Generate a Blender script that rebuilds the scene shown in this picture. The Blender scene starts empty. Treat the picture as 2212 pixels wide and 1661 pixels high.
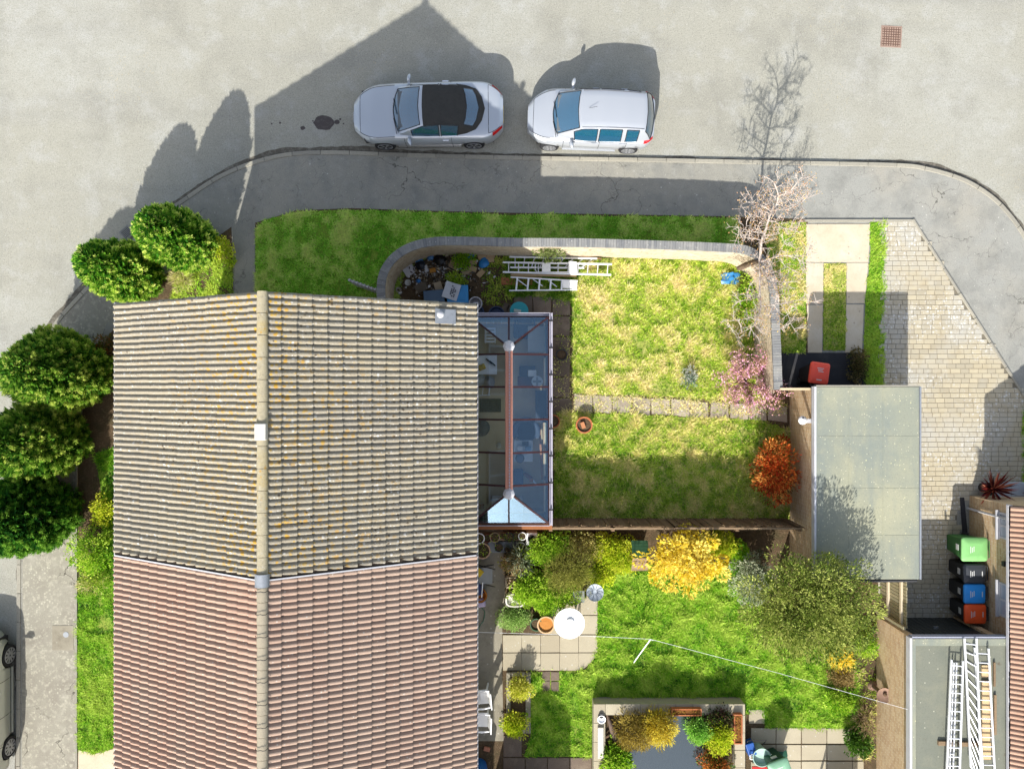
import bpy, bmesh, math, random
import numpy as np
from mathutils import Vector, Matrix
R = math.radians
random.seed(7); rng = np.random.default_rng(7)
scene = bpy.context.scene
# ------------------------------------------------------------------ camera, sky, sun, exposure
CAM_H, FPX, CX, CY = 23.0, 1562.0, 1106.0, 830.5      # camera height (m), focal length and centre in 2212-wide pixels
cam_d = bpy.data.cameras.new('camera'); cam = bpy.data.objects.new('camera', cam_d)
scene.collection.objects.link(cam); scene.camera = cam
cam.location = (0, 0, CAM_H); cam.rotation_euler = (0, 0, 0)
cam_d.sensor_width = 36; cam_d.lens = 36 * FPX / 2212; cam_d.clip_end = 2000
SUN_TRAVEL = Vector((0.366, 1.391, -1.0)).normalized()
SUN_EL = math.asin(-SUN_TRAVEL.z)
world = bpy.data.worlds.new('World'); scene.world = world; world.use_nodes = True
wn = world.node_tree.nodes; sky = wn.new('ShaderNodeTexSky'); sky.sky_type = 'NISHITA'; sky.sun_disc = False
sky.sun_elevation = SUN_EL; sky.sun_rotation = math.atan2(-SUN_TRAVEL.x, -SUN_TRAVEL.y) % (2 * math.pi)
sky.air_density = 1.0; sky.dust_density = 2.0; sky.ozone_density = 1.0
hs_ = wn.new('ShaderNodeHueSaturation'); hs_.inputs['Saturation'].default_value = 0.62
world.node_tree.links.new(sky.outputs[0], hs_.inputs['Color']); world.node_tree.links.new(hs_.outputs[0], wn['Background'].inputs[0]); wn['Background'].inputs[1].default_value = 0.135
sun_d = bpy.data.lights.new('sun', 'SUN'); sun_d.energy = 4.1; sun_d.angle = R(0.5); sun_d.color = (1, 0.965, 0.905)
sun = bpy.data.objects.new('sun', sun_d); scene.collection.objects.link(sun)
sun.rotation_euler = SUN_TRAVEL.to_track_quat('-Z', 'Y').to_euler(); sun.location = (-8, -30, 25)
scene.view_settings.view_transform = 'Standard'; scene.view_settings.look = 'None'
scene.view_settings.exposure = 1.15; scene.view_settings.gamma = 1.0; scene.view_settings.use_curve_mapping = False
scene.cycles.max_bounces = 6; scene.cycles.transparent_max_bounces = 8; scene.cycles.caustics_reflective = False; scene.cycles.caustics_refractive = False
# ------------------------------------------------------------------ helpers
COL = scene.collection
GL = 0.08                                              # level of pavements, lawns and yards above the road
def P(px, py, h=GL):
    s = (CAM_H - h) / FPX
    return Vector(((px - CX) * s, -(py - CY) * s, h))
def PL(pts, h=GL): return [P(x, y, h) for x, y in pts]
def lin(c):
    c = c / 255.0
    return c / 12.92 if c <= 0.04045 else ((c + 0.055) / 1.055) ** 2.4
def A(r, g, b, k=0.5): return (max(.006, lin(r) * k), max(.006, lin(g) * k), max(.006, lin(b) * k))

def tag(o, label=None, cat=None, group=None, kind=None):
    if label: o['label'] = label
    if cat: o['category'] = cat
    if group: o['group'] = group
    if kind: o['kind'] = kind
    return o
def thing(name, loc, label, cat, group=None, rz=0.0):
    o = bpy.data.objects.new(name, None); COL.objects.link(o)
    o.empty_display_size = 0.2; o.location = loc; o.rotation_euler = (0, 0, rz)
    return tag(o, label, cat, group)
def link(name, me, mat=None, parent=None, world=False, loc=None):
    if mat is not None and len(me.materials) == 0: me.materials.append(mat)
    o = bpy.data.objects.new(name, me); COL.objects.link(o)
    if loc is not None: o.location = loc
    if parent is not None:
        o.parent = parent
        if world:
            q = parent
            off = Vector((0, 0, 0))
            while q is not None: off += q.location; q = q.parent
            o.location = -off
    return o
def copy_tree(o, parent=None):
    c = o.copy(); COL.objects.link(c); c.parent = parent
    for ch in list(o.children): copy_tree(ch, c)
    return c

class MB:
    def __init__(self): self.v = []; self.f = []; self.M = Matrix.Identity(4)
    def add(self, vs, fs):
        n = len(self.v); self.v += [tuple(self.M @ Vector(p)) for p in vs]
        self.f += [tuple(i + n for i in f) for f in fs]; return self
    def boxz(self, x0, x1, y0, y1, z0, z1):
        return self.add([(x0,y0,z0),(x1,y0,z0),(x1,y1,z0),(x0,y1,z0),(x0,y0,z1),(x1,y0,z1),(x1,y1,z1),(x0,y1,z1)],
                        [(3,2,1,0),(4,5,6,7),(0,1,5,4),(1,2,6,5),(2,3,7,6),(3,0,4,7)])
    def box(self, c, s, rz=0.0, top=1.0):
        a, b, h = s[0]/2, s[1]/2, s[2]; cr, sr = math.cos(rz), math.sin(rz); vs = []
        for z, k in ((0, 1.0), (h, top)):
            for x, y in ((-a,-b),(a,-b),(a,b),(-a,b)):
                x *= k; y *= k
                vs.append((c[0] + x*cr - y*sr, c[1] + x*sr + y*cr, c[2] + z))
        return self.add(vs, [(3,2,1,0),(4,5,6,7),(0,1,5,4),(1,2,6,5),(2,3,7,6),(3,0,4,7)])
    def beam(self, a, b, w, h, up=(0, 0, 1)):
        a = Vector(a); b = Vector(b); d = (b - a).normalized(); u = Vector(up)
        if abs(d.dot(u)) > .98: u = Vector((1, 0, 0))
        s = d.cross(u).normalized() * w / 2; t = s.cross(d).normalized() * h / 2
        vs = [p + i*s + j*t for p in (a, b) for i, j in ((-1,-1),(1,-1),(1,1),(-1,1))]
        return self.add(vs, [(3,2,1,0),(4,5,6,7),(0,1,5,4),(1,2,6,5),(2,3,7,6),(3,0,4,7)])
    def prism(self, poly, z0, z1):
        n = len(poly)
        vs = [(p[0], p[1], z0) for p in poly] + [(p[0], p[1], z1) for p in poly]
        fs = [tuple(range(n - 1, -1, -1)), tuple(range(n, 2*n))]
        fs += [(i, (i+1) % n, n + (i+1) % n, n + i) for i in range(n)]
        return self.add(vs, fs)
    def tube(self, path, r, n=8, caps=True):
        path = [Vector(p) for p in path]; m = len(path)
        rs = r if hasattr(r, '__len__') else [r] * m
        vs = []; fs = []; prev = None
        for i, p in enumerate(path):
            d = (path[min(i+1, m-1)] - path[max(i-1, 0)]).normalized()
            if prev is None:
                a = Vector((0, 0, 1)) if abs(d.z) < .9 else Vector((1, 0, 0))
                s = d.cross(a).normalized()
            else:
                s = (prev - d * prev.dot(d)).normalized()
            prev = s; t = d.cross(s)
            for k in range(n):
                an = 2 * math.pi * k / n
                vs.append(p + (s * math.cos(an) + t * math.sin(an)) * rs[i])
        for i in range(m - 1):
            for k in range(n):
                fs.append((i*n + k, i*n + (k+1) % n, (i+1)*n + (k+1) % n, (i+1)*n + k))
        if caps: fs += [tuple(range(n-1, -1, -1)), tuple((m-1)*n + k for k in range(n))]
        return self.add(vs, fs)
    def lathe(self, prof, n=20, c=(0, 0, 0), sx=1.0, sy=1.0):
        vs = []; fs = []
        for r, z in prof:
            for k in range(n):
                an = 2 * math.pi * k / n
                vs.append((c[0] + r*sx*math.cos(an), c[1] + r*sy*math.sin(an), c[2] + z))
        m = len(prof)
        for i in range(m - 1):
            for k in range(n):
                fs.append((i*n + k, i*n + (k+1) % n, (i+1)*n + (k+1) % n, (i+1)*n + k))
        fs += [tuple(range(n-1, -1, -1)), tuple((m-1)*n + k for k in range(n))]
        return self.add(vs, fs)
    def grid(self, rows, closed=False):
        n = len(rows[0]); vs = [p for r in rows for p in r]; fs = []
        for i in range(len(rows) - 1):
            for j in range(n - (0 if closed else 1)):
                fs.append((i*n + j, i*n + (j+1) % n, (i+1)*n + (j+1) % n, (i+1)*n + j))
        return self.add(vs, fs)
    def mesh(self, name, smooth=None):
        me = bpy.data.meshes.new(name); me.from_pydata(self.v, [], self.f); me.update()
        if smooth is not None:
            for p in me.polygons: p.use_smooth = True
            me.set_sharp_from_angle(angle=R(smooth))
        return me
    def build(self, name, mat, parent=None, world=False, smooth=None, bevel=0, loc=None, fix=False):
        me = self.mesh(name, smooth)
        if fix:
            bm = bmesh.new(); bm.from_mesh(me); bmesh.ops.recalc_face_normals(bm, faces=bm.faces[:]); bm.to_mesh(me); bm.free()
        o = link(name, me, mat, parent, world, loc)
        if bevel:
            m = o.modifiers.new('bevel', 'BEVEL'); m.width = bevel; m.segments = 2; m.limit_method = 'ANGLE'; m.angle_limit = R(40)
        return o
def tri_sheet(name, pts, mat, parent=None, world=False):
    bm = bmesh.new(); vs = [bm.verts.new(p) for p in pts]; f = bm.faces.new(vs)
    if f.normal.z < 0: f.normal_flip()
    f.normal_update()
    if f.normal.z < 0: f.normal_flip()
    bmesh.ops.triangulate(bm, faces=[f]); me = bpy.data.meshes.new(name); bm.to_mesh(me); bm.free()
    return link(name, me, mat, parent, world)
def smooth_line(pts, n=6):
    out = []; m = len(pts)
    for i in range(m - 1):
        p0, p1, p2, p3 = pts[max(i-1,0)], pts[i], pts[i+1], pts[min(i+2, m-1)]
        for k in range(n):
            t = k / n
            out.append(tuple(0.5*((2*b) + (c-a)*t + (2*a-5*b+4*c-d)*t*t + (3*b-a-3*c+d)*t**3) for a, b, c, d in zip(p0, p1, p2, p3)))
    out.append(tuple(pts[-1])); return out
def offset_line(pts, d):
    out = []
    for i, p in enumerate(pts):
        a = Vector(pts[max(i-1, 0)][:2]); b = Vector(pts[min(i+1, len(pts)-1)][:2]); t = (b - a).normalized()
        out.append((p[0] - t.y*d, p[1] + t.x*d))
    return out
def resample(pts, step):
    L = [0.0]
    for a, b in zip(pts, pts[1:]): L.append(L[-1] + math.dist(a[:2], b[:2]))
    n = max(1, round(L[-1] / step)); res = []; j = 0
    for k in range(n + 1):
        t = L[-1] * k / n
        while j < len(L) - 2 and L[j+1] < t: j += 1
        f = (t - L[j]) / max(1e-9, L[j+1] - L[j])
        res.append(tuple(a + (b - a)*f for a, b in zip(pts[j], pts[j+1])))
    return res
# ------------------------------------------------------------------ materials
def pm(name, base, layers=(), rough=.85, bump=(), spec=.3, metal=0.0, coat=0.0, attr=False, trans=0.0, transl=0.0, ior=1.45):
    m = bpy.data.materials.new(name); m.use_nodes = True; nt = m.node_tree; N = nt.nodes; K = nt.links
    b = N['Principled BSDF']; geo = N.new('ShaderNodeNewGeometry')
    if attr:
        a = N.new('ShaderNodeAttribute'); a.attribute_name = 'col'; cur = a.outputs['Color']
    else:
        rgb = N.new('ShaderNodeRGB'); rgb.outputs[0].default_value = (*base, 1); cur = rgb.outputs[0]
    def mix(fac, col, cur):
        mx = N.new('ShaderNodeMix'); mx.data_type = 'RGBA'; mx.clamp_factor = True
        K.new(fac, mx.inputs['Factor']); K.new(cur, mx.inputs['A']); mx.inputs['B'].default_value = (*col, 1)
        return mx.outputs['Result']
    def coord(stretch):
        if stretch is None: return geo.outputs['Position']
        vm = N.new('ShaderNodeVectorMath'); vm.operation = 'MULTIPLY'; K.new(geo.outputs['Position'], vm.inputs[0]); vm.inputs[1].default_value = stretch
        return vm.outputs[0]
    for L in layers:
        kind = L[0]
        if kind == 'n':                     # ('n', scale, colour, lo, hi, strength, stretch)
            t = N.new('ShaderNodeTexNoise'); t.inputs['Scale'].default_value = L[1]; t.inputs['Detail'].default_value = 5; t.inputs['Roughness'].default_value = .62
            K.new(coord(L[6] if len(L) > 6 else None), t.inputs['Vector'])
            r = N.new('ShaderNodeMapRange'); r.inputs[1].default_value = L[3]; r.inputs[2].default_value = L[4]; r.inputs[3].default_value = 0; r.inputs[4].default_value = L[5] if len(L) > 5 else 1
            K.new(t.outputs[0], r.inputs[0]); cur = mix(r.outputs[0], L[2], cur)
        elif kind == 'v':                   # ('v', scale, colour, radius, density, strength): round spots
            t = N.new('ShaderNodeTexVoronoi'); t.inputs['Scale'].default_value = L[1]; K.new(coord(None), t.inputs['Vector'])
            r = N.new('ShaderNodeMapRange'); r.inputs[1].default_value = L[3]*1.6; r.inputs[2].default_value = L[3]*1.15; r.inputs[3].default_value = 0; r.inputs[4].default_value = L[5] if len(L) > 5 else 1
            K.new(t.outputs['Distance'], r.inputs[0])
            sep = N.new('ShaderNodeSeparateColor'); K.new(t.outputs['Color'], sep.inputs[0])
            g = N.new('ShaderNodeMath'); g.operation = 'LESS_THAN'; K.new(sep.outputs[0], g.inputs[0]); g.inputs[1].default_value = L[4]
            mu = N.new('ShaderNodeMath'); mu.operation = 'MULTIPLY'; K.new(r.outputs[0], mu.inputs[0]); K.new(g.outputs[0], mu.inputs[1])
            if len(L) > 6:                  # keep the spots to patches: (noise scale, lo, hi)
                t2 = N.new('ShaderNodeTexNoise'); t2.inputs['Scale'].default_value = L[6][0]; t2.inputs['Detail'].default_value = 3; K.new(coord(None), t2.inputs['Vector'])
                r2 = N.new('ShaderNodeMapRange'); r2.inputs[1].default_value = L[6][1]; r2.inputs[2].default_value = L[6][2]; K.new(t2.outputs[0], r2.inputs[0])
                mu2 = N.new('ShaderNodeMath'); mu2.operation = 'MULTIPLY'; K.new(mu.outputs[0], mu2.inputs[0]); K.new(r2.outputs[0], mu2.inputs[1]); mu = mu2
            if len(L) > 7:                  # and let them thin out away from a line: (axis, centre, width, rest)
                sp = N.new('ShaderNodeSeparateXYZ'); K.new(geo.outputs['Position'], sp.inputs[0])
                d1 = N.new('ShaderNodeMath'); d1.operation = 'SUBTRACT'; K.new(sp.outputs[L[7][0]], d1.inputs[0]); d1.inputs[1].default_value = L[7][1]
                d2 = N.new('ShaderNodeMath'); d2.operation = 'ABSOLUTE'; K.new(d1.outputs[0], d2.inputs[0])
                d3 = N.new('ShaderNodeMapRange'); d3.inputs[1].default_value = 0; d3.inputs[2].default_value = L[7][2]; d3.inputs[3].default_value = 1; d3.inputs[4].default_value = L[7][3]; K.new(d2.outputs[0], d3.inputs[0])
                mu3 = N.new('ShaderNodeMath'); mu3.operation = 'MULTIPLY'; K.new(mu.outputs[0], mu3.inputs[0]); K.new(d3.outputs[0], mu3.inputs[1]); mu = mu3
            cur = mix(mu.outputs[0], L[2], cur)
        elif kind == 'c':                   # ('c', scale, colour, width, strength): thin wandering cracks
            t0 = N.new('ShaderNodeTexNoise'); t0.inputs['Scale'].default_value = L[1]*2.2; t0.inputs['Detail'].default_value = 4; K.new(coord(None), t0.inputs['Vector'])
            ad = N.new('ShaderNodeVectorMath'); ad.operation = 'MULTIPLY_ADD'; K.new(t0.outputs['Color'], ad.inputs[0]); ad.inputs[1].default_value = (.9/L[1],)*3; K.new(coord(None), ad.inputs[2])
            t = N.new('ShaderNodeTexVoronoi'); t.feature = 'DISTANCE_TO_EDGE'; t.inputs['Scale'].default_value = L[1]; K.new(ad.outputs[0], t.inputs['Vector'])
            r = N.new('ShaderNodeMapRange'); r.inputs[1].default_value = L[3]; r.inputs[2].default_value = L[3]*.3; r.inputs[3].default_value = 0; r.inputs[4].default_value = L[4]
            K.new(t.outputs['Distance'], r.inputs[0])
            t2 = N.new('ShaderNodeTexNoise'); t2.inputs['Scale'].default_value = L[1]*.8; K.new(coord(None), t2.inputs['Vector'])
            r2 = N.new('ShaderNodeMapRange'); r2.inputs[1].default_value = .48; r2.inputs[2].default_value = .58; K.new(t2.outputs[0], r2.inputs[0])
            mu = N.new('ShaderNodeMath'); mu.operation = 'MULTIPLY'; K.new(r.outputs[0], mu.inputs[0]); K.new(r2.outputs[0], mu.inputs[1])
            cur = mix(mu.outputs[0], L[2], cur)
        elif kind == 'x':                   # ('x', axis, from, to, colour, strength): change of colour along an axis
            sp = N.new('ShaderNodeSeparateXYZ'); K.new(geo.outputs['Position'], sp.inputs[0]); r = N.new('ShaderNodeMapRange'); r.inputs[1].default_value = L[2]; r.inputs[2].default_value = L[3]; r.inputs[4].default_value = L[5]
            K.new(sp.outputs[L[1]], r.inputs[0]); cur = mix(r.outputs[0], L[4], cur)
        elif kind == 'r':                   # ('r', colour, strength): per object random
            oi = N.new('ShaderNodeObjectInfo'); mu = N.new('ShaderNodeMath'); mu.operation = 'MULTIPLY'; K.new(oi.outputs['Random'], mu.inputs[0]); mu.inputs[1].default_value = L[2]
            cur = mix(mu.outputs[0], L[1], cur)
        elif kind == 'brick':               # ('brick', axis, mortar colour, colour2, w, h): coursed brickwork on a vertical face running along axis
            sp = N.new('ShaderNodeSeparateXYZ'); K.new(geo.outputs['Position'], sp.inputs[0])
            cb = N.new('ShaderNodeCombineXYZ'); K.new(sp.outputs[L[1]], cb.inputs[0]); K.new(sp.outputs[2], cb.inputs[1])
            t = N.new('ShaderNodeTexBrick'); t.inputs['Scale'].default_value = 1; t.inputs['Brick Width'].default_value = L[4]; t.inputs['Row Height'].default_value = L[5]
            t.inputs['Mortar Size'].default_value = .006; t.inputs['Mortar'].default_value = (*L[2], 1); t.inputs['Color2'].default_value = (*L[3], 1)
            K.new(cur, t.inputs['Color1']); K.new(cb.outputs[0], t.inputs['Vector']); cur = t.outputs['Color']
    K.new(cur, b.inputs['Base Color']); b.inputs['Roughness'].default_value = rough; b.inputs['Specular IOR Level'].default_value = spec
    b.inputs['Metallic'].default_value = metal; b.inputs['Coat Weight'].default_value = coat; b.inputs['Coat Roughness'].default_value = .06; b.inputs['IOR'].default_value = ior
    if trans: b.inputs['Transmission Weight'].default_value = trans
    prev = None
    for sc, st, dist in bump:
        t = N.new('ShaderNodeTexNoise'); t.inputs['Scale'].default_value = sc; t.inputs['Detail'].default_value = 4; K.new(coord(None), t.inputs['Vector'])
        bp = N.new('ShaderNodeBump'); bp.inputs['Strength'].default_value = st; bp.inputs['Distance'].default_value = dist; K.new(t.outputs[0], bp.inputs['Height'])
        if prev: K.new(prev, bp.inputs['Normal'])
        prev = bp.outputs[0]
    if prev: K.new(prev, b.inputs['Normal'])
    if transl:
        tl = N.new('ShaderNodeBsdfTranslucent'); K.new(cur, tl.inputs[0]); ms = N.new('ShaderNodeMixShader'); ms.inputs[0].default_value = transl
        K.new(b.outputs[0], ms.inputs[1]); K.new(tl.outputs[0], ms.inputs[2]); K.new(ms.outputs[0], N['Material Output'].inputs[0])
    return m
def glass_mat(name, tint=(.75,.85,.9), refl=.12, rough=.02):
    m = bpy.data.materials.new(name); m.use_nodes = True; N = m.node_tree.nodes; K = m.node_tree.links
    N.remove(N['Principled BSDF']); tr = N.new('ShaderNodeBsdfTransparent'); tr.inputs[0].default_value = (*tint, 1)
    gl = N.new('ShaderNodeBsdfGlossy'); gl.inputs['Roughness'].default_value = rough; gl.inputs[0].default_value = (.52, .78, 1, 1)
    fr = N.new('ShaderNodeFresnel'); fr.inputs[0].default_value = 1.5; ad = N.new('ShaderNodeMath'); ad.operation = 'ADD'; K.new(fr.outputs[0], ad.inputs[0]); ad.inputs[1].default_value = refl; ad.use_clamp = True
    ms = N.new('ShaderNodeMixShader'); K.new(ad.outputs[0], ms.inputs[0]); K.new(tr.outputs[0], ms.inputs[1]); K.new(gl.outputs[0], ms.inputs[2]); K.new(ms.outputs[0], N['Material Output'].inputs[0])
    return m
M = {}
M['road'] = pm('worn_asphalt', A(194,192,177), [('n', .16, A(206,206,196), .46, .62, .6), ('n', .5, A(170,168,156), .5, .68, .75), ('n', .45, A(178,177,168), .5, .64, .6, (.12, 1, 1)), ('n', 1.3, A(208,208,200), .52, .66, .6), ('n', 3, A(184,182,168), .48, .7, .5), ('n', 14, A(166,162,146), .5, .72, .55), ('n', 30, A(112,109,100), .5, .72, .65), ('v', 20, A(226,206,150), .22, .12, .5, (.35, .52, .66)), ('n', 22, A(236,232,216), .55, .74, .65), ('v', 9, A(240,238,228), .07, .05, .9)], rough=.95, bump=((40, .5, .012),))
M['pavement'] = pm('dark_tarmac', A(180,177,164), [('x', 0, 7.0, 8.6, A(184,184,176), .9), ('n', .4, A(192,187,172), .46, .66, .8), ('n', 1.4, A(154,154,147), .45, .68, .7), ('n', 4, A(190,188,178), .52, .7, .6), ('n', 28, A(120,120,114), .52, .75, .6), ('v', 7, A(228,226,215), .12, .14, .85, (.9, .48, .6)), ('v', 15, A(225,222,210), .14, .07, .8), ('c', .5, A(80,78,72), .008, .7), ('c', 1.3, A(90,88,84), .012, .5)], rough=.95, bump=((40, .5, .012),))
M['old_pave'] = pm('spotted_concrete_pavement', A(182,177,160), [('n', 1.2, A(160,152,138), .45, .7, .7), ('n', 30, A(138,132,120), .52, .75, .6), ('n', 8, A(216,211,190), .52, .64, .7), ('v', 12, A(230,226,204), .24, .3, .7, (1.3, .4, .6)), ('n', 3, A(200,195,178), .52, .68, .6), ('c', .55, A(66,60,54), .01, .9)], rough=.95, bump=((40, .5, .012),))
M['kerb'] = pm('concrete_kerb', A(200,194,176), [('r', A(168,164,152), .7), ('n', 20, A(150,145,132), .5, .75, .6)], rough=.95, bump=((80, .4, .01),))
M['soil'] = pm('garden_soil', A(112,92,68), [('n', 3, A(84,78,50), .45, .65, .8), ('n', 12, A(150,128,100), .5, .7, .7), ('n', 40, A(70,58,44), .5, .7, .7)], rough=1, bump=((25, .8, .03),))
M['turf'] = pm('turf_ground', A(112,146,40,.9), [('n', .8, A(144,146,70,.9), .45, .65, .6), ('n', 6, A(86,124,28,.9), .45, .65, .7), ('n', 24, A(60,86,22,.8), .5, .7, .6)], rough=1, bump=((30, .8, .03),))
M['dry_turf'] = pm('dry_turf_ground', A(168,176,84,.65), [('n', .9, A(140,160,54,.65), .45, .65, .8), ('n', 5, A(206,196,126,.65), .5, .68, .7), ('n', 13, A(84,98,36,.6), .5, .66, .85)], rough=1, bump=((30, .8, .03),))
M['pale_conc'] = pm('pale_concrete', A(228,212,184,.58), [('n', .9, A(240,230,210,.58), .45, .7, .7), ('n', 3, A(204,186,158,.58), .5, .72, .5), ('n', 30, A(180,168,146), .55, .75, .5), ('v', 6, A(150,140,122), .12, .12, .5)], rough=.95, bump=((50, .3, .01),))
M['grey_conc'] = pm('weathered_concrete', A(176,168,148), [('n', 1.2, A(196,188,168), .45, .7, .7), ('n', 4, A(140,132,116), .5, .7, .6), ('n', 40, A(120,114,102), .55, .75, .5), ('v', 9, A(222,218,205), .16, .15, .8)], rough=.95, bump=((50, .3, .01),))
M['slab'] = pm('concrete_slab', A(212,201,174,.55), [('r', A(188,176,150,.55), .8), ('n', 2, A(194,183,158,.55), .45, .7, .6), ('n', 40, A(150,142,124), .55, .75, .5), ('v', 10, A(236,232,218), .16, .14, .8)], rough=.95, bump=((60, .3, .01),))
M['dark_slab'] = pm('dark_weathered_slab', A(150,132,116), [('r', A(120,106,92), .8), ('n', 3, A(176,160,138), .5, .7, .6), ('n', 30, A(90,80,70), .5, .75, .6)], rough=.97, bump=((50, .5, .01),))
M['black_tar'] = pm('fresh_black_tarmac', A(70,70,74), [('n', 2, A(96,94,92), .5, .7, .7), ('n', 60, A(40,40,42), .5, .7, .6)], rough=.9, bump=((90, .5, .01),))
M['paver'] = pm('block_paver', A(224,211,180), [('r', A(200,190,166), .95), ('n', .45, A(216,213,202), .46, .62, .8), ('n', 3, A(200,184,152), .5, .7, .5), ('n', 60, A(160,150,126), .55, .75, .4), ('v', 12, A(246,244,236), .3, .32, .9, (.7, .46, .58)), ('v', 26, A(245,243,235), .3, .2, .8, (.7, .44, .6))], rough=.95, bump=((60, .4, .008),))
M['joint'] = pm('sand_joint', A(150,142,124), [('n', 30, A(80,76,66), .5, .7, .6)], rough=1)
M['tile_old'] = pm('old_concrete_tile', A(186,175,150), [('r', A(168,164,154), .5), ('n', .5, A(172,164,148), .42, .62, .7), ('n', 7, A(162,150,128), .5, .7, .6), ('n', 30, A(128,116,98), .54, .72, .6), ('n', 12, A(222,214,196), .58, .7, .6), ('v', 6, A(206,156,30), .24, .5, .9, (.5, .36, .5), (0, -5.43, 3.2, .12)), ('v', 11, A(214,172,60), .28, .5, .8, (.5, .34, .5), (0, -5.43, 2.6, .1)), ('v', 7, A(230,228,220), .17, .2, .8), ('v', 15, A(236,234,226), .2, .3, .7, (.6, .42, .58)), ('v', 10, A(92,78,62), .22, .2, .8, (.6, .48, .6))], rough=.96, bump=((30, .6, .012),))
M['tile_pink'] = pm('pink_concrete_tile', A(206,168,146), [('x', 0, -5.5, -5.3, A(196,172,154), .85), ('r', A(186,152,132), .6), ('n', .7, A(196,172,152), .42, .62, .6), ('n', 4, A(214,184,162), .5, .7, .5), ('n', 24, A(170,140,122), .56, .75, .5), ('v', 14, A(232,222,208), .2, .12, .7)], rough=.9, bump=((40, .4, .008),))
M['tile_pink2'] = pm('red_concrete_tile', A(206,168,144), [('n', .7, A(190,150,126), .42, .62, .6), ('n', 20, A(180,144,122), .5, .7, .5)], rough=.9, bump=((60, .4, .008),))
M['ridge_old'] = pm('lichened_ridge_tile', A(204,192,160), [('n', .6, A(214,184,104), .52, .66, .8), ('n', 9, A(176,166,144), .5, .7, .6), ('n', 26, A(140,130,110), .54, .72, .6), ('n', 14, A(226,220,204), .56, .7, .6), ('v', 9, A(214,160,40), .22, .25, .8, (.6, .45, .6))], rough=.96, bump=((30, .6, .012),))
M['ridge_grey'] = pm('grey_ridge_tile', A(196,184,160), [('n', 4, A(176,166,146), .45, .7, .6), ('n', 60, A(140,130,114), .54, .74, .5)], rough=.96, bump=((50, .6, .012),))
M['lead'] = pm('lead_flashing', A(176,182,190), [('n', 9, A(150,156,164), .5, .7, .6)], rough=.55, spec=.5, metal=.3)
M['mortar'] = pm('dark_gap', A(70,60,50), [('n', 30, A(110,96,80), .5, .7, .6)], rough=1)
M['white_pvc'] = pm('white_plastic', A(236,236,240), [('n', 4, A(206,200,206), .5, .72, .5), ('n', 40, A(190,180,184), .6, .75, .5)], rough=.45, spec=.5)
M['white_paint'] = pm('white_paint', (.78,.78,.77), [('n', 5, (.62,.61,.58), .55, .75, .5)], rough=.5, spec=.4)
M['brick_ns'] = pm('buff_brickwork_side', A(206,180,142,.78), [('brick', 1, A(214,204,182,.8), A(186,152,112,.78), .225, .075), ('n', .8, A(196,164,110,.75), .5, .7, .4), ('n', 6, A(166,138,106,.7), .52, .7, .5), ('n', 24, A(140,116,92,.7), .55, .75, .4)], rough=.95, bump=((60, .5, .01),))
M['brick_ew'] = pm('buff_brickwork_front', A(206,180,142,.78), [('brick', 0, A(214,204,182,.8), A(186,152,112,.78), .225, .075), ('n', 6, A(160,132,100), .52, .7, .5), ('n', 40, A(130,108,84), .55, .75, .4)], rough=.95, bump=((60, .5, .01),))
M['brick_wall'] = pm('garden_wall_brick', A(212,196,168,.66), [('n', 1.5, A(230,220,198,.68), .48, .7, .7), ('n', 7, A(176,152,126,.6), .48, .7, .7), ('n', 30, A(120,100,84), .52, .75, .6)], rough=.96, bump=((40, .7, .015),))
M['coping'] = pm('blue_grey_coping_brick', A(176,175,170), [('r', A(138,140,142), .9), ('n', 5, A(196,193,184), .5, .7, .6), ('n', 40, A(120,122,124), .54, .74, .5), ('v', 16, A(222,220,212), .2, .1, .7)], rough=.9, bump=((60, .4, .008),))
M['felt'] = pm('mineral_felt', A(170,174,156), [('n', .45, A(198,196,166), .44, .62, .85), ('n', 1.3, A(150,160,154), .48, .66, .7, (1, .22, 1)), ('n', 5, A(184,184,160), .52, .7, .5), ('n', 26, A(140,144,130), .52, .74, .6), ('v', 7, A(238,234,186), .1, .35, .9, (.6, .4, .58)), ('v', 15, A(240,236,205), .15, .22, .8)], rough=.95, bump=((40, .4, .006),))
M['felt_dark'] = pm('grey_green_felt', A(146,149,134), [('n', .7, A(134,139,126), .44, .62, .8), ('n', 2.5, A(160,160,140), .5, .68, .6), ('n', 26, A(120,122,108), .52, .74, .6), ('v', 8, A(226,224,200), .1, .1, .9), ('n', 2.2, A(108,88,64), .64, .74, .8)], rough=.95, bump=((40, .4, .006),))
M['timber'] = pm('weathered_timber', A(176,150,118), [('r', A(150,126,98), .8), ('n', 8, A(140,116,90), .45, .7, .6, (1, 6, 1)), ('n', 50, A(110,92,72), .55, .75, .5)], rough=.9, bump=((40, .4, .006),))
M['fence'] = pm('brown_fence_board', A(128,100,72), [('r', A(164,136,104), .9), ('n', 12, A(104,82,62), .48, .7, .6), ('n', 60, A(84,66,50), .55, .75, .5)], rough=.95, bump=((40, .5, .006),))
M['green_timber'] = pm('algae_timber', A(196,186,150), [('r', A(176,170,140), .8), ('n', 6, A(150,156,110), .48, .7, .6), ('n', 40, A(128,118,92), .55, .75, .5)], rough=.95)
M['alu'] = pm('aluminium', (.78,.79,.80), [('n', 20, (.62,.62,.62), .5, .75, .5)], rough=.38, spec=.6, metal=.35)
M['black'] = pm('black_plastic', (.02,.02,.022), [('n', 30, (.035,.035,.035), .5, .7, .5)], rough=.5, spec=.4)
M['rubber'] = pm('tyre_rubber', (.022,.022,.024), [('n', 60, (.04,.04,.04), .5, .7, .5)], rough=.85)
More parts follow.
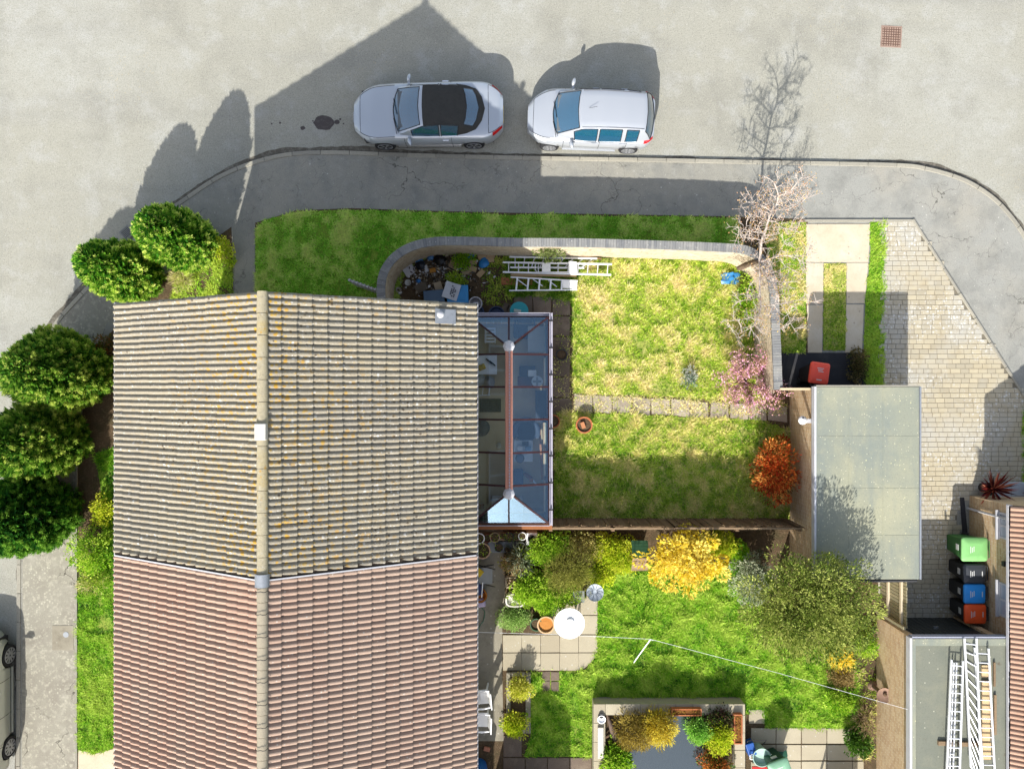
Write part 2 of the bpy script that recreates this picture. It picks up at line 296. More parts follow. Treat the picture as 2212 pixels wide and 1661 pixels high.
M['terracotta'] = pm('terracotta', A(214,128,80), [('n', 9, A(226,160,120), .48, .7, .6), ('n', 40, A(150,90,60), .56, .76, .5)], rough=.9)
M['stone'] = pm('pale_stone', A(216,206,182), [('n', 3, A(196,186,160), .45, .7, .6), ('n', 40, A(160,150,128), .54, .74, .5)], rough=.95, bump=((40, .5, .01),))
M['glass'] = glass_mat('roof_glass', (.95,.975,.985), .055)
M['win_glass'] = pm('dark_window_glass', (.03,.04,.05), rough=.05, spec=.9)
M['car_glass'] = pm('tinted_car_glass', (.008,.06,.11), rough=.03, spec=1.0, coat=1.0, ior=1.8)
M['car_clear'] = glass_mat('clear_car_glass', (.50,.66,.74), .13)
M['chrome'] = pm('chrome', (.82,.83,.85), rough=.15, metal=1.0)
M['bark'] = pm('brown_bark', A(120,96,74), [('n', 20, A(80,64,50), .45, .7, .7)], rough=1, bump=((40, .8, .01),))
M['pale_bark'] = pm('pale_bark', A(222,208,196,.58), [('n', 10, A(190,172,158,.56), .48, .7, .6)], rough=.9)
M['leaf'] = pm('leaf', (.1,.2,.05), attr=True, rough=.6, spec=.25, transl=.4)
M['needle'] = pm('conifer_spray', (.1,.2,.05), attr=True, rough=.9, spec=.05, transl=.38)
M['blade'] = pm('grass_blade', (.1,.2,.05), attr=True, rough=.7, spec=.15, transl=.4)
M['petal'] = pm('petal', (.6,.3,.4), attr=True, rough=.7, spec=.2, transl=.3)
M['debris'] = pm('debris', (.3,.3,.3), attr=True, rough=.8)
_plain = {}
def plain(r, g, b, rough=.5, metal=0.0, k=.62):
    key = (r, g, b, rough, metal, k)
    if key not in _plain:
        c = A(r, g, b, k); _plain[key] = pm('painted_%d_%d_%d' % (r, g, b), c, [('n', 7, tuple(x*.8 for x in c), .48, .72, .5), ('n', 50, tuple(min(.9, x*1.15 + .01) for x in c), .56, .76, .4)], rough=rough, metal=metal, spec=.4)
    return _plain[key]
# ------------------------------------------------------------------ scattered foliage
def inside(pts, poly):
    x, y = pts[:, 0], pts[:, 1]; r = np.zeros(len(pts), bool); n = len(poly)
    for i in range(n):
        x0, y0 = poly[i][0], poly[i][1]; x1, y1 = poly[(i+1) % n][0], poly[(i+1) % n][1]
        c = ((y0 > y) != (y1 > y)); d = (y1 - y0) if abs(y1 - y0) > 1e-9 else 1e-9
        r ^= c & (x < (x1 - x0) * (y - y0) / d + x0)
    return r
def vnoise(p, s, seed=0):
    """smooth value noise for numpy points (N,2)"""
    g = np.random.default_rng(seed).random((64, 64)); q = p * s + 500; i = np.floor(q).astype(int); f = q - i; f = f*f*(3 - 2*f)
    a = g[i[:,0] % 64, i[:,1] % 64]; b = g[(i[:,0]+1) % 64, i[:,1] % 64]; c = g[i[:,0] % 64, (i[:,1]+1) % 64]; d = g[(i[:,0]+1) % 64, (i[:,1]+1) % 64]
    return (a*(1-f[:,0]) + b*f[:,0])*(1-f[:,1]) + (c*(1-f[:,0]) + d*f[:,0])*f[:,1]
def np_mesh(name, V, nper, cols, mat, parent=None, world=False):
    """V (N*nper,3): N faces of nper corners; cols (N,3)"""
    N = len(V) // nper; me = bpy.data.meshes.new(name); me.vertices.add(len(V)); me.vertices.foreach_set('co', V.astype(np.float32).ravel())
    me.loops.add(N*nper); me.loops.foreach_set('vertex_index', np.arange(N*nper, dtype=np.int32))
    me.polygons.add(N); me.polygons.foreach_set('loop_start', np.arange(0, N*nper, nper, dtype=np.int32)); me.polygons.foreach_set('loop_total', np.full(N, nper, np.int32))
    me.update(calc_edges=True)
    at = me.attributes.new('col', 'FLOAT_COLOR', 'POINT'); c = np.ones((N, nper, 4), np.float32); c[:, :, :3] = cols[:, None, :]; at.data.foreach_set('color', c.ravel())
    return link(name, me, mat, parent, world)
FOL = 1.45
def pick(pal, n, r=None):
    pal = np.array(pal); idx = (rng.random(n) if r is None else np.clip(r, 0, .999)) * len(pal)
    i = idx.astype(int); f = (idx - i)[:, None]; j = np.minimum(i + 1, len(pal) - 1)
    return (pal[i]*(1-f) + pal[j]*f) * rng.uniform(.75, 1.25, (n, 1)) * FOL
def grass(name, poly, dens, hgt, pal, label, seed=1, z=GL, wid=.012, holes=(), tuft=.6, fn=None):
    pl = np.array([(p[0], p[1]) for p in poly]); lo = pl.min(0); hi = pl.max(0)
    n = int(dens * (hi[0]-lo[0]) * (hi[1]-lo[1])); p = lo + rng.random((n, 2)) * (hi - lo)
    ed = rng.normal(0, .03, (n, 2)); keep = inside(p + ed, poly)
    for hpoly in holes: keep &= ~inside(p, hpoly)
    p = p[keep]; n = len(p)
    big = vnoise(p, .5, seed); mid = vnoise(p, 1.7, seed+1); small = vnoise(p, 4.6, seed+2)
    clump = .35*mid + .65*small
    fine = vnoise(p, 11, seed+3); clump = .7*clump + .3*fine
    h = hgt * np.maximum(.15, 1 - tuft + 2*tuft*np.clip(.5 + 1.7*(clump - .5), 0, 1)) * rng.uniform(.6, 1.35, n)
    gapk = rng.random(n) < np.clip(.62 + 1.9*(clump - .5), .12, 1); p = p[gapk]; h = h[gapk]; big = big[gapk]; mid = mid[gapk]; small = small[gapk]; n = len(p)
    an = rng.uniform(0, 2*np.pi, n) ; lean = rng.uniform(.45, 1.42, n)
    d = np.stack([np.cos(an)*np.sin(lean), np.sin(an)*np.sin(lean), np.cos(lean)], 1)
    side = np.stack([-np.sin(an), np.cos(an), np.zeros(n)], 1) * (wid * rng.uniform(.6, 1.4, n))[:, None]
    b = np.column_stack([p, np.full(n, z)]); V = np.empty((n, 3, 3)); V[:,0] = b - side; V[:,1] = b + side; V[:,2] = b + d*h[:,None]
    t = .30*big + .32*mid + .38*small if fn is None else fn(p, big, mid, small)
    t = np.clip(.5 + 1.5*(t - .5) + rng.normal(0, .17, n), 0, .999)
    return tag(np_mesh(name, V.reshape(-1, 3), 3, pick(pal, n, t)*1.35, M['blade']), label, 'grass', kind='stuff')
def leaf_quads(c, d, L, W, up=None):
    n = len(c); d = d / np.maximum(1e-6, np.linalg.norm(d, axis=1))[:, None]
    r = rng.normal(size=(n, 3)) if up is None else rng.normal(size=(n, 3))*.5 + up
    s = np.cross(d, r); s /= np.maximum(1e-6, np.linalg.norm(s, axis=1))[:, None]
    L = (L * rng.uniform(.65, 1.35, n))[:, None]; W = (W * rng.uniform(.7, 1.3, n))[:, None]
    V = np.empty((n, 4, 3)); V[:,0] = c; V[:,1] = c + d*L*.5 + s*W*.5; V[:,2] = c + d*L; V[:,3] = c + d*L*.5 - s*W*.5
    return V.reshape(-1, 3)
def unit(n):
    v = rng.normal(size=(n, 3)); return v / np.linalg.norm(v, axis=1)[:, None]
def crown_points(rad, n_clump, per, clump_r, shell=.55, flat=0.0):
    """points of leaf clumps spread through an uneven ellipsoid (centre at 0), with outward directions"""
    u = unit(n_clump); u[:, 2] = np.where(u[:, 2] < -.5, -u[:, 2], u[:, 2])
    k = rng.uniform(shell, 1.0, n_clump) * rng.uniform(.8, 1.12, n_clump)
    cc = u * k[:, None] * np.array(rad); q = rng.normal(size=(n_clump, per, 3)); q /= np.maximum(1, np.linalg.norm(q, axis=2))[:, :, None]
    pts = cc[:, None, :] + q * clump_r * rng.uniform(.6, 1.3, (n_clump, 1, 1))
    shade = np.repeat(rng.random(n_clump), per); out = (cc[:, None, :] / np.array(rad) * .6 + q).reshape(-1, 3)
    return pts.reshape(-1, 3), out, shade
def shrub(name, base, rad, pal, label, cat='shrub', n_clump=60, per=60, clump_r=.16, leaf=(.07, .04), group=None, mat='leaf', zc=None, stem_mat='bark', shell=.45, stems=5, lift=.15, part='foliage', up=None):
    """base: world point on the ground; rad: crown radii; crown centre sits at zc above the base"""
    t = thing(name, base, label, cat, group); zc = rad[2]*.85 if zc is None else zc
    pts, out, sh = crown_points(rad, n_clump, per, clump_r, shell); pts[:, 2] += zc; keep = pts[:, 2] > .02; pts, out, sh = pts[keep], out[keep], sh[keep]
    out[:, 2] += lift
    V = leaf_quads(pts, out, leaf[0], leaf[1], up); col = pick(pal, len(pts), np.clip(sh*.75 + rng.random(len(pts))*.35, 0, .999))
    np_mesh(part, V, 4, col, M[mat], t)
    m = MB()
    for k in range(stems):
        a = 2*math.pi*k/stems + random.random(); r = rad[0]*random.uniform(.3, .7)
        m.tube([(.03*math.cos(a), .03*math.sin(a), -.02), (r*.4*math.cos(a), r*.4*math.sin(a), zc*.5), (r*math.cos(a), r*math.sin(a)*rad[1]/rad[0], zc + rad[2]*.3)], [.022, .015, .006], 5)
    m.build('stem', M[stem_mat], t)
    return t
# ================================================================== ground, road, pavements
tag(tri_sheet('ground', [(-400,-400,-.04),(400,-400,-.04),(400,400,-.04),(-400,400,-.04)], M['turf']), kind='structure')
tag(tri_sheet('road', [(-60,-60,0),(60,-60,0),(60,60,0),(-60,60,0)], M['road']), kind='structure')
kerb_px = [(38,1900),(38,1661),(39,1350),(42,1050),(56,880),(84,770),(118,700),(165,645),(215,592),(272,535),(335,474),(400,428),(470,382),(545,350),(625,331),(720,327),(870,332),(1106,338),(1400,343),(1700,349),(1930,354),(2000,362),(2080,386),(2140,422),(2180,462),(2215,512),(2260,600),(2300,720),(2320,900)]
kerb_line = [tuple(P(x, y, 0)[:2]) for x, y in smooth_line(kerb_px, 6)]
pav_in = offset_line(kerb_line, -.06)
tag(tri_sheet('pavement', [(x, y, .066) for x, y in pav_in] + [P(2600,900,.066), P(2600,2100,.066), P(38,2100,.066)], M['pavement']), kind='structure')
kerb = tag(bpy.data.objects.new('kerb', None), kind='structure'); COL.objects.link(kerb)
pts = resample(kerb_line, .915 / 4); inn = offset_line(pts, -.13)
for k in range(0, len(pts) - 4, 4):
    a = [Vector(p) for p in pts[k:k+5]]; b = [Vector(p) for p in inn[k:k+5]]
    t = (a[1] - a[0]).normalized() * .006; a[0] = a[0] + t; b[0] = b[0] + t; t = (a[-1] - a[-2]).normalized() * .006; a[-1] = a[-1] - t; b[-1] = b[-1] - t
    MB().prism([*b, *reversed(a)] if True else a, -.03, .088 + random.uniform(-.004, .004)).build('kerb_stone', M['kerb'], kerb, fix=True, bevel=.012)
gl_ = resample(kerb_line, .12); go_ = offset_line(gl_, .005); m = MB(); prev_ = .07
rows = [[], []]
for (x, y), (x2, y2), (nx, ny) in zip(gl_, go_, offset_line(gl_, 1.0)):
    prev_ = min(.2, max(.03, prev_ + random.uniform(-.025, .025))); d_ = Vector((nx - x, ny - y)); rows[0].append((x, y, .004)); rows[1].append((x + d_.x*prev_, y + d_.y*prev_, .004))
m.grid(rows); m.build('gutter_dirt_shade', pm('gutter_dirt_shade', A(120,114,102), [('n', 6, A(160,154,140), .45, .65, .9), ('n', 25, A(84,78,68), .5, .7, .7)], rough=1), fix=True)['kind'] = 'structure'  # ragged dark strip: gutter dirt and the kerb's shadow put into one colour
# old spotted pavement on the left side road
lp = [tuple(P(x, y, .07)[:2]) for x, y in smooth_line(kerb_px[:12], 4)]; lp = offset_line(lp, -.14)
tag(tri_sheet('side_pavement', [(x, y, .070) for x, y in lp] + PL([(440,500),(330,590),(230,700),(180,830),(164,1000),(164,1900)], .070), M['old_pave']), kind='structure')
# front garden soil, back garden soil
tag(tri_sheet('front_garden_soil', PL([(163,1900),(163,1010),(182,860),(230,730),(320,620),(430,540),(500,490),(506,700),(420,760),(420,1900)], .074), M['soil']), kind='structure')
tag(tri_sheet('garden_soil', PL([(550,482),(640,455),(760,450),(900,455),(1100,460),(1300,463),(1590,468),(1745,474),(1745,900),(1900,900),(1900,1345),(1900,1900),(560,1900)], .074), M['soil']), kind='structure')
tag(tri_sheet('front_path', PL([(506,484),(551,480),(551,720),(506,720)], .078), M['pavement']), kind='structure')
tag(tri_sheet('side_path', PL([(164,1900),(164,1618),(205,1628),(262,1612),(300,1612),(300,1900)], .079), M['pale_conc']), kind='structure')
MB().beam(P(166,1000,.075), P(166,1900,.075), .06, .09).build('path_edging', M['kerb'])['kind'] = 'structure'
# concrete drive of the first garage
for pl in ([(1741,484),(1880,484),(1876,566),(1741,566)], [(1741,567.5),(1779,567.5),(1778,656),(1741,656)], [(1829,567.5),(1876,567.5),(1868,655),(1829,655)],
           [(1743,659),(1778,659),(1776,762),(1745,762)], [(1828,658),(1866,658),(1862,762),(1826,762)]):
    tag(MB().prism([p[:2] for p in PL(pl, .08)], .04, .083).build('drive_slab', M['pale_conc'], fix=True, bevel=.01), kind='structure')
tag(tri_sheet('tarmac_apron', PL([(1686,762),(1866,762),(1872,850),(1686,850)], .079), M['black_tar']), kind='structure')
MB().beam(P(1738,477,.08), P(1976,477,.08), .07, .06).build('drive_edging', M['kerb'])['kind'] = 'structure'
# ---- block paved drive
drive_px = [(1914,479),(1971,479),(2204,848),(2230,868),(2230,1072),(2066,1072),(2068,1130),(2102,1345),(1893,1345),(1893,836),(1912,836)]
drive_poly = [tuple(p[:2]) for p in PL(drive_px, .08)]
drive = tag(tri_sheet('driveway', [(x, y, .072) for x, y in drive_poly], M['joint']), kind='structure')
bricks = []
y = min(p[1] for p in drive_poly); row = 0
while y < max(p[1] for p in drive_poly):
    x = 11.6 + random.random()*.2
    while x < 17:
        w = random.choice((.235, .265, .29, .29, .33)); bricks.append((x + w/2, y + .0775, w)); x += w
    y += .155; row += 1
c = np.array([(b[0], b[1]) for b in bricks]); ok = inside(c, drive_poly)
for dx, dy in ((.17,0),(-.05,0),(0,.06),(.1,.05)): ok |= inside(c + np.array([dx, dy]), drive_poly)
bricks = [b for b, k in zip(bricks, ok) if k]
bricks.sort(key=lambda b: (b[0] < 11.95 and b[1] < 0, math.hypot(b[0] - 13, b[1] - 1)))
pmesh = {}
for w in (.235, .265, .29, .33):
    a, b = w/2 - .005, .0725; q = .008
    pmesh[w] = MB().add([(-a,-b,0),(a,-b,0),(a,b,0),(-a,b,0),(-a,-b,.03-q),(a,-b,.03-q),(a,b,.03-q),(-a,b,.03-q),(-a+q,-b+q,.03),(a-q,-b+q,.03),(a-q,b-q,.03),(-a+q,b-q,.03)],
        [(0,1,5,4),(1,2,6,5),(2,3,7,6),(3,0,4,7),(4,5,9,8),(5,6,10,9),(6,7,11,10),(7,4,8,11),(8,9,10,11)]).mesh('paver')
rest = MB()
for k, (x, y, w) in enumerate(bricks):
    z = .056 + random.uniform(-.003, .003)
    if k < 300:
        o = link('paver', pmesh[w], M['paver'], drive, loc=(x, y, z)); o.rotation_euler = (random.uniform(-.01,.01), random.uniform(-.01,.01), random.uniform(-.008,.008))
    else:
        rest.M = Matrix.Translation((x, y, z)) @ Matrix.Rotation(random.uniform(-.01,.01), 4, 'X'); rest.add([tuple(v.co) for v in pmesh[w].vertices], [tuple(p.vertices) for p in pmesh[w].polygons])
rest.build('paver_field', M['paver'], drive)['kind'] = 'stuff'
e = resample([tuple(P(x, y, .08)[:2]) for x, y in ((1971,474),(2090,662),(2204,843),(2240,900))], .92)
for a, b in zip(e, e[1:]):
    a = Vector((*a, .085)); b = Vector((*b, .085)); d = (b - a).normalized()*.006
    MB().beam(a + d, b - d, .075, .07).build('drive_kerb', M['kerb'], drive, bevel=.01)
tag(tri_sheet('dark_channel', PL([(2073,1074),(2083,1074),(2092,1168),(2080,1168)], .0905), M['black_tar']), kind='structure')
# door step of the bungalow
st = thing('door_step', P(2182,1056), 'two pale grey slabs forming a step before the bungalow', 'step')
for x0, x1 in ((2149,2184),(2185,2216)): MB().prism([p[:2] for p in PL([(x0,1042),(x1,1042),(x1,1071),(x0,1071)], .2)], .06, .2).build('step_slab', plain(206,214,222,.7), st, world=True, fix=True, bevel=.008)
MB().beam(P(2152,1074,.32), P(2240,1077,.32), .1, .06).build('threshold', M['white_pvc'], st, world=True)
# ---- slabs: garden path, patios
def slab_row(name, cells, mat, z=.1, jitter=.012):
    t = tag(bpy.data.objects.new(name, None), kind='structure'); COL.objects.link(t)
    for c in cells:
        q = [P(x, y, z) + Vector((random.uniform(-jitter, jitter), random.uniform(-jitter, jitter), 0)) for x, y in c]
        MB().prism([p[:2] for p in q], .05, z + random.uniform(-.006, .006)).build('paving_slab', M[mat], t, fix=True, bevel=.008)
def rect(x0, y0, x1, y1, g=.3): return [(x0+g, y0+g), (x1-g, y0+g), (x1-g, y1-g), (x0+g, y1-g)]
M['path_slab'] = pm('pinkish_path_slab', A(214,199,176), [('r', A(192,178,160), .9), ('n', 2.5, A(170,156,138), .46, .66, .8), ('n', 9, A(226,212,190), .52, .7, .6), ('n', 28, A(140,128,110), .54, .74, .6), ('v', 8, A(240,236,226), .2, .2, .9, (.8, .48, .6))], rough=.97, bump=((40, .5, .01),))
slab_row('garden_path', [[(x, 852 + (x-1240)*.055), (x+39, 852 + (x-1201)*.055), (x+39, 888 + (x-1201)*.05), (x, 887 + (x-1240)*.05)] for x in range(1240, 1690, 42)], 'path_slab', .088, .03)
slab_row('side_patio', [rect(1192, 640+i*44, 1231, 682+i*44) for i in range(6)] + [rect(1152, 640, 1190, 682), rect(1110, 640, 1150, 682), rect(1192, 866, 1236, 900)], 'dark_slab', .094, .02)
slab_row('patio', [rect(x, y, x+41, y+38) for x in (1086, 1127, 1168, 1209, 1250) for y in (1371, 1410)] [:-1] + [[(1250,1410),(1289,1410),(1282,1425),(1262,1444),(1250,1447)]]
         + [rect(x, y, x+37, y+41) for x in (1179, 1217, 1254) for y in (1287, 1329)], 'slab', .095, .004)
slab_row('stepping_slab', [rect(1171, 1450, 1189, 1470), rect(1190, 1450, 1208, 1470), rect(1171, 1471, 1189, 1492), rect(1190, 1471, 1208, 1492)], 'dark_slab', .094)
slab_row('lower_path', [rect(1087+i*48, 1636, 1134+i*48, 1684) for i in range(4)] + [rect(1087,1588,1127,1634)], 'dark_slab', .095, .004)
slab_row('pond_patio', [rect(x, y, x+54, y+34) for x in (1622, 1677, 1732, 1787) for y in (1572, 1608, 1644)] + [rect(1842,1572,1866,1606), rect(1842,1608,1866,1642), rect(1842,1644,1866,1680)] + [rect(1618, 1532, 1652, 1562)], 'slab', .096, .008)
tag(tri_sheet('side_passage', PL([(1000,1140),(1086,1140),(1092,1290),(1085,1345),(1085,1450),(1088,1600),(1000,1600)], .08), M['grey_conc']), kind='structure')
# ---- iron covers and marks in the road
def grid_cover(name, c, w, d, rz, label, cat, mat, bars):
    t = thing(name, (c.x, c.y, c.z), label, cat, rz=rz)
    dark = plain(104,78,66,.9)
    m = MB(); e = .035
    for b in ((-w/2, w/2, -d/2, -d/2+e), (-w/2, w/2, d/2-e, d/2), (-w/2, -w/2+e, -d/2+e, d/2-e), (w/2-e, w/2, -d/2+e, d/2-e)): m.boxz(*b, -.02, .012)
    m.build('frame', mat, t); MB().boxz(-w/2+e, w/2-e, -d/2+e, d/2-e, -.02, .002).build('plate', dark if not bars else M['black'], t)
    if bars:
        for i in range(bars):
            y = -d/2 + e + (d-2*e)*(i+.5)/bars; MB().boxz(-w/2+e, w/2-e, y-.012, y+.012, -.01, .009).build('bar', mat, t)
    else:
        for i in range(8):
            for j in range(8):
                x = -w/2 + .07 + (w-.14)*i/7; y = -d/2 + .07 + (d-.14)*j/7; MB().box((x, y, .001), (.05, .05, .012), top=.8).build('stud', mat, t)
    return t
iron = pm('rusty_iron', A(190,164,148), [('n', 6, A(160,132,118), .45, .7, .7), ('n', 40, A(176,140,108), .52, .75, .5)], rough=.9)
grid_cover('manhole_cover', P(1925,80,0), .66, .68, R(-3), 'rusty square manhole cover with studded plate in the road', 'manhole cover', iron, 0)
grid_cover('drain_grate', P(274,503,0), .36, .36, R(42), 'grey barred drain grate in the road below the conifer', 'drain', plain(150,150,146,.7), 6)
ic = thing('inspection_cover', P(136,1377,.072), 'pale square access cover let into the spotted left pavement', 'cover')
MB().box((0, 0, -.02), (.68, .78, .026)).build('plate', M['grey_conc'], ic, bevel=.006); MB().lathe([(.09,-.01),(.09,.014),(.0,.014)], 18, (.1, .1, 0)).build('lid', plain(176,180,184,.5), ic)
# oil stain
stain = pm('oil_stain', A(92,84,82), [('n', 9, A(120,114,110), .5, .7, .6)], rough=.6)
os_ = thing('oil_stain', P(700,268,0), 'dark oil stain on the road ahead of the convertible', 'stain')
for x, y, r in ((700,266,.3),(728,264,.09),(735,258,.04),(654,277,.08),(605,266,.04),(587,268,.03),(742,268,.03),(676,262,.03)):
    c = P(x, y, .004); n = 18; sx = 1.15 if r > .2 else 1
    tri_sheet('stain_spot', [(c.x + r*sx*math.cos(k*2*math.pi/n)*random.uniform(.85,1.1), c.y + r*.8*math.sin(k*2*math.pi/n)*random.uniform(.85,1.1), .004) for k in range(n)], stain, os_, world=True)
# ================================================================== houses
def tile_mesh(name, w, L):
    prof = []; p = w / 2
    for k in range(2):
        o = k * p
        for x, z in ((0, 0), (.10, .006), (.24, .033), (.5, .048), (.76, .033), (.90, .006)): prof.append((o + x*p, z))
    prof.append((w, 0)); n = len(prof)
    lift = .05
    top = [(x, 0, z + lift) for x, z in prof] + [(x, L, z) for x, z in prof]
    lip = [(x, 0, z + lift) for x, z in prof] + [(x, .012, z - .012) for x, z in prof]
    fs = [(i, i+1, n+i+1, n+i) for i in range(n-1)] + [(2*n + i + 1, 2*n + i, 3*n + i, 3*n + i + 1) for i in range(n-1)]
    me = bpy.data.meshes.new(name); me.from_pydata(top + lip, [], fs); me.update()
    for q in me.polygons[:n-1]: q.use_smooth = True
    return me
def add_tiles(roof, slopes, ncol, ncrs, mat, y0, y1, limit=300, jit=.004, inframe=True):
    """slopes: list of (eave x, ridge x, he, hr)"""
    w = (y1 - y0) / ncol; cells = []; me = None
    for ex, rx, he, hr in slopes:
        e = Vector((ex, 0, he)); r = Vector((rx, 0, hr)); v = (r - e).normalized(); Ls = (r - e).length; g = Ls / ncrs
        u = Vector((0, 1, 0)) if ex > rx else Vector((0, -1, 0)); n = u.cross(v)
        if me is None: me = tile_mesh('roof_tile', w, g + .07); me.materials.append(mat)
        for j in range(ncrs):
            for i in range(ncol):
                o = e + v * (j*g - .035) + u * (i*w); o.y += y0 if ex > rx else y1
                s = FPX / (CAM_H - o.z); px = CX + o.x*s; py = CY - o.y*s
                vis = -30 < px < 2242 and -30 < py < 1700
                face = max(0, n.dot((Vector((0, 0, CAM_H)) - o).normalized()))
                cells.append((-(vis*1000) - s*s*face*.001, o, u, v, n))
    cells.sort(key=lambda c: c[0]); rest = MB()
    vs = [tuple(q.co) for q in me.vertices]; fs = [tuple(q.vertices) for q in me.polygons]
    for k, (_, o, u, v, n) in enumerate(cells):
        mt = Matrix(((u.x, v.x, n.x, o.x), (u.y, v.y, n.y, o.y), (u.z, v.z, n.z, o.z), (0, 0, 0, 1))) @ Matrix.Rotation(random.uniform(-jit, jit), 4, 'Z') @ Matrix.Translation((random.uniform(-jit, jit), random.uniform(-jit, jit)*2, random.uniform(0, jit)))
        if k < limit:
            ob = link('roof_tile', me, mat, roof); ob.matrix_basis = mt
        else:
            rest.M = mt; rest.add(vs, fs)
    if rest.v:
        o = rest.build('roof_tiles', mat, roof, smooth=40); o['kind'] = 'stuff'
def ridge_tiles(roof, x, y0, y1, h, n, mat, r=.114):
    L = (y1 - y0) / n
    for k in range(n):
        rows = []
        for y, rr in ((y0 + k*L + .006, r + .008), (y0 + (k+1)*L - .006, r - .004)):
            rows.append([(x + rr*1.05*math.cos(a), y, h + rr*math.sin(a)*.8 - .02) for a in [math.pi*i/8 for i in range(9)]])
        m = MB().grid(rows); m.add(rows[0] + [(x, rows[0][0][1], h - .05)], [tuple(range(10))]); m.add(rows[1] + [(x, rows[1][0][1], h - .05)], [tuple(range(9, -1, -1))])
        m.build('ridge_tile', mat, roof, smooth=50, fix=True)
def gutter(t, x, y0, y1, z, mat, nm='gutter'):
    m = MB(); m.boxz(x-.06, x-.045, y0, y1, z-.09, z); m.boxz(x+.045, x+.06, y0, y1, z-.09, z); m.boxz(x-.045, x+.045, y0, y1, z-.09, z-.07); m.boxz(x-.06, x+.06, y1, y1+.012, z-.09, z+.01); m.boxz(x-.06, x+.06, y0-.012, y0, z-.09, z+.01)
    g = m.build(nm, mat, t, world=True)
    d = MB(); yy = y0
    while yy < y1: d.boxz(x-.04, x+.04, yy+.01, min(y1, yy+random.uniform(.1,.3)), z-.069, z-.05+random.uniform(-.01,.012)); yy += random.uniform(.12,.42)
    d.build('leaf_litter', M['mortar'], t, world=True)
    return g
def window(t, c, w, h, axis, sgn, mat=None):
    """window on a vertical wall; axis 0: wall normal along x, 1: along y"""
    def bx(m, a0, a1, z0, z1, d0, d1):
        lo, hi = sorted((d0*sgn, d1*sgn))
        if axis == 0: m.boxz(c[0]+lo, c[0]+hi, c[1]+a0, c[1]+a1, c[2]+z0, c[2]+z1)
        else: m.boxz(c[0]+a0, c[0]+a1, c[1]+lo, c[1]+hi, c[2]+z0, c[2]+z1)
    m = MB(); bx(m, -w/2, w/2, 0, .06, -.02, .03); bx(m, -w/2, w/2, h-.06, h, -.02, .03); bx(m, -w/2, -w/2+.06, .06, h-.06, -.02, .03); bx(m, w/2-.06, w/2, .06, h-.06, -.02, .03); bx(m, -.03, .03, .06, h-.06, -.02, .028)
    f = m.build('window', M['white_pvc'], t, world=True)
    g = MB(); bx(g, -w/2+.06, -.03, .06, h-.06, .0, .012); bx(g, .03, w/2-.06, .06, h-.06, .0, .012); g.build('pane', mat or M['win_glass'], f, world=True)
    s = MB(); bx(s, -w/2-.05, w/2+.05, -.05, -.004, .0, .1); s.build('sill', M['white_pvc'], f, world=True)
def semi(name, label, y0, y1, tile, ridge, ncol, n_ridge, windows=True, xs=(-9.87, -.94), north=False):
    x0, x1 = xs; xr = (x0 + x1)/2 - .02; he, hr = 4.9, 7.26; b = .32
    t = thing(name, ((x0+x1)/2, (y0+y1)/2, 0), label, 'house')
    yn = y1 - (.06 if north else .01); ys = y0 + .02
    m = MB(); m.boxz(x1-b-.25, x1-b, ys, yn, 0, he-.1); m.boxz(x0+b, x0+b+.25, ys, yn, 0, he-.1); m.build('side_wall', M['brick_ns'], t, world=True)
    m = MB()
    for ya, yb in ((ys, ys+.25), (yn-.25, yn)):
        pr = [(x0+b+.251, 0), (x1-b-.251, 0), (x1-b-.251, he-.05), (xr, hr-.25), (x0+b+.251, he-.05)]
        m.add([(x, ya, z) for x, z in pr] + [(x, yb, z) for x, z in pr], [(0,1,2,3,4), (9,8,7,6,5)] + [(i, 5+i, 5+(i+1) % 5, (i+1) % 5) for i in range(5)])
    m.build('gable_wall', M['brick_ew'], t, world=True, fix=True)
    dk = MB(); pr = [(x0, he-.03), (xr, hr-.03), (x1, he-.03), (x1, he-.12), (xr, hr-.14), (x0, he-.12)]
    dk.add([(x, y0, z) for x, z in pr] + [(x, y1, z) for x, z in pr], [(0,1,2,3,4,5), (11,10,9,8,7,6)] + [(i, 6+i, 6+(i+1) % 6, (i+1) % 6) for i in range(6)])
    roof = dk.build('roof', M['mortar'], t, world=True, fix=True)
    add_tiles(roof, [(x1, xr, he, hr), (x0, xr, he, hr)], ncol, 15, tile, y0+.01, y1-.01, jit=.006 if north else .004)
    ridge_tiles(roof, xr, y0, y1, hr+.04, n_ridge, ridge)
    gutter(t, x1+.03, y0, y1, he+.0, M['white_pvc']); gutter(t, x0-.03, y0, y1, he+.0, M['white_pvc'])
    m = MB(); m.boxz(x1-.08, x1-.05, y0, y1, he-.25, he-.125); m.boxz(x0+.05, x0+.08, y0, y1, he-.25, he-.125); m.build('fascia', M['white_pvc'], t, world=True)
    if windows:
        for yy in (y0+1.5, y1-1.6):
            window(t, (x1-b, yy, 2.9), 1.5, 1.15, 0, 1); window(t, (x0+b, yy, 2.9), 1.6, 1.2, 0, -1)
        window(t, (x0+b, y0+1.7, .9), 1.9, 1.3, 0, -1)
        d = MB(); d.boxz(x0+b-.04, x0+b+.02, y1-1.9, y1-1.0, .1, 2.1); dr = d.build('door', plain(120,40,36,.4), t, world=True)
        MB().boxz(x0+b-.09, x0+b-.041, y1-1.82, y1-1.78, 1.05, 1.1).build('handle', M['chrome'], dr, world=True)
    return t, roof, xr, he, hr
YP = -4.225
h1, roof1, XR, HE, HR = semi('semi_detached_house', 'semi detached house with lichen spotted buff roof beside the conservatory', YP, 2.03, M['tile_old'], M['ridge_old'], 22, 13, north=True)
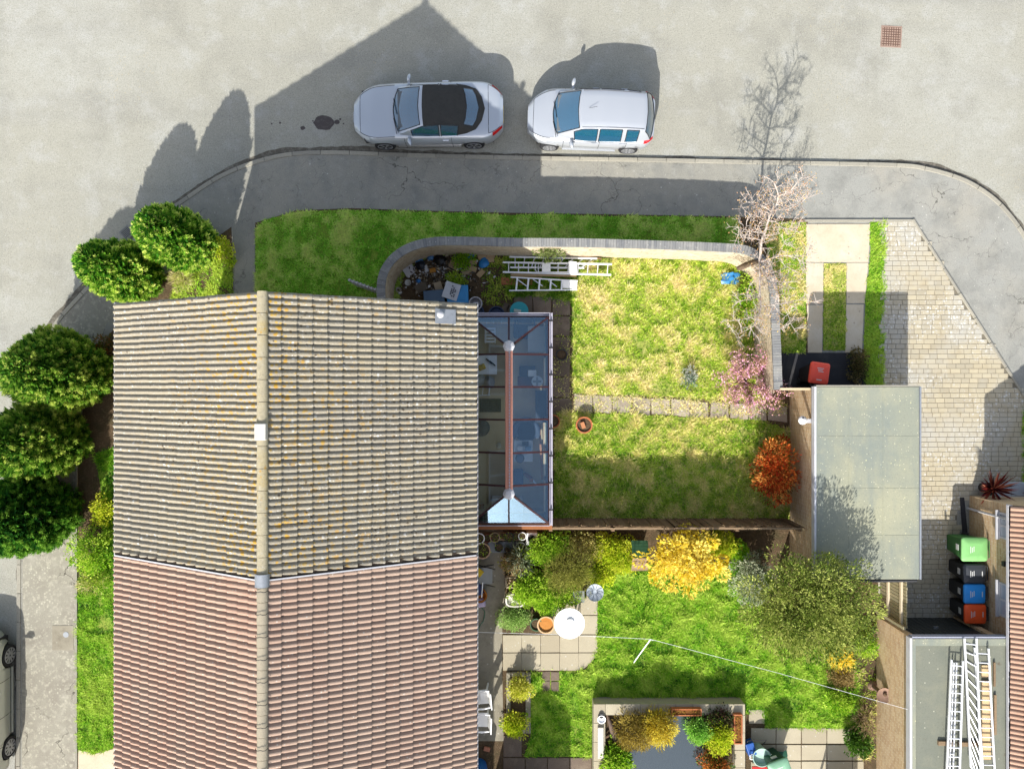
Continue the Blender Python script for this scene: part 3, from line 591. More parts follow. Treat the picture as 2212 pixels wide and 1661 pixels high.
h2, roof2, _, _, _ = semi('semi_detached_house', 'semi detached house with clean pink tiled roof at the bottom edge', YP-6.35, YP-.004, M['tile_pink'], M['ridge_grey'], 22, 13)
# bonding gutter and cap at the party line
m = MB()
for ex in (-9.9, -.9): m.beam((ex, YP-.03, HE+.06), (XR, YP-.03, HR+.06), .03, .06)
m.build('bonding_strip', M['white_pvc'], roof2, world=True)
m = MB()
for ex in (-9.9, -.9): m.beam((ex, YP+.045, HE+.045), (XR, YP+.045, HR+.045), .11, .03)
m.build('lead_gutter', M['mortar'], roof2, world=True)
rows = [[(XR + .16*math.cos(a), yy, HR + .03 + .135*math.sin(a)) for a in [math.pi*i/8 for i in range(9)]] for yy in (YP-.16, YP+.12)]
MB().grid(rows).build('ridge_cap', M['lead'], roof2, world=True, smooth=50)
for k in range(13):
    yy = YP - .25 - k*.488
    MB().tube([(XR + .14*math.cos(a), yy + .012*math.sin(a*5), HR + .045 + .115*math.sin(a)) for a in [math.pi*i/8 for i in range(9)]], .008, 4).build('ridge_clip', M['black'], roof2, world=True)
# ridge vent, soil pipe and flashing on the old roof
v = MB(); v.boxz(XR-.13, XR+.12, -1.2, -.84, HR+.02, HR+.17); v.build('ridge_vent', plain(214,210,200,.8), roof1, world=True, bevel=.02)
def on_right(x, lift=0.0): return HE + (HR-HE)*(-.94 - x)/(-.94 - XR) + lift
fx = P(968, 690, 5.3).x
for i in range(1):
    a = [(-1.86, 1.48), (-1.38, 1.48), (-1.38, 1.83), (-1.86, 1.83)]
    MB().add([(x, y, on_right(x, .118 + .01*((i_) % 2))) for i_, (x, y) in enumerate(a)] + [(x, y, on_right(x, .09)) for x, y in a], [(0,1,2,3), (7,6,5,4), (0,4,5,1), (1,5,6,2), (2,6,7,3), (3,7,4,0)]).build('flashing', M['lead'], roof1, world=True)
MB().lathe([(.06,-.1),(.06,.3),(.085,.31),(.085,.35),(.05,.39),(.0,.4)], 16, (-1.72, 1.68, on_right(-1.72))).build('vent_pipe', M['white_pvc'], roof1, world=True, smooth=40)
# house further down the terrace, standing beyond the lower edge (casts the shade over the side passage)
m_th = thing('terraced_house', (-6.6, -20, 0), 'set back terraced house just beyond the lower edge', 'house')
MB().boxz(-11, -2.6, -24, -12.6, 0, 4.8).build('wall', M['brick_ns'], m_th, world=True)
MB().add([(-11.3,-24,4.8),(-2.3,-24,4.8),(-6.8,-24,7.2),(-11.3,-12.5,4.8),(-2.3,-12.5,4.8),(-6.8,-12.5,7.2)], [(0,1,2),(5,4,3),(1,4,5,2),(3,0,2,5),(0,3,4,1)]).build('roof', M['tile_pink'], m_th, world=True, fix=True)
window(m_th, (-2.6, -14.5, 2.9), 1.4, 1.1, 0, 1); window(m_th, (-2.6, -17.5, 2.9), 1.4, 1.1, 0, 1)
# small panel by the front eave
pa = thing('wall_panel', (-10.02, -1.35, 4.45), 'small tilted cream square panel beside the front gutter', 'panel')
MB().box((0, 0, 0), (.3, .3, .045), rz=R(25)).build('face', plain(232,214,184,.8), pa, bevel=.01); MB().beam((.0, 0, -.02), (.5, .02, -.1), .04, .04).build('bracket', M['black'], pa)
# ---- bungalow on the right
XW, XE, BE = 14.5, 14.27, 2.35
b3 = thing('bungalow', (18.2, -9, 0), 'brick bungalow with pink tiled eaves behind the row of bins', 'house')
m = MB(); m.boxz(XW, XW+.25, -15, -3.76, 0, BE-.05); m.build('side_wall', M['brick_ns'], b3, world=True)
pr = [(XW, 0), (21.9, 0), (21.9, BE), (18.2, 4.85), (XW, BE-.1)]
MB().add([(x, -3.755, z) for x, z in pr] + [(x, -3.52, z) for x, z in pr], [(0,1,2,3,4), (9,8,7,6,5)] + [(i, 5+i, 5+(i+1) % 5, (i+1) % 5) for i in range(5)]).build('gable_wall', M['brick_ew'], b3, world=True, fix=True)
pr = [(XE, BE-.03), (18.2, 5.0), (22.1, BE-.03), (22.1, BE-.12), (18.2, 4.88), (XE, BE-.12)]
r3 = MB().add([(x, -15, z) for x, z in pr] + [(x, -3.46, z) for x, z in pr], [(0,1,2,3,4,5), (11,10,9,8,7,6)] + [(i, 6+i, 6+(i+1) % 6, (i+1) % 6) for i in range(6)]).build('roof', M['mortar'], b3, world=True, fix=True)
add_tiles(r3, [(XE, 18.2, BE, 5.03)], 40, 14, M['tile_pink2'], -15, -3.46, limit=60)
gutter(b3, XE-.04, -15, -3.46, BE+.0, M['white_pvc'])
MB().boxz(XE+.05, XE+.08, -15, -3.46, BE-.3, BE-.125).build('fascia', M['white_pvc'], b3, world=True)
MB().tube([(XW-.06, -3.92, .05), (XW-.06, -3.92, 2.0), (XE-.02, -3.86, 2.24)], .038, 10).build('downpipe', M['white_pvc'], b3, world=True, smooth=40)
pale_glass = pm('pale_blind_glass', A(206,216,230), rough=.15, spec=.6)
for ya, yb in ((-4.55, -3.78), (-6.85, -5.85)): window(b3, (XW, (ya+yb)/2, 1.5), yb-ya, .52, 0, -1, pale_glass)
MB().box((XW-.07, -5.25, 1.75), (.1, .14, .12)).build('vent_hood', M['black'], b3, world=True)
window(b3, (16.6, -3.52, 1.0), 1.6, 1.1, 1, 1)
# ================================================================== garages
def garage(name, label, x0, x1, y0, y1, h, felt, door_n):
    t = thing(name, ((x0+x1)/2, (y0+y1)/2, 0), label, 'garage'); th = .22
    m = MB(); m.boxz(x0+.05, x0+.05+th, y0+.05, y1-.05, 0, h-.12); m.boxz(x1-.05-th, x1-.05, y0+.05, y1-.05, 0, h-.12); m.build('side_wall', M['brick_ns'], t, world=True)
    m = MB(); m.boxz(x0+.051+th, x1-.051-th, y0+.06, y0+.06+th, 0, h-.12); m.boxz(x0+.051+th, x1-.051-th, y1-.06-th, y1-.06, 2.05 if door_n else 0, h-.12)
    m.build('end_wall', M['brick_ew'], t, world=True)
    if door_n:
        d = MB()
        n = 14; wd = (x1-x0-2*th-.12)/n
        for k in range(n): d.boxz(x0+.06+th+k*wd, x0+.06+th+k*wd+wd-.02, y1-.13, y1-.10, .08, 2.04)
        d.boxz(x0+.06+th, x1-.06-th, y1-.15, y1-.13, .08, 2.04); dr = d.build('garage_door', plain(60,64,62,.5), t, world=True)
        MB().box(((x0+x1)/2, y1-.08, 1.0), (.14, .04, .04)).build('handle', M['chrome'], dr, world=True)
    r = MB(); r.boxz(x0, x1, y0, y1, h-.12, h); rf = r.build('flat_roof', felt, t, world=True, bevel=.02)
    return t, rf
g1, g1r = garage('garage', 'flat roofed brick garage with pale felt roof beside the paved drive', 8.75, 11.72, -5.6, -.06, 2.2, M['felt'], True)
MB().boxz(8.69, 8.75, -5.6, -.06, 2.02, 2.215).build('fascia', M['white_pvc'], g1, world=True)
MB().boxz(8.75, 11.74, -.06, -.02, 2.04, 2.21).build('fascia', M['kerb'], g1, world=True)
MB().boxz(11.72, 11.77, -5.6, -.06, 2.06, 2.215).build('drip_edge', M['lead'], g1, world=True)
m = MB()
for x in (9.72, 10.70): m.boxz(x-.03, x+.03, -5.55, -.1, 2.2, 2.206)
for y in (-1.5, -3.0, -4.35): m.boxz(8.8, 11.7, y-.02, y+.02, 2.2, 2.2045)
m.build('felt_lap', M['felt'], g1r, world=True)
MB().tube([(9.9, -5.66, 2.12), (11.7, -5.66, 2.08)], .05, 8).build('gutter', M['black'], g1, world=True, smooth=40)
g2, g2r = garage('garage', 'flat roofed brick garage carrying the long ladders', 11.5, 14.25, -13.5, -7.28, 2.2, M['felt_dark'], True)
MB().boxz(11.43, 11.5, -13.5, -7.28, 2.02, 2.225).build('fascia', M['white_pvc'], g2, world=True)
MB().boxz(11.5, 14.25, -7.28, -7.24, 2.02, 2.225).build('fascia', plain(176,180,196,.5), g2, world=True)
m = MB(); m.boxz(11.52, 14.25, -7.5, -7.3, 2.2, 2.23); m.boxz(11.505, 11.6, -13.5, -7.3, 2.2, 2.225); m.build('felt_kerb', M['felt'], g2r, world=True)
# lamp on the garage wall
wl = thing('wall_lamp', (8.62, -1.05, 1.75), 'white dome lamp on the buff garage wall', 'lamp')
MB().lathe([(.0,-.1),(.1,-.08),(.13,0),(.11,.07),(.0,.1)], 16, (-.08, 0, 0)).build('dome', M['white_paint'], wl, smooth=60); MB().box((.1, -.02, -.05), (.18, .12, .1)).build('bracket', M['white_pvc'], wl); MB().box((-.1,.08,.06), (.04,.05,.05)).build('sensor', M['black'], wl)
# ================================================================== garden wall with brick coping
WH = 1.7
wall_px = [(827,668),(823,625),(830,587),(852,556),(885,535),(925,524),(980,521),(1118,524),(1250,525),(1400,529),(1555,535),(1612,541),(1645,561),(1663,592),(1672,640),(1676,720),(1681,842)]
wl_line = [tuple(P(x, y, WH)[:2]) for x, y in smooth_line(wall_px, 6)]
gw = thing('garden_wall', (*wl_line[40], 0), 'curving brick garden wall topped with grey coping around the back lawn', 'wall')
wp = resample(wl_line, .18); o1 = offset_line(wp, .108); o2 = offset_line(wp, -.108)
rows = [[(x, y, 0) for x, y in o1], [(x, y, WH-.06) for x, y in o1], [(x, y, WH-.06) for x, y in o2], [(x, y, 0) for x, y in o2]]
MB().grid(rows).build('wall_body', M['brick_wall'], gw, world=True, fix=True)
# brick courses standing a little proud on the inner face, as joined relief
m = MB()
for r in range(20):
    z = .1 + r*.078
    L = resample(offset_line(wl_line, -.108), .235)
    for k in range(len(L) - 1):
        if random.random() < .12: continue
        a = Vector(L[k]); b = Vector(L[k+1]); d = b - a
        if r % 2: a, b = a + d*.5, b + d*.5
        d = (b - a).normalized(); nrm = Vector((d.y, -d.x)); pr_ = .006 + random.random()*.008
        m.add([(*(a + d*.008), z), (*(b - d*.008), z), (*(b - d*.008), z+.066), (*(a + d*.008), z+.066), (*(a + d*.008 + nrm*pr_), z), (*(b - d*.008 + nrm*pr_), z), (*(b - d*.008 + nrm*pr_), z+.066), (*(a + d*.008 + nrm*pr_), z+.066)],
              [(4,5,6,7), (0,1,5,4), (3,7,6,2), (0,4,7,3), (1,2,6,5)])
o = m.build('wall_bricks', M['brick_wall'], gw, world=True, fix=True); o['kind'] = 'stuff'
cp = resample(wl_line, .079); c1 = offset_line(cp, .14); c2 = offset_line(cp, -.13)
for k in range(len(cp) - 1):
    q = [Vector(c1[k]), Vector(c1[k+1]), Vector(c2[k+1]), Vector(c2[k])]; ce = sum(q, Vector((0, 0)))/4
    q = [ce + (p - ce)*.93 for p in q]; s = random.uniform(-.009, .009)
    MB().prism(q, WH-.065, WH+.012+s).build('coping_brick', M['coping'], gw, world=True, fix=True)
# ================================================================== fence between the gardens
fe = thing('garden_fence', (4.9, -4.16, 0), 'brown timber fence between the two back gardens', 'fence')
x = 1.2; k = 0
while x < 8.62:
    w = random.uniform(.118, .132); t_ = random.uniform(-.012, .012)
    m = MB(); m.add([(x, -4.25+t_, .05), (x+w-.006, -4.25+t_, .05), (x+w-.006, -4.23+t_, .05), (x, -4.23+t_, .05), (x, -4.24+t_*3, 1.46), (x+w-.006, -4.24+t_*3, 1.46), (x+w-.006, -4.22+t_*3, 1.46), (x, -4.22+t_*3, 1.46)],
                    [(3,2,1,0),(4,5,6,7),(0,1,5,4),(1,2,6,5),(2,3,7,6),(3,0,4,7)]); m.build('fence_board', M['fence'], fe, world=True); x += w; k += 1
for x in (1.15, 3.0, 4.85, 6.7, 8.55): MB().boxz(x-.05, x+.05, -4.36, -4.27, 0, 1.52).build('fence_post', M['fence'], fe, world=True)
for z in (.4, .9, 1.3): MB().boxz(1.16, 8.6, -4.315, -4.27, z, z+.06).build('fence_rail', M['timber'], fe, world=True)
for xa, xb in ((1.16, 3.0), (3.005, 4.85), (4.855, 6.7), (6.705, 8.6)): MB().boxz(xa, xb, -4.30, -4.245+random.uniform(-.01,.01), 1.52, 1.55).build('fence_cap', M['timber'], fe, world=True)
# timber-faced strip below the conservatory
sf = thing('timber_screen', (.05, -4.18, 0), 'rust brown timber screen along the lower end of the conservatory', 'fence')
for k in range(9): MB().boxz(-1.0 + k*.245, -.76 + k*.245, -4.2, -4.17, .05, 1.75).build('screen_board', plain(150,92,56,.8), sf, world=True)
MB().boxz(-1.02, 1.18, -4.25, -4.1, 1.76, 1.8).build('screen_cap', plain(168,106,62,.8), sf, world=True)
# ================================================================== conservatory
cv = thing('conservatory', (-.05, -1.0, 0), 'brown framed glass conservatory behind the lichen spotted house', 'conservatory')
CXL, CXR, CYT, CYB, CE, CR, RX, RYT, RYB = -1.2, 1.07, 1.97, -4.02, 2.1, 2.56, -.09, 1.05, -3.06
brown = plain(66,34,36,.5); pinkw = plain(214,150,128,.6); lilac = pm('lilac_white_gutter', A(214,210,224), [('n', 6, A(180,176,190), .5, .7, .5)], rough=.45)
m = MB(); w = .1
for b in ((CXL, CXR, CYT-w, CYT), (CXL, CXR, CYB, CYB+w), (CXR-w, CXR, CYB+w, CYT-w)): m.boxz(*b, .05, .62)
m.build('dwarf_wall', M['brick_ew'], cv, world=True)
MB().boxz(CXL, CXR-.1, CYB+.1, CYT-.1, .05, .1).build('floor', pm('screed_floor', A(206,188,150,.9), [('n', 2, A(186,168,132,.9), .45, .7, .6), ('n', 30, A(120,106,86), .56, .76, .4)], rough=.8), cv, world=True)
posts = [(CXR-.05, y) for y in (CYT-.05, .86, -.07, -1.0, -1.94, -2.87, CYB+.05)] + [(x, CYT-.05) for x in (CXL+.05, -.09)] + [(x, CYB+.05) for x in (CXL+.05, -.09)]
for x, y in posts: MB().boxz(x-.035, x+.035, y-.035, y+.035, .62, CE-.06).build('post', brown, cv, world=True)
ys = [CYT-.085, .86, -.07, -1.0, -1.94, -2.87, CYB+.085]
for a, b in zip(ys, ys[1:]): MB().boxz(CXR-.055, CXR-.045, b+.04, a-.04, .66, CE-.07).build('wall_pane', M['glass'], cv, world=True)
for yy in (CYT-.055, CYB+.045):
    for a, b in ((CXL+.1, -.13), (-.05, CXR-.1)): MB().boxz(a, b, yy, yy+.01, .66, CE-.07).build('wall_pane', M['glass'], cv, world=True)
ev = MB(); ev.boxz(CXL, CXR, CYT-.08, CYT, CE-.06, CE+.02); ev.boxz(CXL, CXR, CYB, CYB+.08, CE-.06, CE+.02); ev.boxz(CXR-.08, CXR, CYB+.08, CYT-.08, CE-.06, CE+.02); ev.boxz(CXL, CXL+.08, CYB+.08, CYT-.08, CE-.06, CE+.02)
ev.build('eaves_beam', brown, cv, world=True)
g = MB()
for o in (.015, .085): g.boxz(CXR+o, CXR+o+.018, CYB-.06, CYT+.1, CE-.08, CE+.01)
g.boxz(CXR+.033, CXR+.085, CYB-.06, CYT+.1, CE-.08, CE-.06)
for o in (.015, .085): g.boxz(CXL, CXR+.012, CYT+o, CYT+o+.018, CE-.08, CE+.01)
g.boxz(CXL, CXR+.012, CYT+.033, CYT+.085, CE-.08, CE-.06); g.boxz(CXL, CXR+.012, CYB-.07, CYB-.05, CE-.08, CE+.01)
g.build('gutter', lilac, cv, world=True)
for y in np.arange(CYB+.4, CYT, .78): MB().boxz(CXR+.01, CXR+.11, y-.02, y+.02, CE-.03, CE+.022).build('gutter_bracket', M['black'], cv, world=True)
MB().boxz(RX-.1, RX+.11, RYB, RYT, CR-.03, CR+.035).build('ridge', pinkw, cv, world=True, bevel=.02)
rc = MB()
for k in range(46):
    y = RYB + .1 + k*(RYT-RYB-.2)/46; rc.boxz(RX+.0, RX+.035, y, y+.05, CR+.035, CR+.085)
rc.build('ridge_crest', lilac, cv, world=True)
for y in (RYT+.03, RYB-.03):
    MB().lathe([(.17,-.06),(.17,.03),(.1,.075),(.0,.085)], 8, (RX, y, CR)).build('ridge_end_cap', M['white_pvc'], cv, world=True, bevel=.006)
EL, ER = CXL+.04, CXR-.03
def rafter(a, b): MB().beam(a, b, .05, .06).build('rafter', brown, cv, world=True)
for y in (.86, -.07, -1.0, -1.94, -2.87):
    rafter((RX+.1, y, CR-.01), (ER, y, CE+.05)); rafter((RX-.1, y, CR-.01), (EL, y, CE+.05))
for yr, yc in ((RYT, CYT-.04), (RYB, CYB+.04)):
    rafter((RX, yr, CR), (ER, yc, CE+.05)); rafter((RX, yr, CR), (EL, yc, CE+.05)); rafter((RX, yr, CR), (RX, yc, CE+.05))
def pane(pts):
    pts = [Vector(p) for p in pts]; c = sum(pts, Vector())/len(pts); n = (pts[1]-pts[0]).cross(pts[2]-pts[0]).normalized(); n = n if n.z > 0 else -n
    q = [c + (p - c)*.99 for p in pts]; k = len(q)
    MB().add([p + n*.012 for p in q] + q, [tuple(range(k)), tuple(range(2*k-1, k-1, -1))] + [(i, (i+1) % k, k + (i+1) % k, k+i) for i in range(k)]).build('glass_pane', M['glass'], cv, world=True, fix=True)
ysr = [.86, -.07, -1.0, -1.94, -2.87]
for ex in (ER, EL):
    sx = .09 if ex > RX else -.09
    for a, b in zip(ysr, ysr[1:]): pane([(RX+sx, a, CR-.02), (ex, a, CE+.045), (ex, b, CE+.045), (RX+sx, b, CR-.02)])
    pane([(RX+sx, RYT, CR-.02), (ex, CYT-.04, CE+.045), (ex, .86, CE+.045), (RX+sx, .86, CR-.02)]); pane([(RX+sx, -2.87, CR-.02), (ex, -2.87, CE+.045), (ex, CYB+.04, CE+.045), (RX+sx, RYB, CR-.02)])
    for yr, yc in ((RYT, CYT-.04), (RYB, CYB+.04)): pane([(RX, yr, CR-.02), (RX, yc, CE+.045), (ex, yc, CE+.045)])
# ================================================================== lawns and grass
W = lambda px: [tuple(p[:2]) for p in PL(px)]
VIVID = [A(38,86,14,.56), A(74,130,22,.58), A(112,164,34,.58), A(146,184,52,.58), A(172,194,84,.58)]
VERGE = [A(64,118,24,.84), A(92,146,36,.84), A(116,160,50,.84), A(146,172,74,.84), A(170,178,104,.84)]
DRY = [A(78,120,24,.58), A(118,158,36,.58), A(158,184,58,.58), A(184,196,84,.58), A(204,200,120,.58), A(222,208,158,.58)]
MIXD = [A(70,116,20,.6), A(110,152,32,.6), A(152,178,54,.6), A(184,190,92,.6), A(212,200,138,.6)]
verge = W(smooth_line([(552,500),(566,480),(600,468),(660,458),(760,454),(900,459),(1000,461),(1100,465),(1200,464),(1300,468),(1450,468),(1592,472)], 5) + [(1606,560),(1250,545),(980,548),(920,556),(880,580),(862,620),(862,720),(552,720)])
tag(tri_sheet('verge_turf', [(x, y, .077) for x, y in verge], M['turf']), kind='structure')
grass('verge_grass', verge, 3600, .09, VERGE, 'dark green verge grass between pavement and garden wall', 3)
up = W([(1092,556),(1600,556),(1640,600),(1652,700),(1652,866),(1240,848),(1235,650),(1092,640)])
tag(tri_sheet('upper_turf', [(x, y, .077) for x, y in up], M['dry_turf']), kind='structure')
def dry_fn(p, big, mid, small):
    return .06 + .12*big + .2*mid + .5*small - .14*np.clip((P(1275,0).x - p[:,0])/.8, 0, 1) - .12*np.clip((p[:,0] - P(1590,0).x)/.5, 0, 1) - .2*(p[:,0] < P(1238,0).x)
grass('upper_lawn_grass', up, 3400, .11, DRY, 'straw and lime coloured lawn inside the curving wall', 11, fn=dry_fn, tuft=.9)
low = W([(1200,889),(1240,891),(1640,908),(1706,930),(1706,1122),(1196,1122)])
tag(tri_sheet('lower_turf', [(x, y, .077) for x, y in low], M['dry_turf']), kind='structure')
grass('lower_lawn_grass', low, 3600, .12, MIXD, 'patchy green and straw lawn in front of the timber fence', 17, tuft=.9, fn=lambda p, b, m_, s: -.0 + .2*b + .26*m_ + .5*s + .06*np.clip((p[:,1]+3)/3, 0, 1))
lawn2 = W([(1292,1220),(1360,1222),(1600,1215),(1640,1300),(1700,1400),(1800,1390),(1850,1440),(1856,1540),(1850,1572),(1654,1570),(1640,1535),(1612,1540),(1286,1530),(1282,1634),(1134,1634),(1146,1590),(1146,1452),(1170,1451),(1240,1449),(1265,1446),(1284,1426),(1291,1400)])
tag(tri_sheet('neighbour_turf', [(x, y, .077) for x, y in lawn2], M['turf']), kind='structure')
hole = W([(1169,1448),(1210,1448),(1210,1494),(1169,1494)])
grass('neighbour_lawn_grass', lawn2, 3800, .13, VIVID, 'lush bright green lawn of the lower garden', 23, holes=[hole], tuft=.8, fn=lambda p, b, m_, s: .06 + .2*b + .26*m_ + .54*s)
front = W([(168,1250),(190,1210),(230,1140),(206,980),(262,960),(330,1000),(330,1612),(255,1610),(205,1626),(168,1618)])
tag(tri_sheet('front_turf', [(x, y, .077) for x, y in front], M['turf']), kind='structure')
grass('front_lawn_grass', front, 3800, .11, VIVID, 'bright green front lawn left of the pink roof', 29, tuft=.8)
fl2 = W([(380,590),(440,560),(504,560),(504,720),(360,720)])
grass('corner_lawn_grass', fl2, 2800, .09, VIVID[1:] + DRY[2:4], 'yellow green grass between conifers and front path', 31)
ms = W([(1780,569),(1828,569),(1827,757),(1778,757)]); tag(tri_sheet('strip_turf', [(x, y, .077) for x, y in ms], M['dry_turf']), kind='structure')
grass('drive_strip_grass', ms, 2600, .06, MIXD, 'mossy grass strip between the two concrete wheel tracks', 37)
rs = W([(1880,477),(1914,477),(1912,600),(1908,835),(1868,835),(1866,740),(1870,640),(1880,560)]); tag(tri_sheet('strip_turf', [(x, y, .077) for x, y in rs], M['turf']), kind='structure')
grass('drive_side_grass', rs, 3000, .08, VIVID[1:] + [DRY[2]], 'narrow green grass strip beside the block paved drive', 41)
ls = W([(1650,480),(1741,480),(1741,764),(1690,764),(1676,700),(1660,560)]); tag(tri_sheet('strip_turf', [(x, y, .077) for x, y in ls], M['turf']), kind='structure')
grass('wall_side_grass', ls, 2600, .08, MIXD, 'grass strip under the bare tree outside the wall', 43)
hs = W([(2207,862),(2260,862),(2260,1066),(2207,1066)]); grass('bungalow_grass', hs, 2500, .08, VIVID, 'sliver of green grass at the right edge', 47)
sh_ = W([(1090,556),(1236,556),(1236,650),(1090,650)])
pt = W([(1194,640),(1236,640),(1236,1120),(1198,1120)]); grass('patio_weeds', pt, 500, .07, MIXD, 'weeds growing in the joints of the shaded side patio', 53)
pw = W([(1040,556),(1110,556),(1110,660),(1040,660)]); grass('corner_weeds', pw, 1100, .09, MIXD[:4], 'rough weeds beside the heap of rubbish', 59)
pe = W([(1238,846),(1700,866),(1700,898),(1238,890)]); grass('path_edge_grass', pe, 1100, .07, DRY[1:], 'tufts of grass growing over the slab path', 61)
bd = W([(1800,1395),(1902,1330),(1902,1640),(1850,1640),(1850,1450)]); grass('border_weeds', bd, 600, .12, MIXD, 'weeds in the border along the second garage', 67)
# ================================================================== conifers
CON = [A(26,70,14,.7), A(62,114,26,.72), A(106,152,42,.74), A(154,186,72,.76), A(192,208,110,.76)]
def conifer(base, R_, Hh, label, pal=CON, nT=520, seed=0):
    t = thing('conifer', base, label, 'conifer', 'rounded conifers along the front garden')
    m = MB(); m.tube([(0,0,-.05), (.02,.01,Hh*.4), (0,.02,Hh*.85)], [.09,.06,.02], 8); m.build('trunk', M['bark'], t)
    ph = rng.uniform(0, 6.28, 6); per = 105
    def surf(z, th):
        prof = np.sin(np.pi*np.clip(.25 + .75*z, 0, 1)**1.02)**.54
        return R_*prof*(1 + .06*np.sin(3*th + ph[0] + 4*z) + .05*np.sin(7*th + ph[1] - 7*z))
    z = rng.beta(1.1, 1.2, nT); th = rng.uniform(0, 2*np.pi, nT); r = surf(z, th)*rng.uniform(.86, 1.06, nT)
    tc = np.stack([r*np.cos(th), r*np.sin(th), .1 + z*(Hh-.25)], 1); td = np.stack([np.cos(th)*(.75-.45*z), np.sin(th)*(.75-.45*z), .55 + .5*z], 1) + rng.normal(0, .16, (nT, 3))
    td /= np.linalg.norm(td, axis=1)[:, None]; tb = rng.random(nT)
    f = rng.uniform(-1, .35, (nT, per, 1)); c = tc[:, None, :] + td[:, None, :]*f*.17 + rng.normal(0, .055, (nT, per, 3))*(1.1 - .8*(f+1)/1.35)
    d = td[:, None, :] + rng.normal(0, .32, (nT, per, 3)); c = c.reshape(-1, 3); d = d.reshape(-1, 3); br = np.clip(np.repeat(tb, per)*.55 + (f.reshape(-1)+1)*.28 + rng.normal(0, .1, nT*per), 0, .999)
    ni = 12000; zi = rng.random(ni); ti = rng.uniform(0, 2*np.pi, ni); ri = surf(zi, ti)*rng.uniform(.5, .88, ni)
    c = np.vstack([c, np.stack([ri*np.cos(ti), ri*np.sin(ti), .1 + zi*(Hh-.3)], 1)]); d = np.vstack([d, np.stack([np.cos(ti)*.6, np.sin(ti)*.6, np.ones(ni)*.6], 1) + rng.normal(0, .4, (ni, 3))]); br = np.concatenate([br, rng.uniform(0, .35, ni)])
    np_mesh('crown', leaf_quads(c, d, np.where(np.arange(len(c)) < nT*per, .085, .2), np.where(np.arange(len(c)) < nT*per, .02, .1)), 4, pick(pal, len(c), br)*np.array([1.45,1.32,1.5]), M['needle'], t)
    return t
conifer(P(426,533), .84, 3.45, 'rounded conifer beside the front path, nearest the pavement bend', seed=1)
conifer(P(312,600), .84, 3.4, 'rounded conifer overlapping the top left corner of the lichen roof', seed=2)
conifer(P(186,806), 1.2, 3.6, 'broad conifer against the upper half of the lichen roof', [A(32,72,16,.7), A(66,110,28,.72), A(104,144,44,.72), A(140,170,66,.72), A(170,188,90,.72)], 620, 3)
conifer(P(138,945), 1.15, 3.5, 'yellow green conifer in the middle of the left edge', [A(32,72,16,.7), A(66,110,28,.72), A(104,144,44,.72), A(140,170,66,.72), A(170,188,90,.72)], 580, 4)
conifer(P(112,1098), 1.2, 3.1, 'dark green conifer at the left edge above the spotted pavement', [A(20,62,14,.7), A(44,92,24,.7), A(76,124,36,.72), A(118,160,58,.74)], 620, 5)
# ================================================================== shrubs and plants
GRN = [A(50,96,14,.66), A(104,156,26,.66), A(152,192,46,.66), A(188,212,80,.66)]
LIME = [A(90,130,14,.64), A(150,180,24,.64), A(190,206,44,.64), A(214,216,70,.64)]
YEL = [A(200,172,24,.62), A(226,198,44,.62), A(238,214,74,.62), A(246,228,112,.62)]
RED = [A(90,110,36,.6), A(140,40,20,.62), A(190,70,30,.64), A(216,112,46,.66), A(226,166,84,.66)]
OLV = [A(60,70,18,.62), A(104,112,40,.62), A(146,148,64,.62), A(178,176,92,.62)]
SIL = [A(48,66,40,.62), A(96,112,80,.62), A(150,162,128,.62), A(196,200,170,.62)]
DRK = [A(26,54,16,.6), A(54,92,26,.6), A(92,130,40,.6)]
shrub('low_shrub', P(490,545), (.42,.5,.35), LIME, 'small yellow green shrub at the foot of the conifer by the front path', n_clump=30, per=40, clump_r=.12)
shrub('dry_plant', P(400,608), (.4,.3,.25), DRY[2:], 'dry straw coloured clump between the two upper conifers', n_clump=24, per=40, clump_r=.12, leaf=(.14,.012), mat='blade')
shrub('front_shrub', P(215,1180), (.55,.75,.5), GRN, 'leafy green shrub below the dark conifer by the eave', n_clump=55, per=60)
shrub('front_shrub', P(232,1100), (.35,.45,.3), LIME, 'small bright shrub beside the gutter on the front lawn', n_clump=30, per=40)
shrub('dry_plant', P(205,1255), (.42,.3,.2), DRY, 'low dry ground cover at the top of the front lawn', n_clump=26, per=40, clump_r=.14, leaf=(.1,.02), mat='blade')
shrub('front_shrub', P(236,760), (.3,.6,.3), [A(110,60,24,.6), A(150,90,40,.6), A(96,100,40,.6)], 'rusty leaved shrub squeezed between conifers and roof edge', n_clump=30, per=40)
shrub('photinia_shrub', P(1655,1012), (.6,1.12,.75), RED, 'red and orange leaved shrub against the garage wall', n_clump=110, per=55, clump_r=.17, leaf=(.09,.035), lift=.4)
shrub('golden_shrub', P(1462,1185), (1.25,1.05,.6), YEL, 'golden yellow leaved shrub leaning over the timber fence', n_clump=105, per=80, clump_r=.17, leaf=(.095,.05), shell=.3, lift=.0, zc=1.2, up=np.array([0,0,1.2]))
shrub('green_shrub', P(1338,1190), (.62,.6,.45), LIME, 'lime green shrub left of the golden shrub under the fence', n_clump=70, per=60)
shrub('green_shrub', P(1545,1168), (.65,.35,.5), LIME, 'bright lime shrub right of the golden shrub under the fence', n_clump=60, per=60)
shrub('feathery_shrub', P(1222,1222), (.75,.72,.55), OLV, 'feathery olive brown shrub in the planted bed', n_clump=100, per=90, clump_r=.2, leaf=(.1,.01), mat='blade', zc=.7)
shrub('bed_plant', P(1190,1170), (.7,.4,.4), GRN, 'green leafy plant under the fence beside the pots', n_clump=60, per=60)
shrub('bed_plant', P(1150,1262), (.65,.62,.42), GRN[1:], 'bright green leafy plant in the middle of the planted bed', n_clump=90, per=60, leaf=(.08,.05))
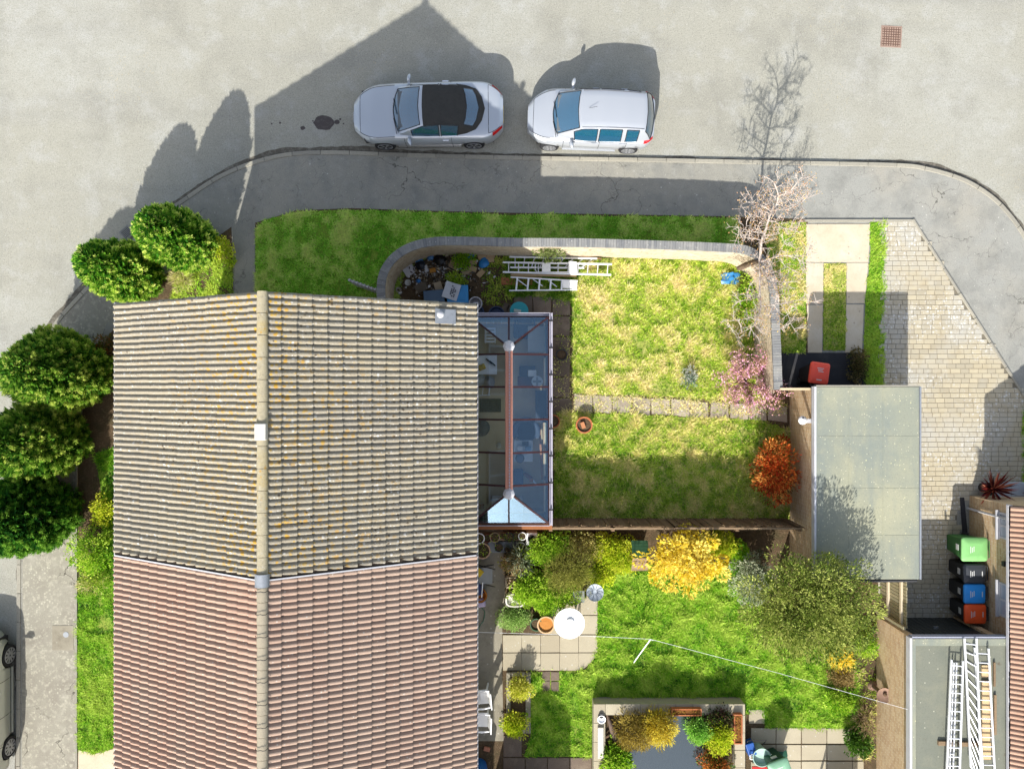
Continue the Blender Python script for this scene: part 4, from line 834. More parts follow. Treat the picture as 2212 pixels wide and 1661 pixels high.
shrub('bed_plant', P(1188,1290), (.5,.45,.3), GRN, 'green leafy plant above the white garden table', n_clump=55, per=60)
shrub('bed_plant', P(1110,1335), (.5,.35,.2), [A(110,150,70,.64), A(150,186,96,.64), A(180,206,124,.64)], 'pale mint green ground cover by the house passage', n_clump=60, per=70, leaf=(.05,.03))
shrub('bed_plant', P(1122,1205), (.25,.4,.35), SIL, 'silvery strap leaved plant beside the pots', n_clump=34, per=26, leaf=(.2,.025))
shrub('variegated_shrub', P(1612,1240), (.62,.85,.75), SIL, 'silver variegated shrub between golden shrub and big evergreen', n_clump=110, per=60, leaf=(.07,.035))
shrub('border_shrub', P(1800,1408), (.42,.38,.42), YEL, 'small yellow shrub beside the second garage', n_clump=50, per=50)
shrub('border_shrub', P(1812,1452), (.36,.32,.3), [A(110,92,50,.6), A(146,124,76,.6), A(176,156,104,.6)], 'tan brown shrub below the small yellow shrub', n_clump=36, per=50)
shrub('border_shrub', P(1806,1505), (.42,.36,.3), GRN, 'green border plant under the washing line', n_clump=44, per=50)
shrub('border_shrub', P(1838,1590), (.34,.42,.4), DRK, 'dark green shrub beside the pond patio', n_clump=50, per=60)
shrub('border_shrub', P(1858,1385), (.3,.3,.3), GRN, 'green plant at the foot of the slatted fence', n_clump=34, per=50)
shrub('dry_plant', P(1855,1545), (.28,.34,.5), [A(150,120,84), A(196,170,130)], 'dry bare stems against the second garage wall', n_clump=22, per=24, leaf=(.22,.008), mat='blade')
shrub('hedge_plant', P(1612,655), (.3,.95,.28), GRN, 'glossy green plants along the inside of the wall', n_clump=80, per=50)
shrub('creeper', P(1185,556,.1), (.5,.14,.55), [A(110,130,70,.64), A(150,160,100,.64), A(90,110,50,.64)], 'pale green creeper climbing the sunlit garden wall', n_clump=34, per=36, zc=1.0)
shrub('flower_clump', P(1487,815), (.2,.25,.12), [A(90,130,100), A(130,160,130), A(226,226,220)], 'pale blue green clump growing in the dry lawn', n_clump=20, per=30)
shrub('drive_weed', P(1848,790), (.22,.55,.12), [A(120,100,60), A(160,140,90), A(96,100,50)], 'dry weedy plant along the tarmac apron edge', n_clump=34, per=40)
shrub('rubbish_weed', P(985,612), (.3,.26,.16), GRN, 'green weed growing through the rubbish heap', n_clump=26, per=36)
shrub('rubbish_weed', P(1002,565), (.3,.2,.2), GRN[:3], 'green weed below the wall above the rubbish', n_clump=24, per=36)
shrub('bed_plant', P(1165,1182), (.5,.45,.4), GRN, 'leafy green plant right of the white square tub', n_clump=50, per=60)
shrub('bed_plant', P(1262,1172), (.55,.42,.42), [A(110,120,40,.64), A(150,150,70,.64), A(190,176,110,.64)], 'dusty olive plant under the fence above the feathery shrub', n_clump=55, per=60)
shrub('bed_plant', P(1300,1178), (.45,.42,.4), LIME, 'yellow green plant under the fence left of the lime shrub', n_clump=50, per=60)
shrub('bed_plant', P(1298,1232), (.42,.42,.3), LIME, 'lime plant at the lawn edge right of the feathery shrub', n_clump=44, per=56)
shrub('bed_plant', P(1220,1270), (.5,.4,.32), GRN, 'green plant below the feathery shrub', n_clump=50, per=56)
shrub('bed_plant', P(1108,1215), (.3,.4,.28), [A(120,130,50,.64), A(180,170,90,.64), A(206,170,130,.64)], 'tan and green plants beside the passage above the planter', n_clump=36, per=44)
shrub('bed_plant', P(1585,1185), (.3,.3,.35), GRN[:3], 'dark green plant between the lime shrub and the silver shrub', n_clump=36, per=50)
# raised bed plants
shrub('bed_plant', P(1122,1475), (.34,.34,.35), [A(120,140,24,.66), A(190,196,50,.66), A(224,220,110,.66)], 'yellow leaved plant in the narrow raised bed', n_clump=44, per=44)
shrub('bed_plant', P(1113,1552), (.34,.34,.3), LIME, 'round green plant in the narrow raised bed', n_clump=48, per=50)
# ---- big evergreen of the lower garden
et = thing('evergreen_tree', P(1683,1240), 'large olive green evergreen tree beside the first garage', 'tree')
m = MB(); m.tube([(0,0,-.05),(.05,-.05,.9),(.15,-.1,1.8),(.2,0,2.8)], [.13,.11,.08,.03], 9)
for k in range(9):
    a = k*.7; m.tube([(.08,-.06,.9+.15*k), (.08+.6*math.cos(a), -.06+.6*math.sin(a), 1.4+.17*k), (.1+1.15*math.cos(a), 1.1*math.sin(a), 1.9+.18*k)], [.05,.03,.01], 6)
m.build('trunk', M['bark'], et)
pts, out, sh = crown_points((1.95,1.62,1.2), 380, 95, .24, .3); pts += np.array([-.18,-.15,2.7]); out[:,2] += .2
np_mesh('crown', leaf_quads(pts, out, .08, .034), 4, pick([A(44,62,16,.66), A(82,104,32,.68), A(124,140,56,.7), A(168,174,92,.76)], len(pts), np.clip(sh*.6 + rng.random(len(pts))*.45, 0, .999)), M['leaf'], et)
# ---- bare branching tree by the wall
bt = thing('bare_tree', P(1597,579), 'bare pale branched tree leaning over the garden wall corner', 'tree')
base = P(1597,579); limbs = []
def Z4(zx, zy, h): return P((2700 + zx/3.322)/1.736, (600 + zy/3.322)/1.736, h)
def Z5(zx, zy, h): return P((2600 + zx/2.768)/1.736, (1100 + zy/2.768)/1.736, h)
trunk = [base - Vector((0,0,.1)), Z4(330,1310,.9), Z4(430,1275,1.6), Z4(490,1270,1.95)]
fork = trunk[-1]
N1 = [fork] + [Z4(x, y, h) for x, y, h in ((505,1150,2.05),(520,1000,2.2),(560,900,2.35),(600,760,2.5),(640,640,2.65),(700,560,2.8),(725,450,2.95),(700,350,3.1),(650,260,3.2),(540,200,3.35))]
limbs += [(N1, .042)]
limbs += [([N1[7], Z4(830,410,3.1), Z4(900,360,3.25), Z4(1000,230,3.4), Z4(1060,190,3.45)], .022), ([N1[7], Z4(880,405,3.1), Z4(980,470,3.2), Z4(1040,520,3.3)], .018),
          ([N1[6], Z4(800,540,2.9), Z4(900,490,3.0), Z4(1010,540,3.1)], .018), ([N1[5], Z4(500,560,2.8), Z4(380,520,2.95), Z4(260,560,3.05)], .02), ([N1[5], Z4(620,600,2.75), Z4(490,490,2.9)], .014),
          ([N1[3], Z4(440,900,2.5), Z4(320,870,2.6), Z4(270,860,2.7)], .018), ([N1[2], Z4(400,975,2.4), Z4(300,965,2.5), Z4(210,970,2.6)], .016), ([N1[4], Z4(700,775,2.6), Z4(800,860,2.75), Z4(950,860,2.9)], .02),
          ([N1[8], Z4(560,385,3.2)], .012), ([N1[4], Z4(460,700,2.7), Z4(420,640,2.8)], .014)]
limbs += [([fork, Z4(600,1240,2.1), Z4(720,1200,2.3), Z4(900,1190,2.5), Z4(1080,1190,2.6)], .03), ([Z4(720,1200,2.3), Z4(780,1080,2.5), Z4(820,1000,2.6)], .014), ([Z4(840,1195,2.42), Z4(960,1230,2.5), Z4(1050,1280,2.6)], .014),
          ([fork, Z4(520,1340,2.0), Z4(560,1430,2.1), Z4(640,1500,2.3), Z4(760,1520,2.5), Z4(900,1520,2.6)], .026), ([Z4(560,1430,2.1), Z4(720,1385,2.3), Z4(850,1330,2.45)], .016), ([Z4(700,1390,2.28), Z4(800,1450,2.4), Z4(860,1520,2.5)], .012),
          ([fork, Z4(495,1400,2.05), Z5(690,0,2.1), Z5(700,130,2.2), Z5(680,220,2.3), Z5(640,300,2.4), Z5(600,370,2.5), Z5(580,450,2.55)], .034), ([Z5(700,130,2.2), Z5(800,125,2.35), Z5(900,110,2.5), Z5(980,220,2.6), Z5(1010,310,2.7), Z5(1060,390,2.75)], .018),
          ([Z5(670,235,2.32), Z5(520,270,2.45), Z5(380,285,2.5)], .014), ([Z5(620,340,2.45), Z5(540,390,2.5), Z5(440,430,2.55)], .012), ([Z5(690,40,2.12), Z5(600,60,2.25), Z5(480,80,2.3)], .012), ([Z5(900,110,2.5), Z5(1100,70,2.6), Z5(1240,90,2.7)], .012)]
m = MB(); m.tube(trunk, [.1,.085,.07,.055], 9, False); m.build('trunk', pm('mottled_bark', A(150,128,108), [('n', 14, A(96,80,66), .45, .65, .8)], rough=1), bt, world=True, smooth=60)
m = MB(); tips = []; random.seed(21)
for path, r in limbs:
    pp = [Vector(p) for p in smooth_line([tuple(p) for p in path], 3)]; n = len(pp)
    m.tube(pp, [max(.007, r*(1 - .75*i/(n-1))) for i in range(n)], 6, False); tips.append((pp[-1], (pp[-1]-pp[-2]).normalized()))
    for i in range(1, n):
        for _ in range(2):
            if random.random() < .58:
                d0 = (pp[i]-pp[i-1]).normalized(); sd = Vector((random.gauss(0,1), random.gauss(0,1), random.gauss(.25,.4))); sd = (sd - d0*sd.dot(d0)).normalized(); d = (d0*.45 + sd).normalized(); L = random.uniform(.2,.55); q = pp[i]; tw = [q]
                for s in range(4): d = (d + Vector((random.gauss(0,.22), random.gauss(0,.22), random.gauss(.05,.15)))).normalized(); q = q + d*L/4; tw.append(q)
                m.tube(tw, [.008,.007,.0055,.0045,.0035], 4, False); tips.append((tw[-1], d))
                for s in (1, 2, 3):
                    for _2 in range(2):
                        e = (d + Vector((random.gauss(0,.8), random.gauss(0,.8), random.gauss(.1,.4)))).normalized(); l2 = random.uniform(.1,.26); m.tube([tw[s], tw[s]+e*l2*.5, tw[s]+e*l2+Vector((0,0,.02))], [.006,.005,.003], 4, False); tips.append((tw[s]+e*l2, e))
m.build('branch', M['pale_bark'], bt, world=True, smooth=60)
tp = np.array([t_[0] for t_ in tips]); td = np.array([t_[1] for t_ in tips]); tp = np.repeat(tp, 2, 0) + rng.normal(0, .03, (len(tp)*2, 3)); td = np.repeat(td, 2, 0) + rng.normal(0, .6, (len(td)*2, 3))
np_mesh('bud', leaf_quads(tp, td, .04, .022), 4, pick([A(170,120,80,.65), A(206,156,116,.65), A(226,184,150,.65), A(200,170,90,.65)], len(tp)), M['petal'], bt, world=True)
# ---- pink blossom shrub
ps = thing('blossom_shrub', P(1602,822), 'pink blossoming shrub at the end of the slab path', 'shrub'); m = MB(); tips = []; random.seed(5)
for k in range(46):
    a = random.uniform(0, 2*math.pi); rr = random.uniform(.35, 1.2); hh = random.uniform(.8, 1.6); q = Vector((random.gauss(0,.08), random.gauss(0,.08), 0)); e = Vector((rr*math.cos(a), rr*.85*math.sin(a), hh)); pp = [q, q + (e-q)*.35 + Vector((0,0,.15)), q + (e-q)*.7 + Vector((random.gauss(0,.06), random.gauss(0,.06), .1)), e]
    m.tube(pp, [.016,.012,.008,.004], 5, False)
    for f in (.4,.5,.6,.7,.8,.9,1.0):
        for _ in range(4):
            s = pp[1] + (pp[3]-pp[1])*(f*1.0) if f < 1 else pp[3]; d = Vector((random.gauss(0,1), random.gauss(0,1), random.gauss(.3,.6))).normalized(); l = random.uniform(.08,.24); m.tube([s, s+d*l], [.005,.003], 3, False); tips.append((s+d*l, d))
m.build('branch', pm('tan_twig', A(196,160,120), [('n', 20, A(150,116,84), .45, .7, .6)], rough=.9), ps)
tp = np.array([t_[0] for t_ in tips]); tp = np.repeat(tp, 3, 0) + rng.normal(0, .025, (len(tp)*3, 3)); sel = rng.random(len(tp)) < .8; tp = tp[sel]
np_mesh('blossom', leaf_quads(tp, unit(len(tp)), .05, .04), 4, pick([A(190,112,156,.74), A(214,150,184,.74), A(230,186,206,.74), A(220,170,170,.7)], len(tp)), M['petal'], ps)
tl_ = tp[rng.random(len(tp)) < .35] + rng.normal(0, .04, (int((rng.random(1)*0)[0]) + 1, 3))
np_mesh('foliage', leaf_quads(tl_, unit(len(tl_)), .05, .025), 4, pick([A(150,150,70,.64), A(190,170,110,.64), A(170,130,90,.64)], len(tl_)), M['leaf'], ps)
# ---- red cordyline in a pot beside the bungalow
def cordyline(px, py, label, n=90, L=.6):
    t = thing('cordyline', P(px, py), label, 'plant', 'dark red spiky plants by the bungalow'); MB().lathe([(.14,0),(.19,.34),(.2,.36),(.17,.36),(.16,.3),(.0,.3)], 18).build('pot', plain(60,56,54,.6), t, smooth=40)
    MB().tube([(0,0,.28),(.01,0,.5)], [.03,.025], 7).build('stem', M['bark'], t); u = unit(n); u[:,2] = np.abs(u[:,2])*.7 + .12
    c = np.tile(np.array([[.01,0,.5]]), (n, 1)); np_mesh('leaf_blades', leaf_quads(c, u, L, .06), 4, pick([A(96,26,26,.65), A(140,46,38,.65), A(196,120,90,.65), A(70,22,28,.65)], n), M['leaf'], t)
cordyline(2122, 1052, 'dark red spiky plant in a pot at the bungalow corner'); cordyline(2222, 1052, 'dark red spiky plant cut off by the right edge')
# ================================================================== cars
def finish_shell(me):
    bb = bmesh.new(); bb.from_mesh(me); bmesh.ops.recalc_face_normals(bb, faces=bb.faces[:])
    c = Vector((0, 0, .8))
    if sum((f.calc_center_median() - c).dot(f.normal)*f.calc_area() for f in bb.faces) < 0: bmesh.ops.reverse_faces(bb, faces=bb.faces[:])
    bb.to_mesh(me); bb.free()
    for p in me.polygons: p.use_smooth = True
    me.set_sharp_from_angle(angle=R(45))
def car(name, label, loc, rz, S, paint, roofmat):
    t = thing(name, loc, label, 'car', rz=rz); L = S['L']; hw = S['hw']
    def F(key, x):
        xs, vs = zip(*S[key]); return float(np.mean([np.interp(x + d, xs, vs) for d in (-.06, -.03, 0, .03, .06)]))
    def w(x):
        e = max(0.0, L/2 - abs(x)); k, a, pw = S['nose'] if x < 0 else S['tail']
        return hw * (1 - S['pinch']*(max(0, abs(x) - .9)/(L/2-.9))**2) * (1 - a*((k-e)/k)**pw if e < k else 1.0)
    n = int(L/.045); X = [-L/2 + L*i/n for i in range(n+1)]; rows = []
    for x in X:
        ww = w(x); zs, zc = F('zs', x), F('zc', x); e = min(1, (L/2-abs(x))/.12); z0 = .2 + .12*(1-e)
        za = 0
        for xa in S['axles']:
            if abs(x - xa) < S['arch']: za = max(za, S['tyre'] + math.sqrt(S['arch']**2 - (x-xa)**2))
        pr = [(.90, z0), (.965, z0+.12), (1.0, .52*zs/.9+.04), (.988, zs-.09), (.945, zs-.015), (.86, zs+(zc-zs)*.38), (.62, zs+(zc-zs)*.78), (.32, zc-.004), (0, zc)]
        half = [(x, ww*a, max(z, min(za, zs-.1))) for a, z in pr]
        rows.append(half + [(x, -y, z) for x, y, z in reversed(half[:-1])])
    nb = len(rows[0]); bm_ = {'body': MB(), 'bonnet': MB(), 'boot_lid': MB()}
    for i in range(n):
        xm = (X[i] + X[i+1])/2
        for j in range(nb-1):
            top = 5 <= j <= nb-2-5
            key = 'bonnet' if top and S['bonnet'][0] < xm < S['bonnet'][1] else ('boot_lid' if top and S['boot'][0] < xm < S['boot'][1] else 'body')
            bm_[key].add([rows[i][j], rows[i][j+1], rows[i+1][j+1], rows[i+1][j]], [(0, 1, 2, 3)])
    bm_['body'].add(rows[0], [tuple(range(nb))]); bm_['body'].add(rows[-1], [tuple(range(nb-1, -1, -1))])
    for k, b in bm_.items():
        if not b.f: continue
        me = b.mesh(k); bb = bmesh.new(); bb.from_mesh(me); bmesh.ops.remove_doubles(bb, verts=bb.verts[:], dist=.0005); bmesh.ops.recalc_face_normals(bb, faces=bb.faces[:])
        up = sum(f.normal.z for f in bb.faces)
        if up < 0: bmesh.ops.reverse_faces(bb, faces=bb.faces[:])
        bb.to_mesh(me); bb.free()
        for p in me.polygons: p.use_smooth = True
        me.set_sharp_from_angle(angle=R(50)); link(k, me, paint, t)
    # seams
    def yz(x, a):
        ww = w(x); zs, zc = F('zs', x), F('zc', x); pts = [(.90,.2),(.965,.32),(1.0,.52*zs/.9+.04),(.988,zs-.09),(.945,zs-.015),(.86,zs+(zc-zs)*.38),(.62,zs+(zc-zs)*.78),(.32,zc-.004),(0,zc)]
        i = int(a); f = a - i; i2 = min(i+1, 8); return (x, ww*(pts[i][0]*(1-f)+pts[i2][0]*f), pts[i][1]*(1-f)+pts[i2][1]*f)
    def seam(ps): MB().tube(ps, .008, 4, False).build('panel_seam', M['black'], t)
    for s in (1, -1):
        fl = lambda p: (p[0], p[1]*s, p[2]+.001)
        seam([fl(yz(x, 5.0)) for x in np.linspace(S['bonnet'][0], S['bonnet'][1], 9)])
        for xd in S['doors']: seam([fl((yz(xd, a)[0] , yz(xd, a)[1]+.001, yz(xd, a)[2])) for a in np.linspace(.3, 4.4, 8)])
        if S['boot'][1] > S['boot'][0]: seam([fl(yz(x, 5.0)) for x in np.linspace(S['boot'][0], S['boot'][1], 7)])
    seam([yz(S['bonnet'][0], a) for a in np.linspace(5, 8, 6)] + [(p[0], -p[1], p[2]) for p in [yz(S['bonnet'][0], a) for a in np.linspace(8, 5, 6)]])
    if S['boot'][1] > S['boot'][0]: seam([yz(S['boot'][0], a) for a in np.linspace(5, 8, 6)] + [(p[0], -p[1], p[2]) for p in [yz(S['boot'][0], a) for a in np.linspace(8, 5, 6)]])
    for s in (1, -1):
        MB().boxz(-L/2+.25, L/2-.25, s*.02 if s > 0 else -hw+.17, hw-.17 if s > 0 else -.02, .2, .62).build('underbody', M['black'], t) if s > 0 else None
        MB().boxz(S['axles'][0]+.4, S['axles'][1]-.4, s*(hw*.955)-.02, s*(hw*.955)+.02, .17, .215).build('sill', paint if S.get('sill') is None else M['chrome'], t)
    MB().boxz(-L/2+.3, L/2-.3, -hw+.17, -.02, .2, .62).build('underbody', M['black'], t)
    # cabin
    xs_ = [p[0] for p in S['ztop']]; x0, x1 = xs_[0], xs_[-1]; nc = 46; XC = [x0 + (x1-x0)*i/nc for i in range(nc+1)]; rows = []
    for x in XC:
        zb = F('zs', x) - .01; zt = F('ztop', x) if x0 < x < x1 else np.interp(x, *zip(*S['ztop'])); wb = F('wb', x); wr = min(F('wr', x), wb-.01); zt = max(zt, zb+.01); hh = zt - zb; ze = zb + hh*.90
        half = [(x, wb, zb-.02), (x, wb+(wr-wb)*.42, zb+hh*.45), (x, wr, ze-.0), (x, wr*.9, zb+hh*.965), (x, wr*.6, zt-.004), (x, 0, zt+.006)]
        gf = max(0, min(1, (S['head'] + .15 - x)/(S['head'] + .15 - x0))); gr = max(0, min(1, (x - S['rear0'])/(x1 - S['rear0'])))
        half = [(X_ + S['bow'][0]*(.35 + .65*gf)*(1 if gf > 0 else 0)*min(1, gf*4)*(abs(Y_)/.75)**2 - S['bow'][1]*gr*(abs(Y_)/.75)**2, Y_, Z_) for X_, Y_, Z_ in half]
        rows.append(half + [(X_, -Y_, Z_) for X_, Y_, Z_ in reversed(half[:-1])])
    parts = {}
    for i in range(nc):
        xm = (XC[i]+XC[i+1])/2
        for j in range(10):
            side = j if j < 5 else 9-j; key = None; sgn = 'l' if j < 5 else 'r'
            if side >= 2:
                if xm < S['wind'][1]: key = 'windscreen' if (side >= 3 and xm > S['wind'][0]) else 'pillar'
                elif xm < S['head']: key = 'pillar'
                elif S['rearwin'][0] < xm < S['rearwin'][1] and side >= S['rearwin'][2]: key = 'rear_window'
                else: key = 'roof'
            else:
                if any(a < xm < b for a, b in S['sidewin']): key = 'side_window_' + sgn
                elif xm < S['sidewin'][0][0]: key = 'pillar'
                else: key = S['rearside'] if xm > S['sidewin'][-1][1] else 'pillar'
                if side == 1 and key.startswith('side') and S.get('frame') and xm < S['wind'][1]: key = 'pillar' if False else key
            parts.setdefault(key, MB()).add([rows[i][j], rows[i][j+1], rows[i+1][j+1], rows[i+1][j]], [(0,1,2,3)])
    for key, b in parts.items():
        nm = 'side_window' if key.startswith('side_window') else key
        mt = (M['car_clear'] if key == 'windscreen' and S.get('clear') else M['car_glass']) if 'win' in key else (paint if key == 'pillar' else roofmat)
        bb = bmesh.new(); bb.from_mesh(b.mesh(nm)); bmesh.ops.remove_doubles(bb, verts=bb.verts[:], dist=.0005)
        todo = set(bb.faces); isl = []
        while todo:
            st = [todo.pop()]; grp = [st[0]]
            while st:
                for ed in st.pop().edges:
                    for g in ed.link_faces:
                        if g in todo: todo.discard(g); st.append(g); grp.append(g)
            isl.append(grp)
        for grp in isl:
            vid = {}; vs = []; fs = []
            for f in grp:
                for v in f.verts:
                    if v not in vid: vid[v] = len(vs); vs.append(tuple(v.co))
                fs.append(tuple(vid[v] for v in f.verts))
            me = bpy.data.meshes.new(nm); me.from_pydata(vs, [], fs); finish_shell(me); ob = link(nm, me, mt, t)
            if 'win' in key:
                cnt = {}
                for f in fs:
                    for a_, b_ in zip(f, f[1:] + f[:1]): cnt[frozenset((a_, b_))] = cnt.get(frozenset((a_, b_)), 0) + 1
                tr_ = MB()
                for e_, k_ in cnt.items():
                    if k_ == 1 and len(e_) == 2: a_, b_ = e_; tr_.tube([Vector(vs[a_])*1.0015, Vector(vs[b_])*1.0015], .013, 5)
                tr_.build('window_trim', M['black'], ob)
        bb.free()
    # dashboard, seats and steering wheel seen through the glass
    trim = plain(96,102,108,.8); xw0, xw1 = S['wind']; zb0 = max(F('zc', xw0+.3), F('zc', .3)) + .012
    MB().boxz(xw0+.12, x1-.3, -.60, .60, zb0-.02, zb0).build('cabin_floor', trim, t)
    MB().box(((xw0+xw1)/2-.02, 0, zb0+.001), (.5, 1.1, .05)).build('dashboard', plain(110,116,120,.8), t, bevel=.02)
    for sy in (.34, -.34):
        se = MB().box((.18, sy, zb0+.002), (.14, .46, .2), top=.85).build('seat', plain(206,206,200,.9), t, bevel=.04); MB().box((.2, sy, zb0+.21), (.09, .24, .1)).build('headrest', plain(190,190,186,.9), se, bevel=.03)
    MB().tube([(xw1-.12 + .05*math.cos(a), .34 + .17*math.sin(a), zb0 + .1 + .14*math.cos(a)) for a in np.linspace(0, 2*math.pi, 17)], .014, 6, False).build('steering_wheel', M['black'], t)
    # black surround of the windscreen, wipers
    wi = MB(); xw = S['wind'][0]
    wi.tube([(xw - .015 + S['bow'][0]*(abs(y)/.75)**2, y, F('zc', xw)+.012 - .05*(abs(y)/.7)**2) for y in np.linspace(-.68, .68, 13)], .018, 5); wi.build('cowl', M['black'], t)
    for ya in (.35, -.25): MB().tube([(xw-.01, ya, F('zc', xw)+.03), (xw+.06, ya-.3, F('zc', xw)+.07), (xw+.09, ya-.5, F('zc', xw)+.085)], .01, 5).build('wiper', M['black'], t)
    # wheels
    wr_ = S['tyre']
    for xa in S['axles']:
        for s in (1, -1):
            yo = s*(hw*.985); wy = lambda d: yo - s*d
            whl = MB(); prof = [(wr_-.1, .0), (wr_-.02, -.005), (wr_, .03), (wr_, .19), (wr_-.03, .21), (.1, .21)]
            whl.M = Matrix.Translation((xa, yo, wr_)) @ Matrix.Rotation(R(90)*s, 4, 'X'); whl.lathe(prof, 26); wo = whl.build('wheel', M['rubber'], t, smooth=40, fix=True)
            rim = MB(); rim.M = Matrix.Translation((xa, yo - s*.0, wr_)) @ Matrix.Rotation(R(90)*s, 4, 'X')
            rim.lathe([(wr_-.095, .004), (wr_-.095, -.012), (wr_-.115, -.014), (wr_-.12, .05), (.04, .06)], 24)
            ns = S['spokes']
            for k in range(ns):
                a = 2*math.pi*k/ns + .3; c_, s_ = math.cos(a), math.sin(a); r0, r1 = .03, wr_-.11; hwid = .028
                rim.add([(r0*c_-hwid*s_, r0*s_+hwid*c_, -.004), (r0*c_+hwid*s_, r0*s_-hwid*c_, -.004), (r1*c_+hwid*1.3*s_, r1*s_-hwid*1.3*c_, -.01), (r1*c_-hwid*1.3*s_, r1*s_+hwid*1.3*c_, -.01)], [(0,1,2,3)])
            rim.build('rim', plain(196,198,202,.3,.5), wo, smooth=40)
    # lamps, mirrors, handles
    for s in (1, -1):
        q = lambda x, a, o=.006: (lambda p: (p[0], (p[1]+o)*s, p[2]+o*.5))(yz(x, a))
        m = MB(); hx = S['hl']; m.grid([[q(x, a, .008) for a in np.linspace(3.2, 4.9, 4)] for x in np.linspace(*hx, 8)]); m.build('headlight', plain(226,232,236,.1), t, smooth=60, fix=True)
        m = MB(); tx = S['tl']; m.grid([[q(x, a, .008) for a in np.linspace(*S['tla'], 4)] for x in np.linspace(*tx, 6)]); m.build('tail_light', plain(200,20,30,.15), t, smooth=60, fix=True)
        mx, mz = S['mirror']; wv = F('wb', mx)
        mm = MB(); mm.M = Matrix.Translation((mx, s*(wv+.17), mz)) @ Matrix.Rotation(s*R(-14), 4, 'Z'); mm.lathe([(.0,-.07),(.7,-.05),(1.0,0),(.7,.06),(.0,.08)], 12, sx=.065, sy=.135); mo = mm.build('mirror', paint, t, smooth=60)
        MB().beam((mx-.02, s*(wv-.02), mz-.05), (mx, s*(wv+.1), mz-.03), .07, .03).build('mirror_arm', paint, mo)
        for hx_ in S['handles']:
            p = yz(hx_, 3.3); MB().box((p[0], s*(p[1]+.012), p[2]), (.19, .035, .03)).build('door_handle', M['chrome'] if S.get('chrome') else paint, t, bevel=.008)
    MB().boxz(-L/2-.012, -L/2+.03, -.26, .26, .36, .46).build('number_plate', plain(235,235,228,.5), t)
    MB().boxz(L/2-.03, L/2+.012, -.26, .26, .46, .56).build('number_plate', plain(236,200,40,.5), t)
    return t, F
silver = pm('silver_paint', (.36,.39,.43), rough=.28, metal=.35, coat=.8, spec=.5)
white_silver = pm('pale_silver_paint', (.36,.38,.41), rough=.28, metal=.3, coat=.8, spec=.5)
champagne = pm('champagne_paint', (.46,.48,.43), rough=.28, metal=.4, coat=.8, spec=.5)
cloth = pm('soft_top_cloth', A(72,72,70), [('n', 1.4, A(84,82,78), .45, .7, .5), ('n', 9, A(60,58,56), .5, .7, .5), ('n', 120, A(40,40,40), .5, .7, .5)], rough=.95)
CAB = dict(L=4.62, hw=.915, nose=(.85,.50,2.4), tail=(.75,.46,2.6), pinch=.05, axles=(-1.40, 1.38), arch=.375, tyre=.33, spokes=5, bonnet=(-2.1, -1.0), boot=(1.86, 2.22), doors=(-.72, .72), sill=1, chrome=1, handles=(.55,),
    zs=[(-2.31,.56),(-2.15,.64),(-1.7,.76),(-1.0,.87),(0,.91),(1.2,.95),(1.9,.955),(2.2,.92),(2.31,.84)], zc=[(-2.31,.62),(-2.15,.72),(-1.7,.84),(-1.0,.96),(0,.98),(1.3,1.02),(1.9,1.03),(2.2,.99),(2.31,.88)],
    ztop=[(-1.04,.965),(-.62,1.16),(-.2,1.34),(.3,1.385),(.85,1.34),(1.22,1.23),(1.66,1.07),(1.76,1.03)], wb=[(-1.04,.74),(-.6,.80),(0,.815),(1.0,.81),(1.5,.77),(1.76,.66)], wr=[(-1.04,.72),(-.6,.68),(-.2,.62),(.4,.6),(1.0,.6),(1.5,.62),(1.76,.6)],
    wind=(-1.02, -.23), head=-.13, rear0=.75, bow=(.20, .42), rearwin=(1.2, 1.6, 3), sidewin=[(-.62, .36), (.41, 1.0)], rearside='roof', hl=(-2.27, -1.82), tl=(1.98, 2.28), tla=(3.2, 4.8), mirror=(-.55, .99))
c1_, F1 = car('convertible', 'silver convertible with black fabric roof parked at the kerb', (-2.58, 8.36, 0), R(.6), CAB, silver, cloth)
for k in range(4):
    MB().tube([(-2.345, -.16 + k*.075 + .05*math.cos(a), .52 + .05*math.sin(a)) for a in np.linspace(0, 2*math.pi, 13)], .008, 4, False).build('badge_ring', M['chrome'], c1_)
HAT = dict(L=3.86, hw=.845, nose=(.8,.48,2.3), tail=(.35,.26,2.4), pinch=.06, axles=(-1.22, 1.25), arch=.34, tyre=.30, spokes=8, bonnet=(-1.76, -1.12), boot=(3, 2), doors=(-.82, .28, 1.1), handles=(.12, .98),
    zs=[(-1.93,.58),(-1.75,.72),(-1.2,.90),(-.6,.95),(0,.97),(1.5,1.0),(1.85,.98),(1.93,.90)], zc=[(-1.93,.66),(-1.75,.80),(-1.15,.99),(0,1.0),(1.5,1.02),(1.93,.95)],
    ztop=[(-1.17,.99),(-.75,1.24),(-.36,1.46),(.3,1.535),(1.0,1.52),(1.62,1.455),(1.8,1.2),(1.91,.98)], wb=[(-1.17,.70),(-.7,.78),(0,.80),(1.2,.79),(1.75,.74),(1.91,.70)], wr=[(-1.17,.68),(-.7,.64),(-.3,.60),(.4,.60),(1.2,.59),(1.62,.57),(1.8,.64),(1.91,.68)],
    wind=(-1.15, -.40), head=-.34, rear0=1.2, bow=(.22, .13), rearwin=(1.66, 1.9, 2), sidewin=[(-.62, .16), (.26, .92), (1.02, 1.45)], rearside='pillar', hl=(-1.88, -1.35), tl=(1.62, 1.9), tla=(3.3, 4.9), mirror=(-.58, 1.06))
c2_, F2 = car('hatchback', 'pale silver hatchback parked behind the convertible', (2.42, 8.2, 0), R(-2.2), HAT, white_silver, white_silver)
MB().tube([(-.12,0,1.52),(.1,0,1.66)], .006, 5).build('aerial', M['black'], c2_)
